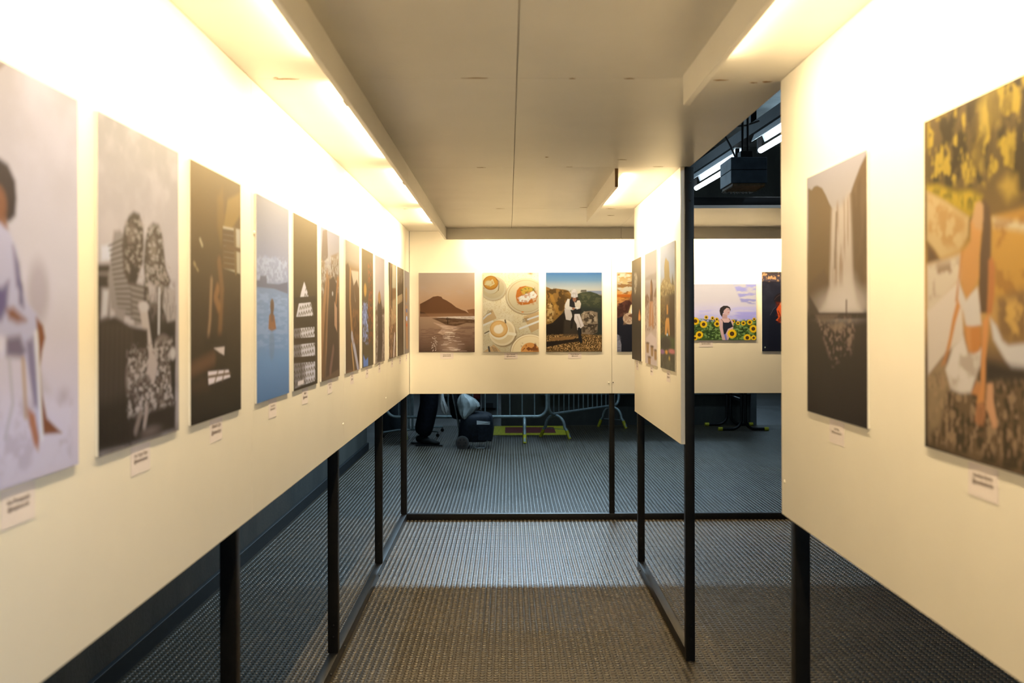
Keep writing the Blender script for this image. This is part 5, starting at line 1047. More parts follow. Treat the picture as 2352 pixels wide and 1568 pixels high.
  ['P', [[0.255, 0.134], [0.486, 0.137], [0.609, 0.185], [0.571, 0.26], [0.429, 0.334], [0.324, 0.341], [0.237, 0.271], [0.278, 0.204]], [0.282, 0.265, 0.242], 0.03, 1],
  ['N', [[0.212, 0.128], [0.628, 0.142], [0.593, 0.347], [0.239, 0.34]], 15, 45, [0.079, 0.054, 0.032], 0.55, 0.102, 0.7, 3],
  ['P', [[0.681, 0.605], [0.719, 0.548], [0.817, 0.498], [0.896, 0.539], [0.955, 0.586], [0.878, 0.61]], [0.406, 0.152, 0.04], 0.02, 1],
  ['E', [0.819, 0.577], 0.0587, 0.0245, [0.515, 0.308, 0.12], 0.03, 1, 0],
  ['E', [0.69, 0.197], 0.0499, 0.0665, [0.062, 0.047, 0.035], 0.05, 0.6, 0],
  ['E', [0.848, 0.192], 0.0487, 0.0563, [0.073, 0.055, 0.042], 0.05, 0.6, 0],
 ],
 'd2': [
  ['F', [0.265, 0.248, 0.288]],
  ['G', [[0, [0.164, 0.166, 0.211]], [0.25, [0.214, 0.216, 0.278]], [0.3, [0.18, 0.167, 0.202]], [0.5, [0.248, 0.218, 0.238]], [1, [0.462, 0.416, 0.485]]]],
  ['P', [[-0.017, 0.221], [0.419, 0.199], [0.827, 0.2], [1.074, 0.184], [1.076, 0.266], [-0.017, 0.235]], [0.161, 0.154, 0.182], 0.03, 1],
  ['P', [[0.752, 0.401], [0.909, 0.337], [1.062, 0.307], [1.064, 0.423]], [0.101, 0.068, 0.056], 0.03, 1],
  ['P', [[-0.013, 0.388], [0.208, 0.365], [0.381, 0.404], [0.34, 0.447], [0.007, 0.497]], [0.104, 0.068, 0.057], 0.03, 1],
  ['N', [[-0.031, 0.388], [1.079, 0.407], [1.086, 0.704], [-0.023, 0.713]], 18, 36, [0.175, 0.131, 0.124], 0.54, 0.102, 0.8, 3],
  ['P', [[0.441, 0.44], [0.472, 0.327], [0.504, 0.258], [0.586, 0.239], [0.669, 0.28], [0.703, 0.366], [0.689, 0.443]], [0.073, 0.038, 0.022], 0.02, 1],
  ['E', [0.522, 0.328], 0.0496, 0.0519, [0.193, 0.118, 0.075], 0.03, 1, 0],
  ['P', [[0.425, 0.439], [0.705, 0.443], [0.739, 0.537], [0.773, 0.622], [0.727, 0.699], [0.58, 0.648], [0.43, 0.666], [0.328, 0.658], [0.376, 0.535]], [0.247, 0.137, 0.083], 0.02, 1],
  ['L', [[0.624, 0.468], [0.554, 0.622]], 0.0244, [0.335, 0.273, 0.282], 0.02, 1],
  ['P', [[0.086, 0.766], [0.515, 0.717], [1.057, 0.771], [1.063, 1.01], [0.003, 1.038]], [0.428, 0.394, 0.486], 0.03, 1],
  ['P', [[0.087, 0.815], [0.349, 0.811], [0.334, 0.903], [0.125, 0.904]], [0.234, 0.16, 0.103], 0.02, 1],
  ['E', [0.228, 0.813], 0.1293, 0.0089, [0.073, 0.046, 0.034], 0.02, 1, 0],
  ['P', [[0.485, 0.839], [0.73, 0.835], [0.716, 0.924], [0.52, 0.925]], [0.239, 0.163, 0.105], 0.02, 1],
  ['E', [0.617, 0.837], 0.1215, 0.0086, [0.075, 0.047, 0.035], 0.02, 1, 0],
  ['P', [[0.779, 0.868], [1.013, 0.862], [1, 0.95], [0.813, 0.951]], [0.244, 0.166, 0.108], 0.02, 1],
  ['E', [0.905, 0.865], 0.1159, 0.0084, [0.076, 0.048, 0.036], 0.02, 1, 0],
  ['P', [[0.248, 0.941], [0.504, 0.934], [0.489, 1.026], [0.285, 1.028]], [0.254, 0.174, 0.113], 0.02, 1],
  ['E', [0.386, 0.937], 0.1261, 0.0087, [0.081, 0.051, 0.038], 0.02, 1, 0],
 ],
 'd3': [
  ['F', [0.073, 0.054, 0.033]],
  ['G', [[0, [0.173, 0.203, 0.317]], [0.22, [0.197, 0.252, 0.415]], [0.36, [0.215, 0.231, 0.257]], [0.42, [0.111, 0.08, 0.046]], [0.55, [0.053, 0.039, 0.028]], [0.78, [0.046, 0.044, 0.035]], [1, [0.086, 0.089, 0.077]]]],
  ['P', [[0.307, 0.282], [0.291, 0.178], [0.338, 0.125], [0.419, 0.101], [0.487, 0.124], [0.619, 0.145], [0.66, 0.238], [0.642, 0.299]], [0.168, 0.138, 0.077], 0.02, 1],
  ['P', [[-0.026, 0.345], [0.131, 0.285], [0.306, 0.266], [0.674, 0.269], [0.739, 0.317], [1.002, 0.339], [1.027, 0.406], [-0.025, 0.41]], [0.162, 0.129, 0.07], 0.03, 1],
  ['N', [[-0.028, 0.256], [1.025, 0.288], [1.027, 0.413], [-0.025, 0.41]], 24, 45, [0.288, 0.261, 0.172], 0.58, 0.085, 0.8, 3],
  ['N', [[-0.027, 0.329], [1.027, 0.369], [1.029, 0.472], [-0.024, 0.459]], 21, 36, [0.065, 0.048, 0.027], 0.52, 0.102, 0.8, 4],
  ['P', [[0.803, 0.334], [0.852, 0.245], [0.915, 0.307], [0.953, 0.337]], [0.08, 0.071, 0.051], 0.02, 1],
  ['P', [[0.645, 0.406], [1.027, 0.398], [1.034, 0.731], [0.652, 0.735]], [0.041, 0.029, 0.021], 0.04, 1],
  ['N', [[-0.025, 0.418], [0.344, 0.424], [0.351, 0.731], [-0.018, 0.735]], 30, 60, [0.135, 0.101, 0.034], 0.56, 0.102, 0.8, 5],
  ['P', [[0.456, 0.558], [0.468, 0.488], [0.521, 0.48], [0.555, 0.513], [0.549, 0.559]], [0.365, 0.193, 0.06], 0.02, 1],
  ['P', [[0.323, 0.723], [0.362, 0.621], [0.43, 0.59], [0.616, 0.59], [0.656, 0.651], [0.671, 0.727], [0.579, 0.721], [0.525, 0.659], [0.46, 0.73]], [0.381, 0.209, 0.067], 0.02, 1],
  ['P', [[-0.003, 0.735], [0.282, 0.724], [0.684, 0.742], [1.01, 0.753], [1.024, 0.827], [0, 0.856]], [0.056, 0.076, 0.038], 0.03, 1],
  ['E', [0.352, 0.794], 0.3969, 0.055, [0.027, 0.026, 0.03], 0.04, 1, 0],
  ['E', [0.493, 0.722], 0.04, 0.0109, [0.385, 0.561, 0.9], 0.012, 1, 0],
  ['E', [0.13, 0.866], 0.1687, 0.0192, [0.196, 0.104, 0.281], 0.02, 1, 0],
  ['E', [0.801, 0.85], 0.2107, 0.0181, [0.415, 0.161, 0.208], 0.02, 1, 0],
  ['E', [0.436, 0.863], 0.0805, 0.0156, [0.537, 0.284, 0.057], 0.02, 1, 0],
  ['N', [[-0.036, 0.882], [1.049, 0.863], [1.034, 1.008], [-0.033, 1.012]], 21, 30, [0.037, 0.037, 0.034], 0.52, 0.136, 0.8, 6],
  ['E', [0.636, 0.908], 0.0454, 0.0138, [0.436, 0.339, 0.114], 0.03, 1, 0],
 ],
 'r1': [
  ['F', [0.083, 0.061, 0.047]],
  ['G', [[0, [0.238, 0.243, 0.33]], [0.2, [0.269, 0.265, 0.32]], [0.35, [0.154, 0.116, 0.082]], [0.56, [0.116, 0.084, 0.067]], [0.58, [0.029, 0.022, 0.022]], [0.75, [0.018, 0.015, 0.017]], [1, [0.014, 0.012, 0.015]]]],
  ['P', [[0.026, 0.044], [0.094, 0.059], [0.142, 0.049], [0.199, 0.05], [0.29, 0.069], [0.353, 0.102], [0.424, 0.146], [0.475, 0.17], [0.451, 0.297], [0.427, 0.465], [0.314, 0.544], [0.204, 0.579], [0.031, 0.541]], [0.101, 0.07, 0.041], 0.012, 1],
  ['P', [[1.035, -0.001], [0.906, 0.049], [0.808, 0.103], [0.77, 0.13], [0.732, 0.136], [0.757, 0.314], [0.804, 0.494], [0.893, 0.55], [1.047, 0.583]], [0.101, 0.07, 0.048], 0.012, 1],
  ['N', [[0.778, 0.119], [1.042, 0.038], [1.047, 0.579], [0.804, 0.494]], 18, 9, [0.062, 0.043, 0.029], 0.5, 0.204, 0.6, 3],
  ['P', [[0.03, 0.455], [0.33, 0.402], [0.427, 0.465], [0.204, 0.579], [0.032, 0.578]], [0.074, 0.052, 0.041], 0.04, 0.7],
  ['P', [[0.462, 0.171], [0.542, 0.173], [0.663, 0.166], [0.709, 0.137], [0.748, 0.133], [0.772, 0.268], [0.796, 0.456], [0.842, 0.541], [0.929, 0.581], [0.218, 0.579], [0.354, 0.534], [0.418, 0.475]], [0.328, 0.307, 0.337], 0.05, 1],
  ['N', [[0.436, 0.147], [0.763, 0.135], [0.819, 0.494], [0.41, 0.485]], 39, 4.5, [0.181, 0.139, 0.116], 0.54, 0.102, 0.8, 5],
  ['P', [[0.525, 0.184], [0.55, 0.186], [0.519, 0.409], [0.494, 0.408]], [0.076, 0.051, 0.034], 0.015, 0.8],
  ['E', [0.607, 0.547], 0.3572, 0.0483, [0.458, 0.457, 0.544], 0.1, 0.75, 0],
  ['E', [0.686, 0.491], 0.1519, 0.0571, [0.41, 0.406, 0.468], 0.08, 0.5, 0],
  ['P', [[0.052, 0.578], [1.047, 0.583], [1.047, 0.605], [0.052, 0.605]], [0.021, 0.016, 0.017], 0.01, 1],
  ['N', [[0.148, 0.589], [0.857, 0.591], [0.784, 0.736], [0.465, 0.803]], 33, 54, [0.191, 0.147, 0.144], 0.6, 0.102, 0.8, 7],
  ['P', [[0.148, 0.586], [0.587, 0.584], [0.463, 0.613], [0.288, 0.62]], [0.114, 0.089, 0.085], 0.02, 0.7],
  ['P', [[0.399, 0.635], [0.628, 0.615], [0.687, 0.634], [0.505, 0.654]], [0.192, 0.15, 0.137], 0.02, 0.7],
  ['P', [[0.031, 0.498], [0.195, 0.563], [0.242, 0.584], [0.032, 0.584]], [0.035, 0.027, 0.026], 0.02, 1],
  ['L', [[0.694, 0.537], [0.694, 0.579]], 0.0097, [0.039, 0.023, 0.021], 0.008, 1],
 ],
 'r2': [
  ['F', [0.167, 0.104, 0.048]],
  ['G', [[0, [0.073, 0.052, 0.025]], [0.2, [0.061, 0.044, 0.02]], [0.34, [0.099, 0.066, 0.027]], [0.42, [0.261, 0.166, 0.052]], [0.6, [0.301, 0.193, 0.076]], [0.72, [0.087, 0.061, 0.043]], [1, [0.021, 0.016, 0.015]]]],
  ['N', [[0.023, 0.001], [1.008, -0.022], [1.01, 0.332], [0.026, 0.25]], 16.5, 15, [0.015, 0.012, 0.006], 0.54, 0.136, 0.8, 3],
  ['N', [[0.023, 0.001], [1.008, -0.022], [1.01, 0.297], [0.025, 0.204]], 24, 19.5, [0.252, 0.191, 0.031], 0.6, 0.085, 0.9, 4],
  ['P', [[0.486, 0.022], [0.533, 0.001], [0.626, 0.004], [0.67, 0.054], [0.66, 0.099], [0.581, 0.096], [0.534, 0.138], [0.486, 0.091]], [0.229, 0.177, 0.045], 0.05, 0.75],
  ['P', [[0.45, 0.128], [0.51, 0.127], [0.535, 0.207], [0.462, 0.187]], [0.237, 0.178, 0.041], 0.05, 0.7],
  ['P', [[0.65, 0.259], [0.715, 0.238], [0.778, 0.252], [0.789, 0.295], [0.715, 0.304]], [0.262, 0.189, 0.045], 0.05, 0.8],
  ['N', [[0.411, -0.032], [0.817, 0.035], [0.819, 0.241], [0.413, 0.199]], 27, 15, [0.042, 0.029, 0.012], 0.52, 0.102, 0.6, 14],
  ['P', [[0.025, 0.199], [0.129, 0.205], [0.296, 0.242], [0.426, 0.25], [0.523, 0.275], [0.488, 0.313], [0.414, 0.324], [0.025, 0.217]], [0.251, 0.19, 0.018], 0.03, 1],
  ['N', [[0.025, 0.194], [0.523, 0.263], [0.488, 0.329], [0.025, 0.222]], 39, 36, [0.075, 0.066, 0.011], 0.55, 0.102, 0.8, 5],
  ['P', [[0.025, 0.215], [0.201, 0.26], [0.414, 0.324], [0.402, 0.374], [0.337, 0.412], [0.16, 0.426], [0.026, 0.365]], [0.324, 0.254, 0.152], 0.02, 1],
  ['N', [[0.025, 0.215], [0.414, 0.324], [0.351, 0.417], [0.027, 0.388]], 15, 21, [0.233, 0.135, 0.044], 0.54, 0.136, 0.7, 6],
  ['P', [[0.027, 0.372], [0.102, 0.401], [0.16, 0.435], [0.027, 0.438]], [0.068, 0.041, 0.025], 0.03, 1],
  ['P', [[0.027, 0.443], [0.338, 0.425], [0.351, 0.489], [0.231, 0.53], [0.028, 0.595]], [0.38, 0.353, 0.346], 0.03, 1],
  ['N', [[0.027, 0.434], [0.338, 0.429], [0.325, 0.523], [0.028, 0.553]], 13.5, 18, [0.141, 0.094, 0.065], 0.56, 0.136, 0.8, 7],
  ['P', [[0.594, 0.337], [1.01, 0.332], [1.011, 0.545], [0.607, 0.561]], [0.3, 0.182, 0.047], 0.03, 1],
  ['P', [[0.605, 0.342], [1.01, 0.389], [1.011, 0.41], [0.617, 0.363]], [0.367, 0.336, 0.268], 0.03, 1],
  ['N', [[0.594, 0.337], [1.01, 0.332], [1.012, 0.566], [0.607, 0.561]], 12, 18, [0.177, 0.09, 0.028], 0.56, 0.136, 0.7, 8],
  ['P', [[0.629, 0.553], [0.821, 0.533], [1.011, 0.545], [1.012, 0.686], [0.652, 0.655]], [0.142, 0.089, 0.044], 0.04, 1],
  ['N', [[0.629, 0.553], [1.011, 0.545], [1.012, 0.686], [0.652, 0.655]], 13.5, 18, [0.403, 0.269, 0.086], 0.55, 0.136, 0.8, 9],
  ['P', [[0.028, 0.583], [0.325, 0.499], [0.352, 0.572], [0.365, 0.665], [0.218, 0.703], [0.033, 0.783]], [0.415, 0.394, 0.427], 0.02, 1],
  ['P', [[0.033, 0.781], [0.176, 0.721], [0.233, 0.746], [0.274, 0.818], [0.034, 0.891]], [0.196, 0.149, 0.106], 0.02, 1],
  ['P', [[0.033, 0.826], [1.013, 0.733], [1.014, 1.02], [0.035, 0.994]], [0.093, 0.067, 0.045], 0.03, 1],
  ['N', [[0.033, 0.771], [1.013, 0.733], [1.014, 1.02], [0.035, 0.994]], 39, 39, [0.026, 0.02, 0.015], 0.52, 0.102, 0.8, 10],
  ['N', [[0.033, 0.771], [1.013, 0.733], [1.014, 0.967], [0.035, 0.994]], 42, 42, [0.26, 0.187, 0.136], 0.64, 0.085, 0.7, 11],
  ['P', [[0.033, 0.799], [0.233, 0.799], [0.149, 0.928], [0.034, 0.964]], [0.227, 0.175, 0.123], 0.05, 0.7],
  ['P', [[0.584, 0.606], [0.63, 0.626], [0.675, 0.665], [0.718, 0.676], [0.822, 0.67], [1.012, 0.663], [1.013, 0.73], [0.74, 0.736], [0.697, 0.715], [0.608, 0.662]], [0.375, 0.385, 0.474], 0.02, 1],
  ['P', [[0.55, 0.719], [0.718, 0.729], [1.013, 0.733], [1.013, 0.762], [0.675, 0.77], [0.539, 0.784]], [0.027, 0.022, 0.021], 0.04, 1],
  ['P', [[0.365, 0.657], [0.404, 0.703], [0.515, 0.688], [0.505, 0.733], [0.479, 0.754], [0.43, 0.812], [0.341, 0.819], [0.254, 0.811], [0.205, 0.756], [0.273, 0.688]], [0.441, 0.436, 0.497], 0.02, 1],
  ['N', [[0.204, 0.659], [0.515, 0.688], [0.479, 0.779], [0.254, 0.815]], 10.5, 15, [0.25, 0.212, 0.198], 0.55, 0.136, 0.7, 12],
  ['P', [[0.524, 0.291], [0.535, 0.284], [0.58, 0.308], [0.592, 0.357], [0.59, 0.437], [0.572, 0.508], [0.563, 0.592], [0.502, 0.592], [0.494, 0.514], [0.503, 0.433], [0.527, 0.365]], [0.069, 0.044, 0.03], 0.015, 1],
  ['P', [[0.429, 0.338], [0.451, 0.327], [0.524, 0.357], [0.512, 0.384], [0.498, 0.432], [0.494, 0.494], [0.403, 0.552], [0.359, 0.524], [0.341, 0.489], [0.364, 0.418], [0.429, 0.392]], [0.325, 0.178, 0.071], 0.015, 1],
  ['P', [[0.469, 0.289], [0.506, 0.287], [0.531, 0.3], [0.531, 0.337], [0.517, 0.368], [0.464, 0.357], [0.441, 0.334]], [0.311, 0.204, 0.121], 0.015, 1],
  ['P', [[0.348, 0.417], [0.364, 0.418], [0.315, 0.557], [0.294, 0.557]], [0.287, 0.136, 0.05], 0.015, 1],
  ['P', [[0.572, 0.452], [0.601, 0.441], [0.62, 0.47], [0.618, 0.537], [0.598, 0.592], [0.556, 0.6], [0.568, 0.528]], [0.268, 0.115, 0.046], 0.015, 1],
  ['P', [[0.322, 0.491], [0.338, 0.512], [0.388, 0.556], [0.428, 0.539], [0.484, 0.52], [0.502, 0.573], [0.514, 0.624], [0.416, 0.635], [0.388, 0.627], [0.365, 0.589], [0.332, 0.559]], [0.38, 0.379, 0.44], 0.015, 1],
  ['P', [[0.375, 0.629], [0.508, 0.627], [0.514, 0.671], [0.497, 0.696], [0.454, 0.704], [0.41, 0.698], [0.385, 0.665]], [0.326, 0.145, 0.048], 0.015, 1],
  ['P', [[0.388, 0.631], [0.422, 0.633], [0.429, 0.698], [0.404, 0.694]], [0.395, 0.214, 0.097], 0.03, 0.7],
  ['P', [[0.315, 0.546], [0.339, 0.572], [0.299, 0.615], [0.249, 0.689], [0.227, 0.705], [0.213, 0.694], [0.239, 0.659], [0.266, 0.61]], [0.343, 0.166, 0.061], 0.012, 1],
  ['P', [[0.211, 0.698], [0.239, 0.702], [0.205, 0.738], [0.162, 0.749]], [0.279, 0.137, 0.067], 0.015, 1],
  ['P', [[0.43, 0.814], [0.473, 0.779], [0.506, 0.786], [0.492, 0.819]], [0.337, 0.162, 0.074], 0.015, 1],
  ['P', [[0.526, 0.614], [0.573, 0.594], [0.566, 0.654], [0.548, 0.719], [0.544, 0.784], [0.535, 0.833], [0.492, 0.84], [0.472, 0.841], [0.508, 0.786], [0.512, 0.72]], [0.386, 0.186, 0.078], 0.012, 1],
  ['P', [[0.475, 0.841], [0.535, 0.833], [0.547, 0.865], [0.528, 0.898], [0.507, 0.896], [0.495, 0.901], [0.48, 0.898], [0.458, 0.887]], [0.264, 0.129, 0.07], 0.015, 1],
  ['L', [[0.497, 0.852], [0.495, 0.897]], 0.0024, [0.076, 0.043, 0.03], 0.01, 0.7],
  ['L', [[0.516, 0.85], [0.521, 0.895]], 0.0024, [0.076, 0.043, 0.03], 0.01, 0.7],
  ['P', [[0.558, 0.782], [0.602, 0.779], [0.607, 0.829], [0.632, 0.874], [0.636, 0.894], [0.602, 0.898], [0.565, 0.859], [0.547, 0.848]], [0.399, 0.232, 0.155], 0.012, 1],
 ],
}

def vnoise(u, v, seed):
    rg = np.random.RandomState(seed); tb_ = rg.rand(64, 64)
    out = np.zeros_like(u); amp = .5; tot = 0
    for o in range(4):
        x, y = u * 2 ** o + 7.3 * o, v * 2 ** o + 3.1 * o
        xi, yi = np.floor(x).astype(int), np.floor(y).astype(int); fx, fy = x - xi, y - yi
        fx = fx * fx * (3 - 2 * fx); fy = fy * fy * (3 - 2 * fy)
        a, b2 = tb_[xi % 64, yi % 64], tb_[(xi + 1) % 64, yi % 64]; c, d = tb_[xi % 64, (yi + 1) % 64], tb_[(xi + 1) % 64, (yi + 1) % 64]
        out += amp * ((a * (1 - fx) + b2 * fx) * (1 - fy) + (c * (1 - fx) + d * fx) * fy); tot += amp; amp *= .5
    return (out / tot - .5) * 1.45 + .5

def step(e0, e1, x):
    t = np.clip((x - e0) / (e1 - e0), 0, 1); return t * t * (3 - 2 * t)

def poly_sd(pts, U, V, asp):
    """signed distance (positive inside), u scaled to units of picture height"""
    d = np.full(U.shape, 9.); ins = np.zeros(U.shape, bool); n = len(pts)
    for i in range(n):
        (x0, y0), (x1, y1) = pts[i], pts[(i + 1) % n]
        x0 *= asp; x1 *= asp
        ex, ey = x1 - x0, y1 - y0; px, py = U * asp - x0, V - y0
        t = np.clip((px * ex + py * ey) / (ex * ex + ey * ey + 1e-12), 0, 1)
        d = np.minimum(d, np.hypot(px - t * ex, py - t * ey))
        cr = ((y0 > V) != (y1 > V)) & (U * asp < ex * (V - y0) / (ey if abs(ey) > 1e-9 else 1e-9) + x0)
        ins ^= cr
    return np.where(ins, d, -d)

def paint(ops, nu, nv, asp):
    U, V = np.meshgrid(np.linspace(0, 1, nu), np.linspace(0, 1, nv))
    C = np.zeros((nv, nu, 3))
    def lay(c, a):
        nonlocal C
        C = C * (1 - a[..., None]) + np.array(c) * a[..., None]
    for o in ops:
        t = o[0]
        if t == 'F': C[:] = o[1]
        elif t == 'G':
            vs = [s[0] for s in o[1]]
            for k_ in range(3): C[..., k_] = np.interp(V, vs, [s[1][k_] for s in o[1]])
        elif t == 'P':
            s = max(o[3], .004); lay(o[2], o[4] * step(-s * .5, s * .5, poly_sd(o[1], U, V, asp)))
        elif t == 'L':
            d = np.full(U.shape, 9.); w = o[2] * asp
            for (x0, y0), (x1, y1) in zip(o[1], o[1][1:]):
                ex, ey = (x1 - x0) * asp, y1 - y0; px, py = (U - x0) * asp, V - y0
                tt = np.clip((px * ex + py * ey) / (ex * ex + ey * ey + 1e-12), 0, 1)
                d = np.minimum(d, np.hypot(px - tt * ex, py - tt * ey))
            s = max(o[4], .003); lay(o[3], o[5] * step(w + s * .5, w - s * .5, d))
        elif t == 'E':
            (x, y), rx, ry, c, s, a = o[1:7]
            q = np.hypot((U - x) / max(rx, 1e-4), (V - y) / max(ry, 1e-4)); sd = (1 - q) * min(rx * asp, ry)
            s = max(s, .003); lay(c, a * step(-s * .5, s * .5, sd))
        elif t == 'N':
            pts, su, sv, c, th, s, a, sd = o[1:9]
            n = vnoise(U * su, V * sv, sd); m_ = a * step(th - s, th + s, n)
            if pts: m_ = m_ * step(-.012, .030, poly_sd(pts, U, V, asp))
            lay(c, m_)
        elif t == 'S':
            (x, y), r, cp, cc = o[1:5]
            dx, dy = (U - x) * asp, V - y; q = np.hypot(dx, dy) / r; an = np.arctan2(dy, dx)
            edge = .80 + .20 * np.abs(np.sin(an * 8 + x * 40)); pet = step(edge + .04, edge - .04, q)
            sh = .75 + .25 * np.abs(np.cos(an * 8 + x * 40))
            C[:] = C * (1 - pet[..., None]) + (np.array(cp) * sh[..., None]) * pet[..., None]
            lay(cc, step(.50, .42, q)); lay([v * 1.7 for v in cc], .7 * step(.24, .14, q))
    return np.clip(C, 0, 1)

def print_mesh(o_name, nu, nv, C, org, du, dv, parent):
    u, v = np.meshgrid(np.linspace(0, 1, nu), np.linspace(0, 1, nv))
    co = np.array(org)[None, None] + u[..., None] * np.array(du) + v[..., None] * np.array(dv)
    me = bpy.data.meshes.new(o_name); n = nu * nv
    idx = np.arange(n).reshape(nv, nu)
    fa = np.stack([idx[1:, :-1], idx[1:, 1:], idx[:-1, 1:], idx[:-1, :-1]], -1).reshape(-1, 4)
    me.vertices.add(n); me.vertices.foreach_set('co', co.reshape(-1).astype(np.float32))
    me.loops.add(fa.size); me.loops.foreach_set('vertex_index', fa.reshape(-1).astype(np.int32))
    me.polygons.add(len(fa)); me.polygons.foreach_set('loop_start', np.arange(0, fa.size, 4, dtype=np.int32))
    me.update(calc_edges=True)
    at = me.color_attributes.new('ink', 'FLOAT_COLOR', 'POINT')
    at.data.foreach_set('color', np.concatenate([C.reshape(-1, 3), np.ones((n, 1))], 1).reshape(-1).astype(np.float32))
    me.materials.append(M['print'])
    o = bpy.data.objects.new(o_name, me); COL.objects.link(o); o.parent = parent
    return o

def text_mesh(body, size, mtx, parent, m):
    cu = bpy.data.curves.new('caption_text', 'FONT'); cu.body = body; cu.size = size; cu.align_x = 'CENTER'; cu.align_y = 'CENTER'; cu.resolution_u = 2; cu.space_line = 1.05; cu.offset = size * .012
    t = bpy.data.objects.new('tmp', cu); COL.objects.link(t)
    bpy.context.view_layer.update()
    me = bpy.data.meshes.new_from_object(t.evaluated_get(bpy.context.evaluated_depsgraph_get()))
    bpy.data.objects.remove(t); bpy.data.curves.remove(cu)
    me.transform(mtx); me.materials.clear(); me.materials.append(m); me.name = 'caption_text'
    o = bpy.data.objects.new('caption_text', me); COL.objects.link(o); o.parent = parent
    return o

PH = {  # photograph: (what it shows, board label, caption text)
 'p1': ('photo print of a seated person in a lilac silk robe, nearest on the left boards', 'lilac robe', 'Ana Photography\n@anaphoto.ohn', 300, 400),
 'p2': ('sepia photo print of two long haired figures in knitwear, second along the left boards', 'two sepia figures', 'Ece Yogyn Ozan\n@benimtolyadan', 300, 420),
 'p3': ('dark brown photo print with a bright slatted window, third along the left boards', 'bright slatted window', 'Edward Cyn\n@edwardcyn', 190, 360),
 'p4': ('blue photo print of a bather in a lagoon under snowy mountains', 'lagoon bather', 'Tania Sidlorolly\n@taniasidlorolly', 150, 320),
 'p5': ('brown photo print of a pointed lattice window shining in the dark', 'pointed lattice window', 'Pancho\n@pancholens', 150, 330),
 'p6': ('photo print of a golden haired figure before a pale tower', 'golden hair and tower', 'Adrien Pires\n@ap', 90, 240),
 'p7': ('brown photo print of a dark figure under a cream sky, with a slanting silver stripe', 'silver stripe', 'Milo Di\n@milodi', 80, 240),
 'p8': ('dark photo print with a small flame above a blue grey shape', 'small flame', 'Zo Lee\n@zolee', 80, 240),
 'p9': ('pale photo print of a long dark figure between rocks', 'pale rocks', 'Jon Dill\n@jondill', 70, 220),
 'p10': ('brown photo print with a bright window strip, third from the left corner', 'bright window strip', 'Al Ro\n@alro', 60, 200),
 'p11': ('plain dark brown photo print, second from the left corner', 'plain dark print', 'Ben Ury\n@benury', 50, 200),
 'p12': ('grey beige photo print with an orange streak, in the left corner', 'orange streak', 'Ira Mo\n@iramo', 50, 200),
 'b1': ('photo print of a brown mountain beach at dusk with a tiny balancing figure', 'mountain beach', 'Tatiana Danelli\n@tatianadanelli', 230, 320),
 'b2': ('cream photo print of coffee cups, plates and pastry seen from above', 'coffee table', 'Lius Hansen\n@liushansen', 230, 320),
 'b3': ('photo print of a hiker in a white beanie sitting on coastal rocks', 'seated hiker', 'Xenia Bunina\n@bounch', 240, 330),
 'b4': ('orange sky photo print with a raised brown sleeve, half hidden by the lone board', 'raised sleeve', 'Marc Oliva\n@marcoliva', 200, 260),
 'b5': ('wide photo print of a person in black top among sunflowers under lilac sky', 'sunflower field', 'Phuongthao Nguyen\n@vancouverthaont', 330, 230),
 'b6': ('black photo print of a hooded person lit orange, at the far right', 'hooded person', 'Pavel Anoshin\n@pavelanosh', 200, 280),
 'd1': ('dark photo print with a small orange fire, farthest on the lone board', 'small orange fire', 'Ilya K\n@ilyak', 80, 240),
 'd2': ('sandy photo print of a figure between rocks and straw pots, middle of the lone board', 'straw pots', 'Lena Orm\n@lenaorm', 90, 260),
 'd3': ('photo print of a castle tower above a fire lit dancer, nearest on the lone board', 'castle tower', 'Ruth Sand\n@ruthsand', 100, 280),
 'r1': ('brown photo print of a tall waterfall between cliffs on the near right boards', 'waterfall', 'Guy Wasp\n@the.guy.wasp.photo', 190, 340),
 'r2': ('golden photo print of a person in white leaning on a rock under yellow foliage', 'golden foliage', 'Jonathan Borba\n@jonathanborba', 260, 380),
}
CAPX = {'p1': .02, 'p3': .0, 'p2': .0, 'b1': .0, 'b2': .0, 'b3': .005, 'b5': -.08, 'b6': -.01, 'r1': .0, 'r2': .0}
TB = .005
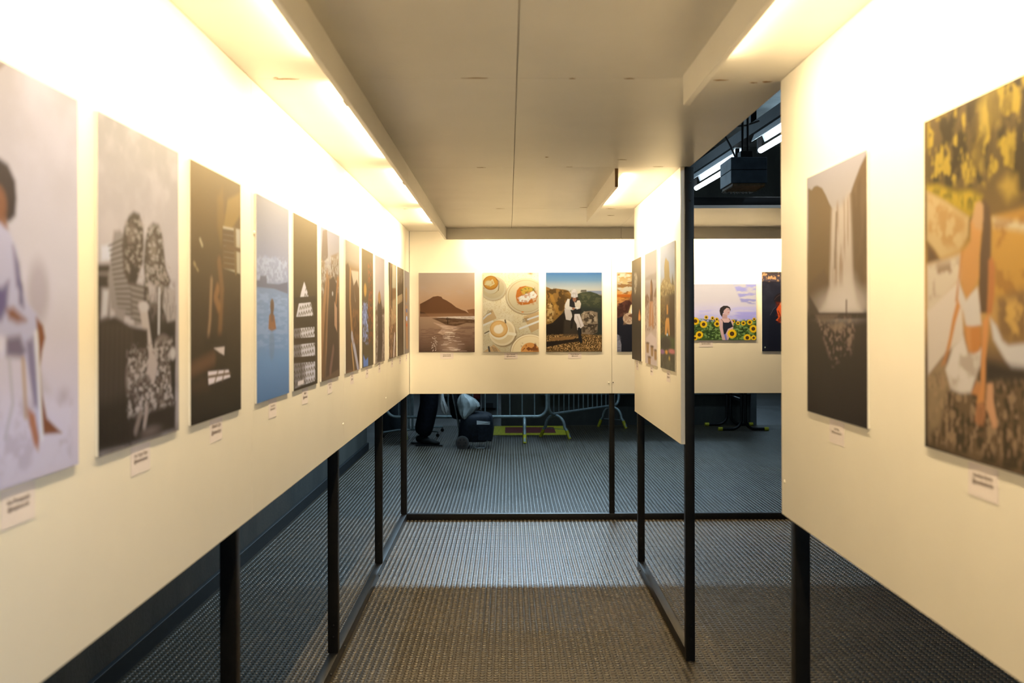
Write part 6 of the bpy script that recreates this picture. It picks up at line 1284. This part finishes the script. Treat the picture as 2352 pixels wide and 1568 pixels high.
for key, (lab, short, cap, nu, nv) in PH.items():
    wall, s0, w, zt, h = PLACE[key]
    asp = w / h
    C = paint(INK_FALLOFF[key], nu, nv, asp)
    if wall == 'L':
        th = math.atan2(wx(1) - wx(0), 1.); du = Vector((math.sin(th), math.cos(th), 0)); nrm = Vector((math.cos(th), -math.sin(th), 0)); org = Vector((wx(s0), s0, zt))
    elif wall == 'B':
        du = Vector((1, 0, 0)); nrm = Vector((0, -1, 0)); org = Vector((s0, YB, zt))
    else:
        X = XR if key[0] == 'r' else .759
        du = Vector((0, -1, 0)); nrm = Vector((-1, 0, 0)); org = Vector((X, s0 + w, zt))
    dn = Vector((0, 0, -1))
    e = .0003
    def pt(u_, v_, d): return org + du * (u_ * w) + dn * (v_ * h) + nrm * d
    bd = MB().hexa([pt(0, 1, e), pt(1, 1, e), pt(1, 1, TB), pt(0, 1, TB), pt(0, 0, e), pt(1, 0, e), pt(1, 0, TB), pt(0, 0, TB)], .0006).build('mounted_picture', M['foam'])
    tag(bd, lab, 'photograph', 'photo prints on the display boards')
    print_mesh('photo_print', nu, nv, C, pt(0, 0, TB + .0004), du * w, dn * h, bd)
    # caption card under it
    cu = .5 + CAPX.get(key, 0.) / w; cw, chh = .100, .055; ct = h + .004
    if wall == 'B': ct = h + .006; chh = .045
    def cp(u_, v_, d): return org + du * (cu * w + (u_ - .5) * cw) + dn * (ct + v_ * chh) + nrm * d
    cd = MB().hexa([cp(0, 1, e), cp(1, 1, e), cp(1, 1, .0009), cp(0, 1, .0009), cp(0, 0, e), cp(1, 0, e), cp(1, 0, .0009), cp(0, 0, .0009)]).build('caption_sign', M['card'])
    tag(cd, 'small white caption card under the %s photo' % short, 'caption card', 'caption cards under the photos')
    c0 = cp(.5, .44, .0013)
    zz = Matrix(((du.x, 0, nrm.x, c0.x), (du.y, 0, nrm.y, c0.y), (du.z, 1, nrm.z, c0.z), (0, 0, 0, 1)))
    ln = max(len(x) for x in cap.split('\n'))
    text_mesh(cap, min(.0145, .145 / ln), zz, cd, M['ink'])

# ------------------------------------------------------------------ lamps
def area(loc, sx, sy, rot, watts, color, name='lamp'):
    l = bpy.data.lights.new(name, 'AREA'); l.shape = 'RECTANGLE'; l.size = sx; l.size_y = sy; l.energy = watts; l.color = color
    o = bpy.data.objects.new(name, l); COL.objects.link(o); o.location = loc; o.rotation_euler = rot
    return o
WARM = (1., .755, .415)
def strip(axis, a, b_, fixed, aim, watts):
    """LED strip behind a valance; aim is the unit vector its face looks along"""
    L_ = b_ - a; mid_ = (a + b_) / 2
    loc = Vector((fixed[0], mid_, fixed[1])) if axis == 'Y' else Vector((mid_, fixed[0], fixed[1]))
    long_ = Vector((0, 1, 0)) if axis == 'Y' else Vector((1, 0, 0))
    z = -Vector(aim).normalized(); y = z.cross(long_).normalized(); x = y.cross(z)
    o = area(loc, L_, .025, (0, 0, 0), watts * L_, WARM, 'led_strip')
    o.matrix_world = Matrix(((x.x, y.x, z.x, loc.x), (x.y, y.y, z.y, loc.y), (x.z, y.z, z.z, loc.z), (0, 0, 0, 1)))
WP, WS = 12.6, 3.6
ZL = HT - .030
def led(axis, a, b_, at, s, k=1.):
    """an LED bar: its main face looks down, a narrower side face looks at the boards"""
    d = (s * .12, 0, -1) if axis == 'Y' else (0, s * .12, -1)
    h_ = (s, 0, -.1) if axis == 'Y' else (0, s, -.1)
    strip(axis, a, b_, (at, ZL), d, WP * k); strip(axis, a, b_, (at + s * .016, ZL + .006), h_, WS * k)
for a, b_ in ((-.6, .72), (.95, 2.50), (2.78, 4.05), (4.35, 5.62), (5.88, 6.75)): led('Y', a, b_, vx((a + b_) / 2) - .028, -1, .64 if b_ < 2.6 else 1.04)
for a, b_ in ((-.24, .95), (1.1, 2.25)): led('X', a, b_, 7.161, 1, 1.12)
for a, b_ in ((-.9, .5), (.75, 2.50)): led('Y', a, b_, .515, 1, .70)
led('Y', 4.50, 5.72, .505, 1, 1.1)

COOL = (.55, .80, 1.)
# rows of station tubes outside the booth, plus unseen fill lamps added
def row(xs, y, w_, tilt):
    for x in xs: area((x, y, 2.95), 1.25, .10, (-tilt, 0, 0), w_, COOL, 'station_or_fill_lamp')
row((-.30, .75), 11.2, 100., 1.1)
row((5.2, 6.8), 21.0, 9., .9)  # unseen lamps added for glints on the floor right of the pillar
row((.35, 2.4), 12.9, 12., 0)  # unseen overhead fill added to brighten the floor marking, barriers and plinth
area((2.35, 7.4, 2.86), .1, 1.2, (PI, 0, 0), 9., COOL, 'station_or_fill_lamp')  # unseen lamp added facing up to brighten the concrete slab
row((-2.4, -.6, 1.2, 3.0, 4.8), 22.5, 10., .9)
for y in (1.5, 3.1, 4.7, 6.3, 7.9): area((-1.22, y, 2.95), .08, 1.3, (0, 0, 0), 9., COOL, 'station_or_fill_lamp')
for y, w_ in ((-1.2, 16.), (.4, 16.), (2.0, 5.), (3.6, 5.)): area((1.76, y, 2.66), .08, 1.3, (0, .8, 0), w_, COOL, 'station_or_fill_lamp')  # first two are unseen cool fill, boosted for the lower left boards
for y in (5.0, 8.0): area((3.6, y, 2.95), .08, 1.3, (0, 0, 0), 4., COOL, 'station_or_fill_lamp')

# the pair of tubes seen through the gap at the right
def fixture(y0, y1, label):
    xa = lambda y: 1.756 - .0393 * (y - 6.28)
    r = empty('ceiling_lamp', (xa(y0), y0, 2.67), label, 'lamp', 'ceiling tubes at the right'); r['kind'] = 'thing'
    hx = .07
    def row(y): return xa(y)
    m = MB()
    # bent reflector: an inverted trough
    prof = [(-.045, 2.738), (-.026, 2.785), (.026, 2.785), (.045, 2.738), (.048, 2.740), (.028, 2.790), (-.028, 2.790), (-.048, 2.740)]
    A = [m.bm.verts.new((row(y0) + u, y0, z)) for u, z in prof]; B_ = [m.bm.verts.new((row(y1) + u, y1, z)) for u, z in prof]
    m.bm.faces.new(A); m.bm.faces.new(list(reversed(B_)))
    for i in range(8): m.bm.faces.new((A[i], B_[i], B_[(i + 1) % 8], A[(i + 1) % 8]))
    m.build('reflector', M['housing'], r)
    MB().tube([(row(y0 + .05), y0 + .05, 2.67), (row(y0 + .06), y0 + .06, 2.67), (row(y1 - .06), y1 - .06, 2.67), (row(y1 - .05), y1 - .05, 2.67)], [.012, .019, .019, .012], 16).build('tube', M['tube'], r, True)
    for y in (y0 + .03, y1 - .03): MB().box(row(y) - .014, row(y) + .014, y - .012, y + .012, 2.655, 2.795, .002).build('lamp_holder', M['beam'], r)
    return r
fixture(5.40, 6.80, 'white fluorescent tube lamp at the upper right, in front of the black box')
fixture(7.30, 8.72, 'white fluorescent tube lamp at the upper right, partly behind the black box')
bm_ = MB().hexa([(1.755, 5.0, 2.791), (1.855, 5.0, 2.791), (1.691, 9.2, 2.791), (1.591, 9.2, 2.791), (1.755, 5.0, 2.868), (1.855, 5.0, 2.868), (1.691, 9.2, 2.868), (1.591, 9.2, 2.868)]).build('channel_beam', M['beam'])
tag(bm_, 'dark steel channel running above the tube lamps', 'beam')
for y in (5.2, 6.9, 8.6): MB().box(1.785 - .039 * (y - 5), 1.825 - .039 * (y - 5), y, y + .04, 2.8685, 3.2).build('hanger', M['beam'], bm_)

# black box hanging in the opening
r = empty('speaker_mount', (1.35, 5.5, 2.26), 'dusty black box hanging in the ceiling gap beside the tube lamps', 'speaker')
MB().box(1.252, 1.455, 5.50, 5.785, 2.272, 2.345, .004).box(1.252, 1.455, 5.50, 5.785, 2.347, 2.418, .004).build('casing', M['box'], r)
pts = []
fo = MB().box(1.262, 1.445, 5.51, 5.775, 2.258, 2.2715)
rr = random.Random(3)
for i in range(26):
    x = 1.262 + .183 * i / 25; l = rr.uniform(.004, .014); fo.box(x - .002, x + .002, 5.765, 5.774, 2.258 - l, 2.2585)
for i in range(14):
    y = 5.52 + .25 * i / 13; l = rr.uniform(.003, .010); fo.box(1.262, 1.265, y - .002, y + .002, 2.258 - l, 2.2585); fo.box(1.442, 1.445, y - .002, y + .002, 2.258 - l, 2.2585)
fo.build('dust_fringed_underside', M['warm_under'], r)  # underside with dust fringe; warm booth glow painted in as brown
MB().box(1.33, 1.40, 5.60, 5.68, 2.4185, 2.47, .004).tube([(1.35, 5.64, 2.46), (1.35, 5.64, 3.2)], .007, 8).tube([(1.38, 5.64, 2.46), (1.38, 5.64, 3.2)], .007, 8).build('hanger', M['beam'], r)
MB().tube([(1.31, 5.62, 2.42), (1.28, 5.63, 2.50), (1.25, 5.64, 2.56), (1.30, 5.66, 2.62), (1.38, 5.68, 2.63), (1.46, 5.7, 2.66)], .006, 8).build('cable', M['steel'], r, True)

# ------------------------------------------------------------------ crowd barriers
def barrier(label, A, B, feet, bars, height=1.1, foot_spread=.20):
    A, B = Vector((A[0], A[1], 0)), Vector((B[0], B[1], 0)); d = (B - A); Ln = d.length; d.normalize(); n = Vector((-d.y, d.x, 0)); up = Vector((0, 0, 1))
    r = empty('crowd_barrier', A, label, 'barrier', 'steel crowd barriers')
    zb, rc = .31, .12
    path = []
    path += arc(A + d * rc + up * (zb + rc), rc, PI, 1.5 * PI, 6, d, up)
    path += arc(B - d * rc + up * (zb + rc), rc, 1.5 * PI, 2 * PI, 6, d, up)
    path += arc(B - d * rc + up * (height - rc), rc, 0, .5 * PI, 6, d, up)
    path += arc(A + d * rc + up * (height - rc), rc, .5 * PI, PI, 6, d, up)
    MB().tube(path, .019, 12, closed=True).build('frame', M['galv'], r, True)
    for i in range(bars):
        q = A + d * (Ln * (i + 1) / (bars + 1)); MB().tube([q + up * (zb + .012), q + up * (height - .012)], .0075, 8).build('bar', M['galv'], r, True)
    for t in feet:
        q = A + d * t; w_ = foot_spread
        pth = [q - n * (w_ + .02) + up * .02, q - n * (w_ - .02) + up * .10] + arc(q + up * (zb - .02 - w_ * .72), w_ * .72, PI, 0, 12, n, up) + [q + n * (w_ - .02) + up * .10, q + n * (w_ + .02) + up * .02]
        lg = MB().tube(pth, .019, 12).build('foot', M['galv'], r, True)
        for s in (-1, 1):
            MB().tube([q + n * s * (w_ + .022) + up * .004, q + n * s * (w_ - .024) + up * .105], .022, 12).build('yellow_tape', M['tape'], lg, True)['label'] = 'yellow tape around the foot'
        MB().tube([q - n * (w_ - .025) + up * .12, q + n * (w_ - .025) + up * .12], .004, 6).build('brace', M['galv'], lg)
    c = B - d * .0 + up * .60
    MB().lathe([(.026, -.03), (.026, .03)], 14, c, 'Z').build('clamp', M['galv'], r, True)
    return r
barrier('grey steel crowd barrier with yellow taped feet, behind the trolley', (-1.525, 12.2), (.475, 12.2), (.22, 1.72), 12)
barrier('grey steel crowd barrier angled away towards the concrete plinth', (.505, 12.42), (1.56, 13.89), (.15, 1.62), 14)

# black barrier at the right, seen end on
r = empty('black_barrier', (3.15, 13.2, 0), 'black tubular barrier with yellow foot tips beside the pillar', 'barrier')
for y, xs in ((13.93, 3.13), (13.32, 3.19)):
    for s in (-1, 1):
        x0 = xs + s * .026
        sp = .27
        path = [(x0, y, 1.05), (x0, y, .16)] + [tuple(v) for v in arc((x0 + s * .13, y, .155), .13, PI if s > 0 else 0, 1.5 * PI if s > 0 else -.5 * PI, 7, (1, 0, 0), (0, 0, 1))] + [(x0 + s * sp, y, .025)]
        leg = MB().tube(path, .021, 12).build('leg', M['steel'], r, True)
        MB().tube([(x0 + s * (sp - .012), y, .025), (x0 + s * (sp + .045), y, .025)], .025, 12).build('yellow_tip', M['tape'], leg, True)['label'] = 'yellow foot tip'
MB().box(3.145, 3.175, 13.34, 13.93, .40, .44, .003).box(3.145, 3.175, 13.34, 13.93, 1.0, 1.04, .003).build('rail', M['steel'], r)

# ------------------------------------------------------------------ floor marking, far cabinets, bin, stand
fm = MB().box(-.205, .785, 12.86, 13.95, .0005, .006, .001).build('floor_marking', M['mark_y'])
tag(fm, 'yellow painted rectangle with maroon centre on the floor by the plinth', 'floor marking')
MB().box(-.05, .63, 13.07, 13.78, .0062, .0075).build('centre_panel', M['mark_r'], fm)['label'] = 'maroon centre'

r = empty('ticket_machine', (-.33, 16.6, 0), 'grey cabinet with a dark slot, far behind the trolley', 'machine')
MB().box(-.46, -.20, 16.6, 17.0, .02, 1.5, .01).build('cabinet', M['grey'], r)
MB().box(-.385, -.265, 16.585, 16.6, .03, .115, .003).build('slot', M['slot'], r)
r = empty('red_machine', (-.56, 16.7, 0), 'red fronted cabinet on a dark base, far behind the plastic bag', 'machine')
MB().box(-.63, -.49, 16.7, 17.1, .17, 1.5, .008).build('red_front', M['red'], r); MB().box(-.63, -.49, 16.71, 17.1, 0, .169).build('base', M['slot'], r)
r = empty('pale_cabinet', (-1.1, 18.2, 0), 'pale grey cabinet far behind the legs of the walker', 'cabinet')
MB().box(-1.25, -.96, 18.2, 18.7, .10, 1.4, .01).build('body', M['pale'], r); MB().box(-1.24, -.97, 18.22, 18.68, 0, .099).build('plinth', M['slot'], r)

r = empty('waste_bin', (-1.6, 13.4, 0), 'blue grey bin behind the left end of the barrier', 'bin')
MB().lathe([(.15, .0), (.165, .02), (.175, .36), (.18, .40)], 28, (-1.6, 13.5, 0)).build('body', M['bin'], r, True)
MB().lathe([(.184, .398), (.186, .42), (.175, .428)], 28, (-1.6, 13.5, 0)).build('rim', M['galv'], r, True)

r = empty('rolling_stand', (-1.27, 12.9, 0), 'grey metal stand on castors behind the walker', 'stand')
for x in (-1.315, -1.265): MB().box(x - .014, x + .014, 12.86, 12.90, .075, 1.6, .003).build('upright', M['galv'], r)
for s in ((-1.62, 12.62), (-1.1, 13.15), (-.90, 13.28), (-.92, 12.68)):
    MB().tube([(-1.29, 12.88, .075), ((-1.29 + s[0]) / 2, (12.88 + s[1]) / 2, .085), (s[0], s[1], .070)], .012, 8).build('base_arm', M['galv'], r, True)
    ca = MB().lathe([(.022, -.012), (.024, -.006), (.024, .006), (.022, .012)], 14, (s[0], s[1], .0245), 'Y').build('castor', M['steel'], r, True)
    MB().box(s[0] - .008, s[0] + .008, s[1] - .016, s[1] + .016, .045, .066).build('fork', M['chrome'], ca)

# ------------------------------------------------------------------ shopping trolley with a plastic bag
TY = 11.66
r = empty('shopping_trolley', (-.42, TY, 0), 'dark navy shopping trolley bag on wheels with a white paper in its pocket', 'trolley')
bd = MB()
secs = [(-.585, -.20, .085, .17), (-.60, -.19, .14, .18), (-.585, -.185, .28, .18), (-.575, -.19, .345, .18), (-.54, -.205, .385, .165), (-.50, -.26, .41, .13), (-.45, -.33, .42, .08)]
rings = []
for x0, x1, z, hy in secs:
    cx_ = (x0 + x1) / 2; a = (x1 - x0) / 2; ring = []
    for kk in range(28):
        t = 2 * PI * kk / 28; ct, st = math.cos(t), math.sin(t)
        ring.append(bd.bm.verts.new((cx_ + a * math.copysign(abs(ct) ** .45, ct), TY + .0 + hy * math.copysign(abs(st) ** .45, st), z + .006 * math.sin(5 * t))))
    rings.append(ring)
for A, B in zip(rings, rings[1:]):
    for kk in range(28): bd.bm.faces.new((A[kk], A[(kk + 1) % 28], B[(kk + 1) % 28], B[kk]))
bd.bm.faces.new(list(reversed(rings[0]))); bd.bm.faces.new(rings[-1])
body = bd.build('bag_body', M['navy'], r, True)
MB().prism([(-.36, .10), (-.205, .105), (-.20, .285), (-.36, .285)], TY - .192, TY - .184).build('front_pocket', M['navy'], r)
MB().prism([(-.375, .288), (-.225, .288), (-.215, .318), (-.375, .335)], TY - .188, TY - .186).build('paper_sheet', M['paper'], r)['label'] = 'white paper'
MB().prism([(-.375, .288), (-.21, .310), (-.21, .318), (-.33, .294)], TY - .1895, TY - .1885).build('pocket_flap', M['black'], r)
for s in (-1, 1):
    wh = MB().lathe([(.062, -.012), (.078, -.010), (.079, 0), (.078, .010), (.062, .012)], 30, (-.545, TY + s * .20, .079), 'Y').build('wheel', M['tyre'], r, True)
    MB().lathe([(.018, -.016), (.061, -.013), (.061, .013), (.018, .016)], 24, (-.545, TY + s * .20, .079), 'Y').build('hub', M['hub'], wh, True)
    for kk in range(6):
        t = 2 * PI * kk / 6; MB().lathe([(.009, -.017), (.009, -.0128)], 10, (-.545 + .04 * math.cos(t), TY + s * .20, .079 + .04 * math.sin(t)), 'Y').build('hub_hole', M['slot'], wh)
MB().tube([(-.545, TY - .2, .079), (-.545, TY + .2, .079)], .007, 8).build('axle', M['chrome'], r, True)
MB().tube([(-.43, TY - .16, .10), (-.41, TY - .165, .03), (-.385, TY - .165, .009), (-.29, TY - .165, .009), (-.262, TY - .165, .025), (-.255, TY - .16, .10)], .007, 10).build('stand_loop', M['chrome'], r, True)
for s in (-.1, .1): MB().tube([(-.575, TY + s, .09), (-.60, TY + s, .30), (-.66, TY + s, .62), (-.72, TY + s, .92), (-.76, TY + s * .9, .97)], .008, 8).build('handle_tube', M['chrome'], r, True)
MB().tube([(-.76, TY - .1, .97), (-.765, TY, .975), (-.76, TY + .1, .97)], .014, 10).build('grip', M['black'], r, True)
for i in range(7): MB().lathe([(.001, -.004), (.004, -.002), (.004, .0)], 8, (-.47 + .004 * i, TY - .172, .12 + .035 * i), 'Y').build('stud', M['chrome'], r)

# black bag hung on the handle
def blob(name, m, rings_, parent=None, n=24, wob=.0, seed=1, folds=0):
    q = MB(); R = random.Random(seed); rs = []
    ph = R.uniform(0, 6)
    for (cx_, cy_, z, ax_, ay_) in rings_:
        ring = []
        for kk in range(n):
            t = 2 * PI * kk / n
            f = 1 + wob * math.sin(folds * t + ph + z * 9) + wob * .5 * math.sin((folds + 3) * t + ph * 2 - z * 14)
            ring.append(q.bm.verts.new((cx_ + ax_ * f * math.cos(t), cy_ + ay_ * f * math.sin(t), z)))
        rs.append(ring)
    for A, B in zip(rs, rs[1:]):
        for kk in range(n): q.bm.faces.new((A[kk], A[(kk + 1) % n], B[(kk + 1) % n], B[kk]))
    q.bm.faces.new(list(reversed(rs[0]))); q.bm.faces.new(rs[-1])
    return q.build(name, m, parent, True)
hb_ = blob('black_bag', M['black'], [(-.60, TY + .03, .33, .03, .04), (-.615, TY + .03, .345, .055, .10), (-.625, TY + .03, .40, .07, .125), (-.63, TY + .03, .50, .075, .125), (-.635, TY + .03, .60, .072, .115), (-.65, TY + .03, .68, .06, .09), (-.665, TY + .03, .74, .03, .04)], None, 28, .05, 4, 7)
tag(hb_, 'black soft bag hanging from the trolley handle', 'bag')
MB().tube([(-.665, TY + .03, .735), (-.70, TY + .06, .84), (-.76, TY + .03, .965)], .008, 8).build('bag_strap', M['black'], hb_)
pb = blob('plastic_bag', M['plastic'], [(-.515, TY - .13, .335, .012, .03), (-.515, TY - .12, .36, .035, .06), (-.51, TY - .10, .40, .07, .085), (-.49, TY - .06, .45, .11, .11), (-.475, TY - .05, .49, .13, .12), (-.48, TY - .05, .53, .128, .115), (-.50, TY - .06, .58, .10, .09), (-.525, TY - .06, .62, .055, .055), (-.54, TY - .06, .645, .022, .025), (-.545, TY - .06, .665, .03, .03), (-.55, TY - .06, .70, .05, .035)], None, 36, .06, 9, 9)
tag(pb, 'knotted pale grey plastic bag resting on the trolley', 'bag')

# ------------------------------------------------------------------ person walking behind the far boards
def skin_mesh(name, verts, edges, m, parent, sub=2, root=0):
    me = bpy.data.meshes.new(name); me.from_pydata([v[:3] for v in verts], edges, [])
    o = bpy.data.objects.new(name, me); COL.objects.link(o)
    md = o.modifiers.new('s', 'SKIN'); md.use_smooth_shade = True
    for i, v in enumerate(verts): me.skin_vertices[0].data[i].radius = (v[3], v[4] if len(v) > 4 else v[3])
    me.skin_vertices[0].data[root].use_root = True
    ms = o.modifiers.new('u', 'SUBSURF'); ms.levels = sub; ms.render_levels = sub
    bpy.context.view_layer.update()
    nm = bpy.data.meshes.new_from_object(o.evaluated_get(bpy.context.evaluated_depsgraph_get()))
    bpy.data.objects.remove(o); bpy.data.meshes.remove(me)
    nm.name = name; nm.materials.clear(); nm.materials.append(m)
    nm.polygons.foreach_set('use_smooth', [True] * len(nm.polygons))
    ob = bpy.data.objects.new(name, nm); COL.objects.link(ob)
    if parent: ob.parent = parent
    return ob
PX, PY = -1.0, 11.90
def pv(x, y, z, *r_): return (PX + x, PY + y, z) + r_
V = [pv(0, 0, .93, .13, .11), pv(.0, 0, 1.10, .12, .10), pv(.01, 0, 1.30, .14, .11), pv(.02, 0, 1.44, .09, .07), pv(.04, 0, 1.53, .05), pv(.06, 0, 1.62, .075, .085), pv(.065, 0, 1.71, .075, .08), pv(.06, 0, 1.76, .04),
     pv(.0, -.09, .86, .085), pv(.03, -.10, .50, .055), pv(.0, -.10, .10, .035), pv(.0, .09, .86, .085), pv(.02, .10, .50, .055), pv(-.07, .10, .10, .035),
     pv(.02, -.19, 1.40, .055), pv(.02, -.25, 1.12, .042), pv(.19, -.20, 1.00, .032), pv(.24, -.17, .985, .028),
     pv(.02, .19, 1.40, .055), pv(-.01, .20, 1.12, .042), pv(.08, .19, .92, .032), pv(.10, .19, .86, .028),
     pv(.14, 0, 1.64, .016), pv(.12, 0, 1.56, .03)]
Ed = [(0, 1), (1, 2), (2, 3), (3, 4), (4, 5), (5, 6), (6, 7), (0, 8), (8, 9), (9, 10), (0, 11), (11, 12), (12, 13), (3, 14), (14, 15), (15, 16), (16, 17), (3, 18), (18, 19), (19, 20), (20, 21), (5, 22), (5, 23)]
hx, hy, hz = PX + .24, PY - .17, .985
def hand(base, dirx, V_, E_, root_i, sgn):
    for j, (off, ln) in enumerate(((-.030, .072), (-.010, .082), (.010, .078), (.030, .062))):
        b0 = Vector(base) + Vector((.03, off * sgn, .0)); i0 = len(V_)
        V_ += [(b0.x, b0.y, b0.z, .0095), (b0.x + ln * .45, b0.y, b0.z + .004, .0085), (b0.x + ln * .7, b0.y, b0.z - .022, .008), (b0.x + ln * .62, b0.y, b0.z - .045, .007)]
        E_ += [(root_i, i0), (i0, i0 + 1), (i0 + 1, i0 + 2), (i0 + 2, i0 + 3)]
    i0 = len(V_); b0 = Vector(base)
    V_ += [(b0.x + .005, b0.y - .034 * sgn, b0.z - .01, .0105), (b0.x + .035, b0.y - .045 * sgn, b0.z - .025, .009), (b0.x + .06, b0.y - .035 * sgn, b0.z - .035, .008)]
    E_ += [(root_i, i0), (i0, i0 + 1), (i0 + 1, i0 + 2)]
hand((hx, hy, hz), 1, V, Ed, 17, 1); hand((PX + .10, PY + .19, .86), 1, V, Ed, 21, -1)
per = skin_mesh('person', V, Ed, M['skin'], None)
tag(per, 'person in dark trousers and black shoes walking behind the far boards, pushing a trolley', 'person')
per['label'] = 'person in dark trousers and black shoes walking beside the trolley'
VT = [pv(.02, 0, .98, .165, .135), pv(.03, 0, .90, .16, .135), pv(.04, -.085, .80, .13, .115), pv(.045, -.10, .50, .122, .105), pv(.0, -.10, .24, .105, .095), pv(-.04, -.10, .10, .098, .090),
      pv(.03, .085, .80, .125, .115), pv(.02, .10, .50, .112, .10), pv(-.05, .10, .24, .10, .09), pv(-.085, .10, .10, .092, .088)]
skin_mesh('trousers', VT, [(0, 1), (1, 2), (2, 3), (3, 4), (4, 5), (1, 6), (6, 7), (7, 8), (8, 9)], M['trouser'], per)
VJ = [pv(0, 0, .92, .165, .135), pv(.0, 0, 1.10, .15, .125), pv(.01, 0, 1.30, .165, .13), pv(.02, 0, 1.44, .11, .09), pv(.02, -.19, 1.40, .075), pv(.02, -.25, 1.12, .06), pv(.16, -.205, 1.005, .045), pv(.02, .19, 1.40, .075), pv(-.01, .20, 1.12, .06), pv(.07, .192, .94, .045), pv(.03, 0, 1.50, .06)]
skin_mesh('jacket', VJ, [(0, 1), (1, 2), (2, 3), (3, 4), (4, 5), (5, 6), (3, 7), (7, 8), (8, 9), (3, 10)], M['black'], per)
skin_mesh('hair', [pv(.03, 0, 1.72, .085, .095), pv(.05, 0, 1.775, .075, .08), pv(.0, 0, 1.65, .065, .085), pv(-.01, 0, 1.58, .04, .06)], [(0, 1), (0, 2), (2, 3)], M['hair'], per)
for s, dx in ((-1, 0.), (1, -.075)):
    sv = [pv(-.075 + dx, s * .10, .045, .042, .040), pv(-.02 + dx, s * .10, .055, .045, .044), pv(.06 + dx, s * .105, .045, .043, .034), pv(.13 + dx, s * .11, .036, .042, .026), pv(.175 + dx, s * .112, .032, .03, .020), pv(-.03 + dx, s * .10, .12, .05)]
    sh = skin_mesh('shoe', sv, [(0, 1), (1, 2), (2, 3), (3, 4), (1, 5)], M['shoe'], per, 2, 1)
    MB().prism([(PX - .115 + dx, .0), (PX + .20 + dx, .0), (PX + .205 + dx, .016), (PX + .10 + dx, .018), (PX - .118 + dx, .024)], PY + s * .105 - .046, PY + s * .105 + .046).build('sole', M['shoe'], sh)
# white cloth bag in the near hand
wc = blob('cloth_bag', M['cloth'], [(-.745, 11.70, .385, .012, .012), (-.75, 11.70, .40, .03, .022), (-.765, 11.70, .45, .042, .03), (-.785, 11.70, .52, .032, .025), (-.795, 11.71, .60, .018, .018), (-.795, 11.72, .74, .012, .014), (-.79, 11.73, .90, .010, .012)], None, 18, .10, 5, 5)
tag(wc, 'white folded cloth bag dangling between the walker and the trolley', 'bag')
MB().tube([(-.748, 11.675, .395), (-.762, 11.665, .45), (-.788, 11.67, .55)], .003, 6).build('piping', M['slot'], wc)

# ------------------------------------------------------------------ world, camera, view
w = bpy.data.worlds.new('World'); SC.world = w; w.use_nodes = True
w.node_tree.nodes['Background'].inputs['Color'].default_value = (.10, .14, .18, 1); w.node_tree.nodes['Background'].inputs['Strength'].default_value = .06

cam = bpy.data.cameras.new('camera'); co_ = bpy.data.objects.new('camera', cam); COL.objects.link(co_)
cam.sensor_width = 36; cam.lens = 2250 / 2352 * 36
cam.shift_x = 8 / 2352.; cam.shift_y = -47 / 2352.
cam.clip_start = .05
co_.location = (0, 0, EYE)
co_.rotation_euler = (PI / 2, .0025, 0)
cam.dof.use_dof = True; cam.dof.focus_distance = 6.6; cam.dof.aperture_fstop = 4.0
SC.camera = co_
SC.view_settings.view_transform = 'Standard'; SC.view_settings.look = 'None'; SC.view_settings.gamma = 1; SC.view_settings.exposure = .14
SC.view_settings.use_curve_mapping = False
cy_ = SC.cycles
cy_.use_denoising = True; cy_.max_bounces = 8; cy_.diffuse_bounces = 5; cy_.glossy_bounces = 4; cy_.sample_clamp_indirect = 6; cy_.caustics_reflective = False; cy_.caustics_refractive = False
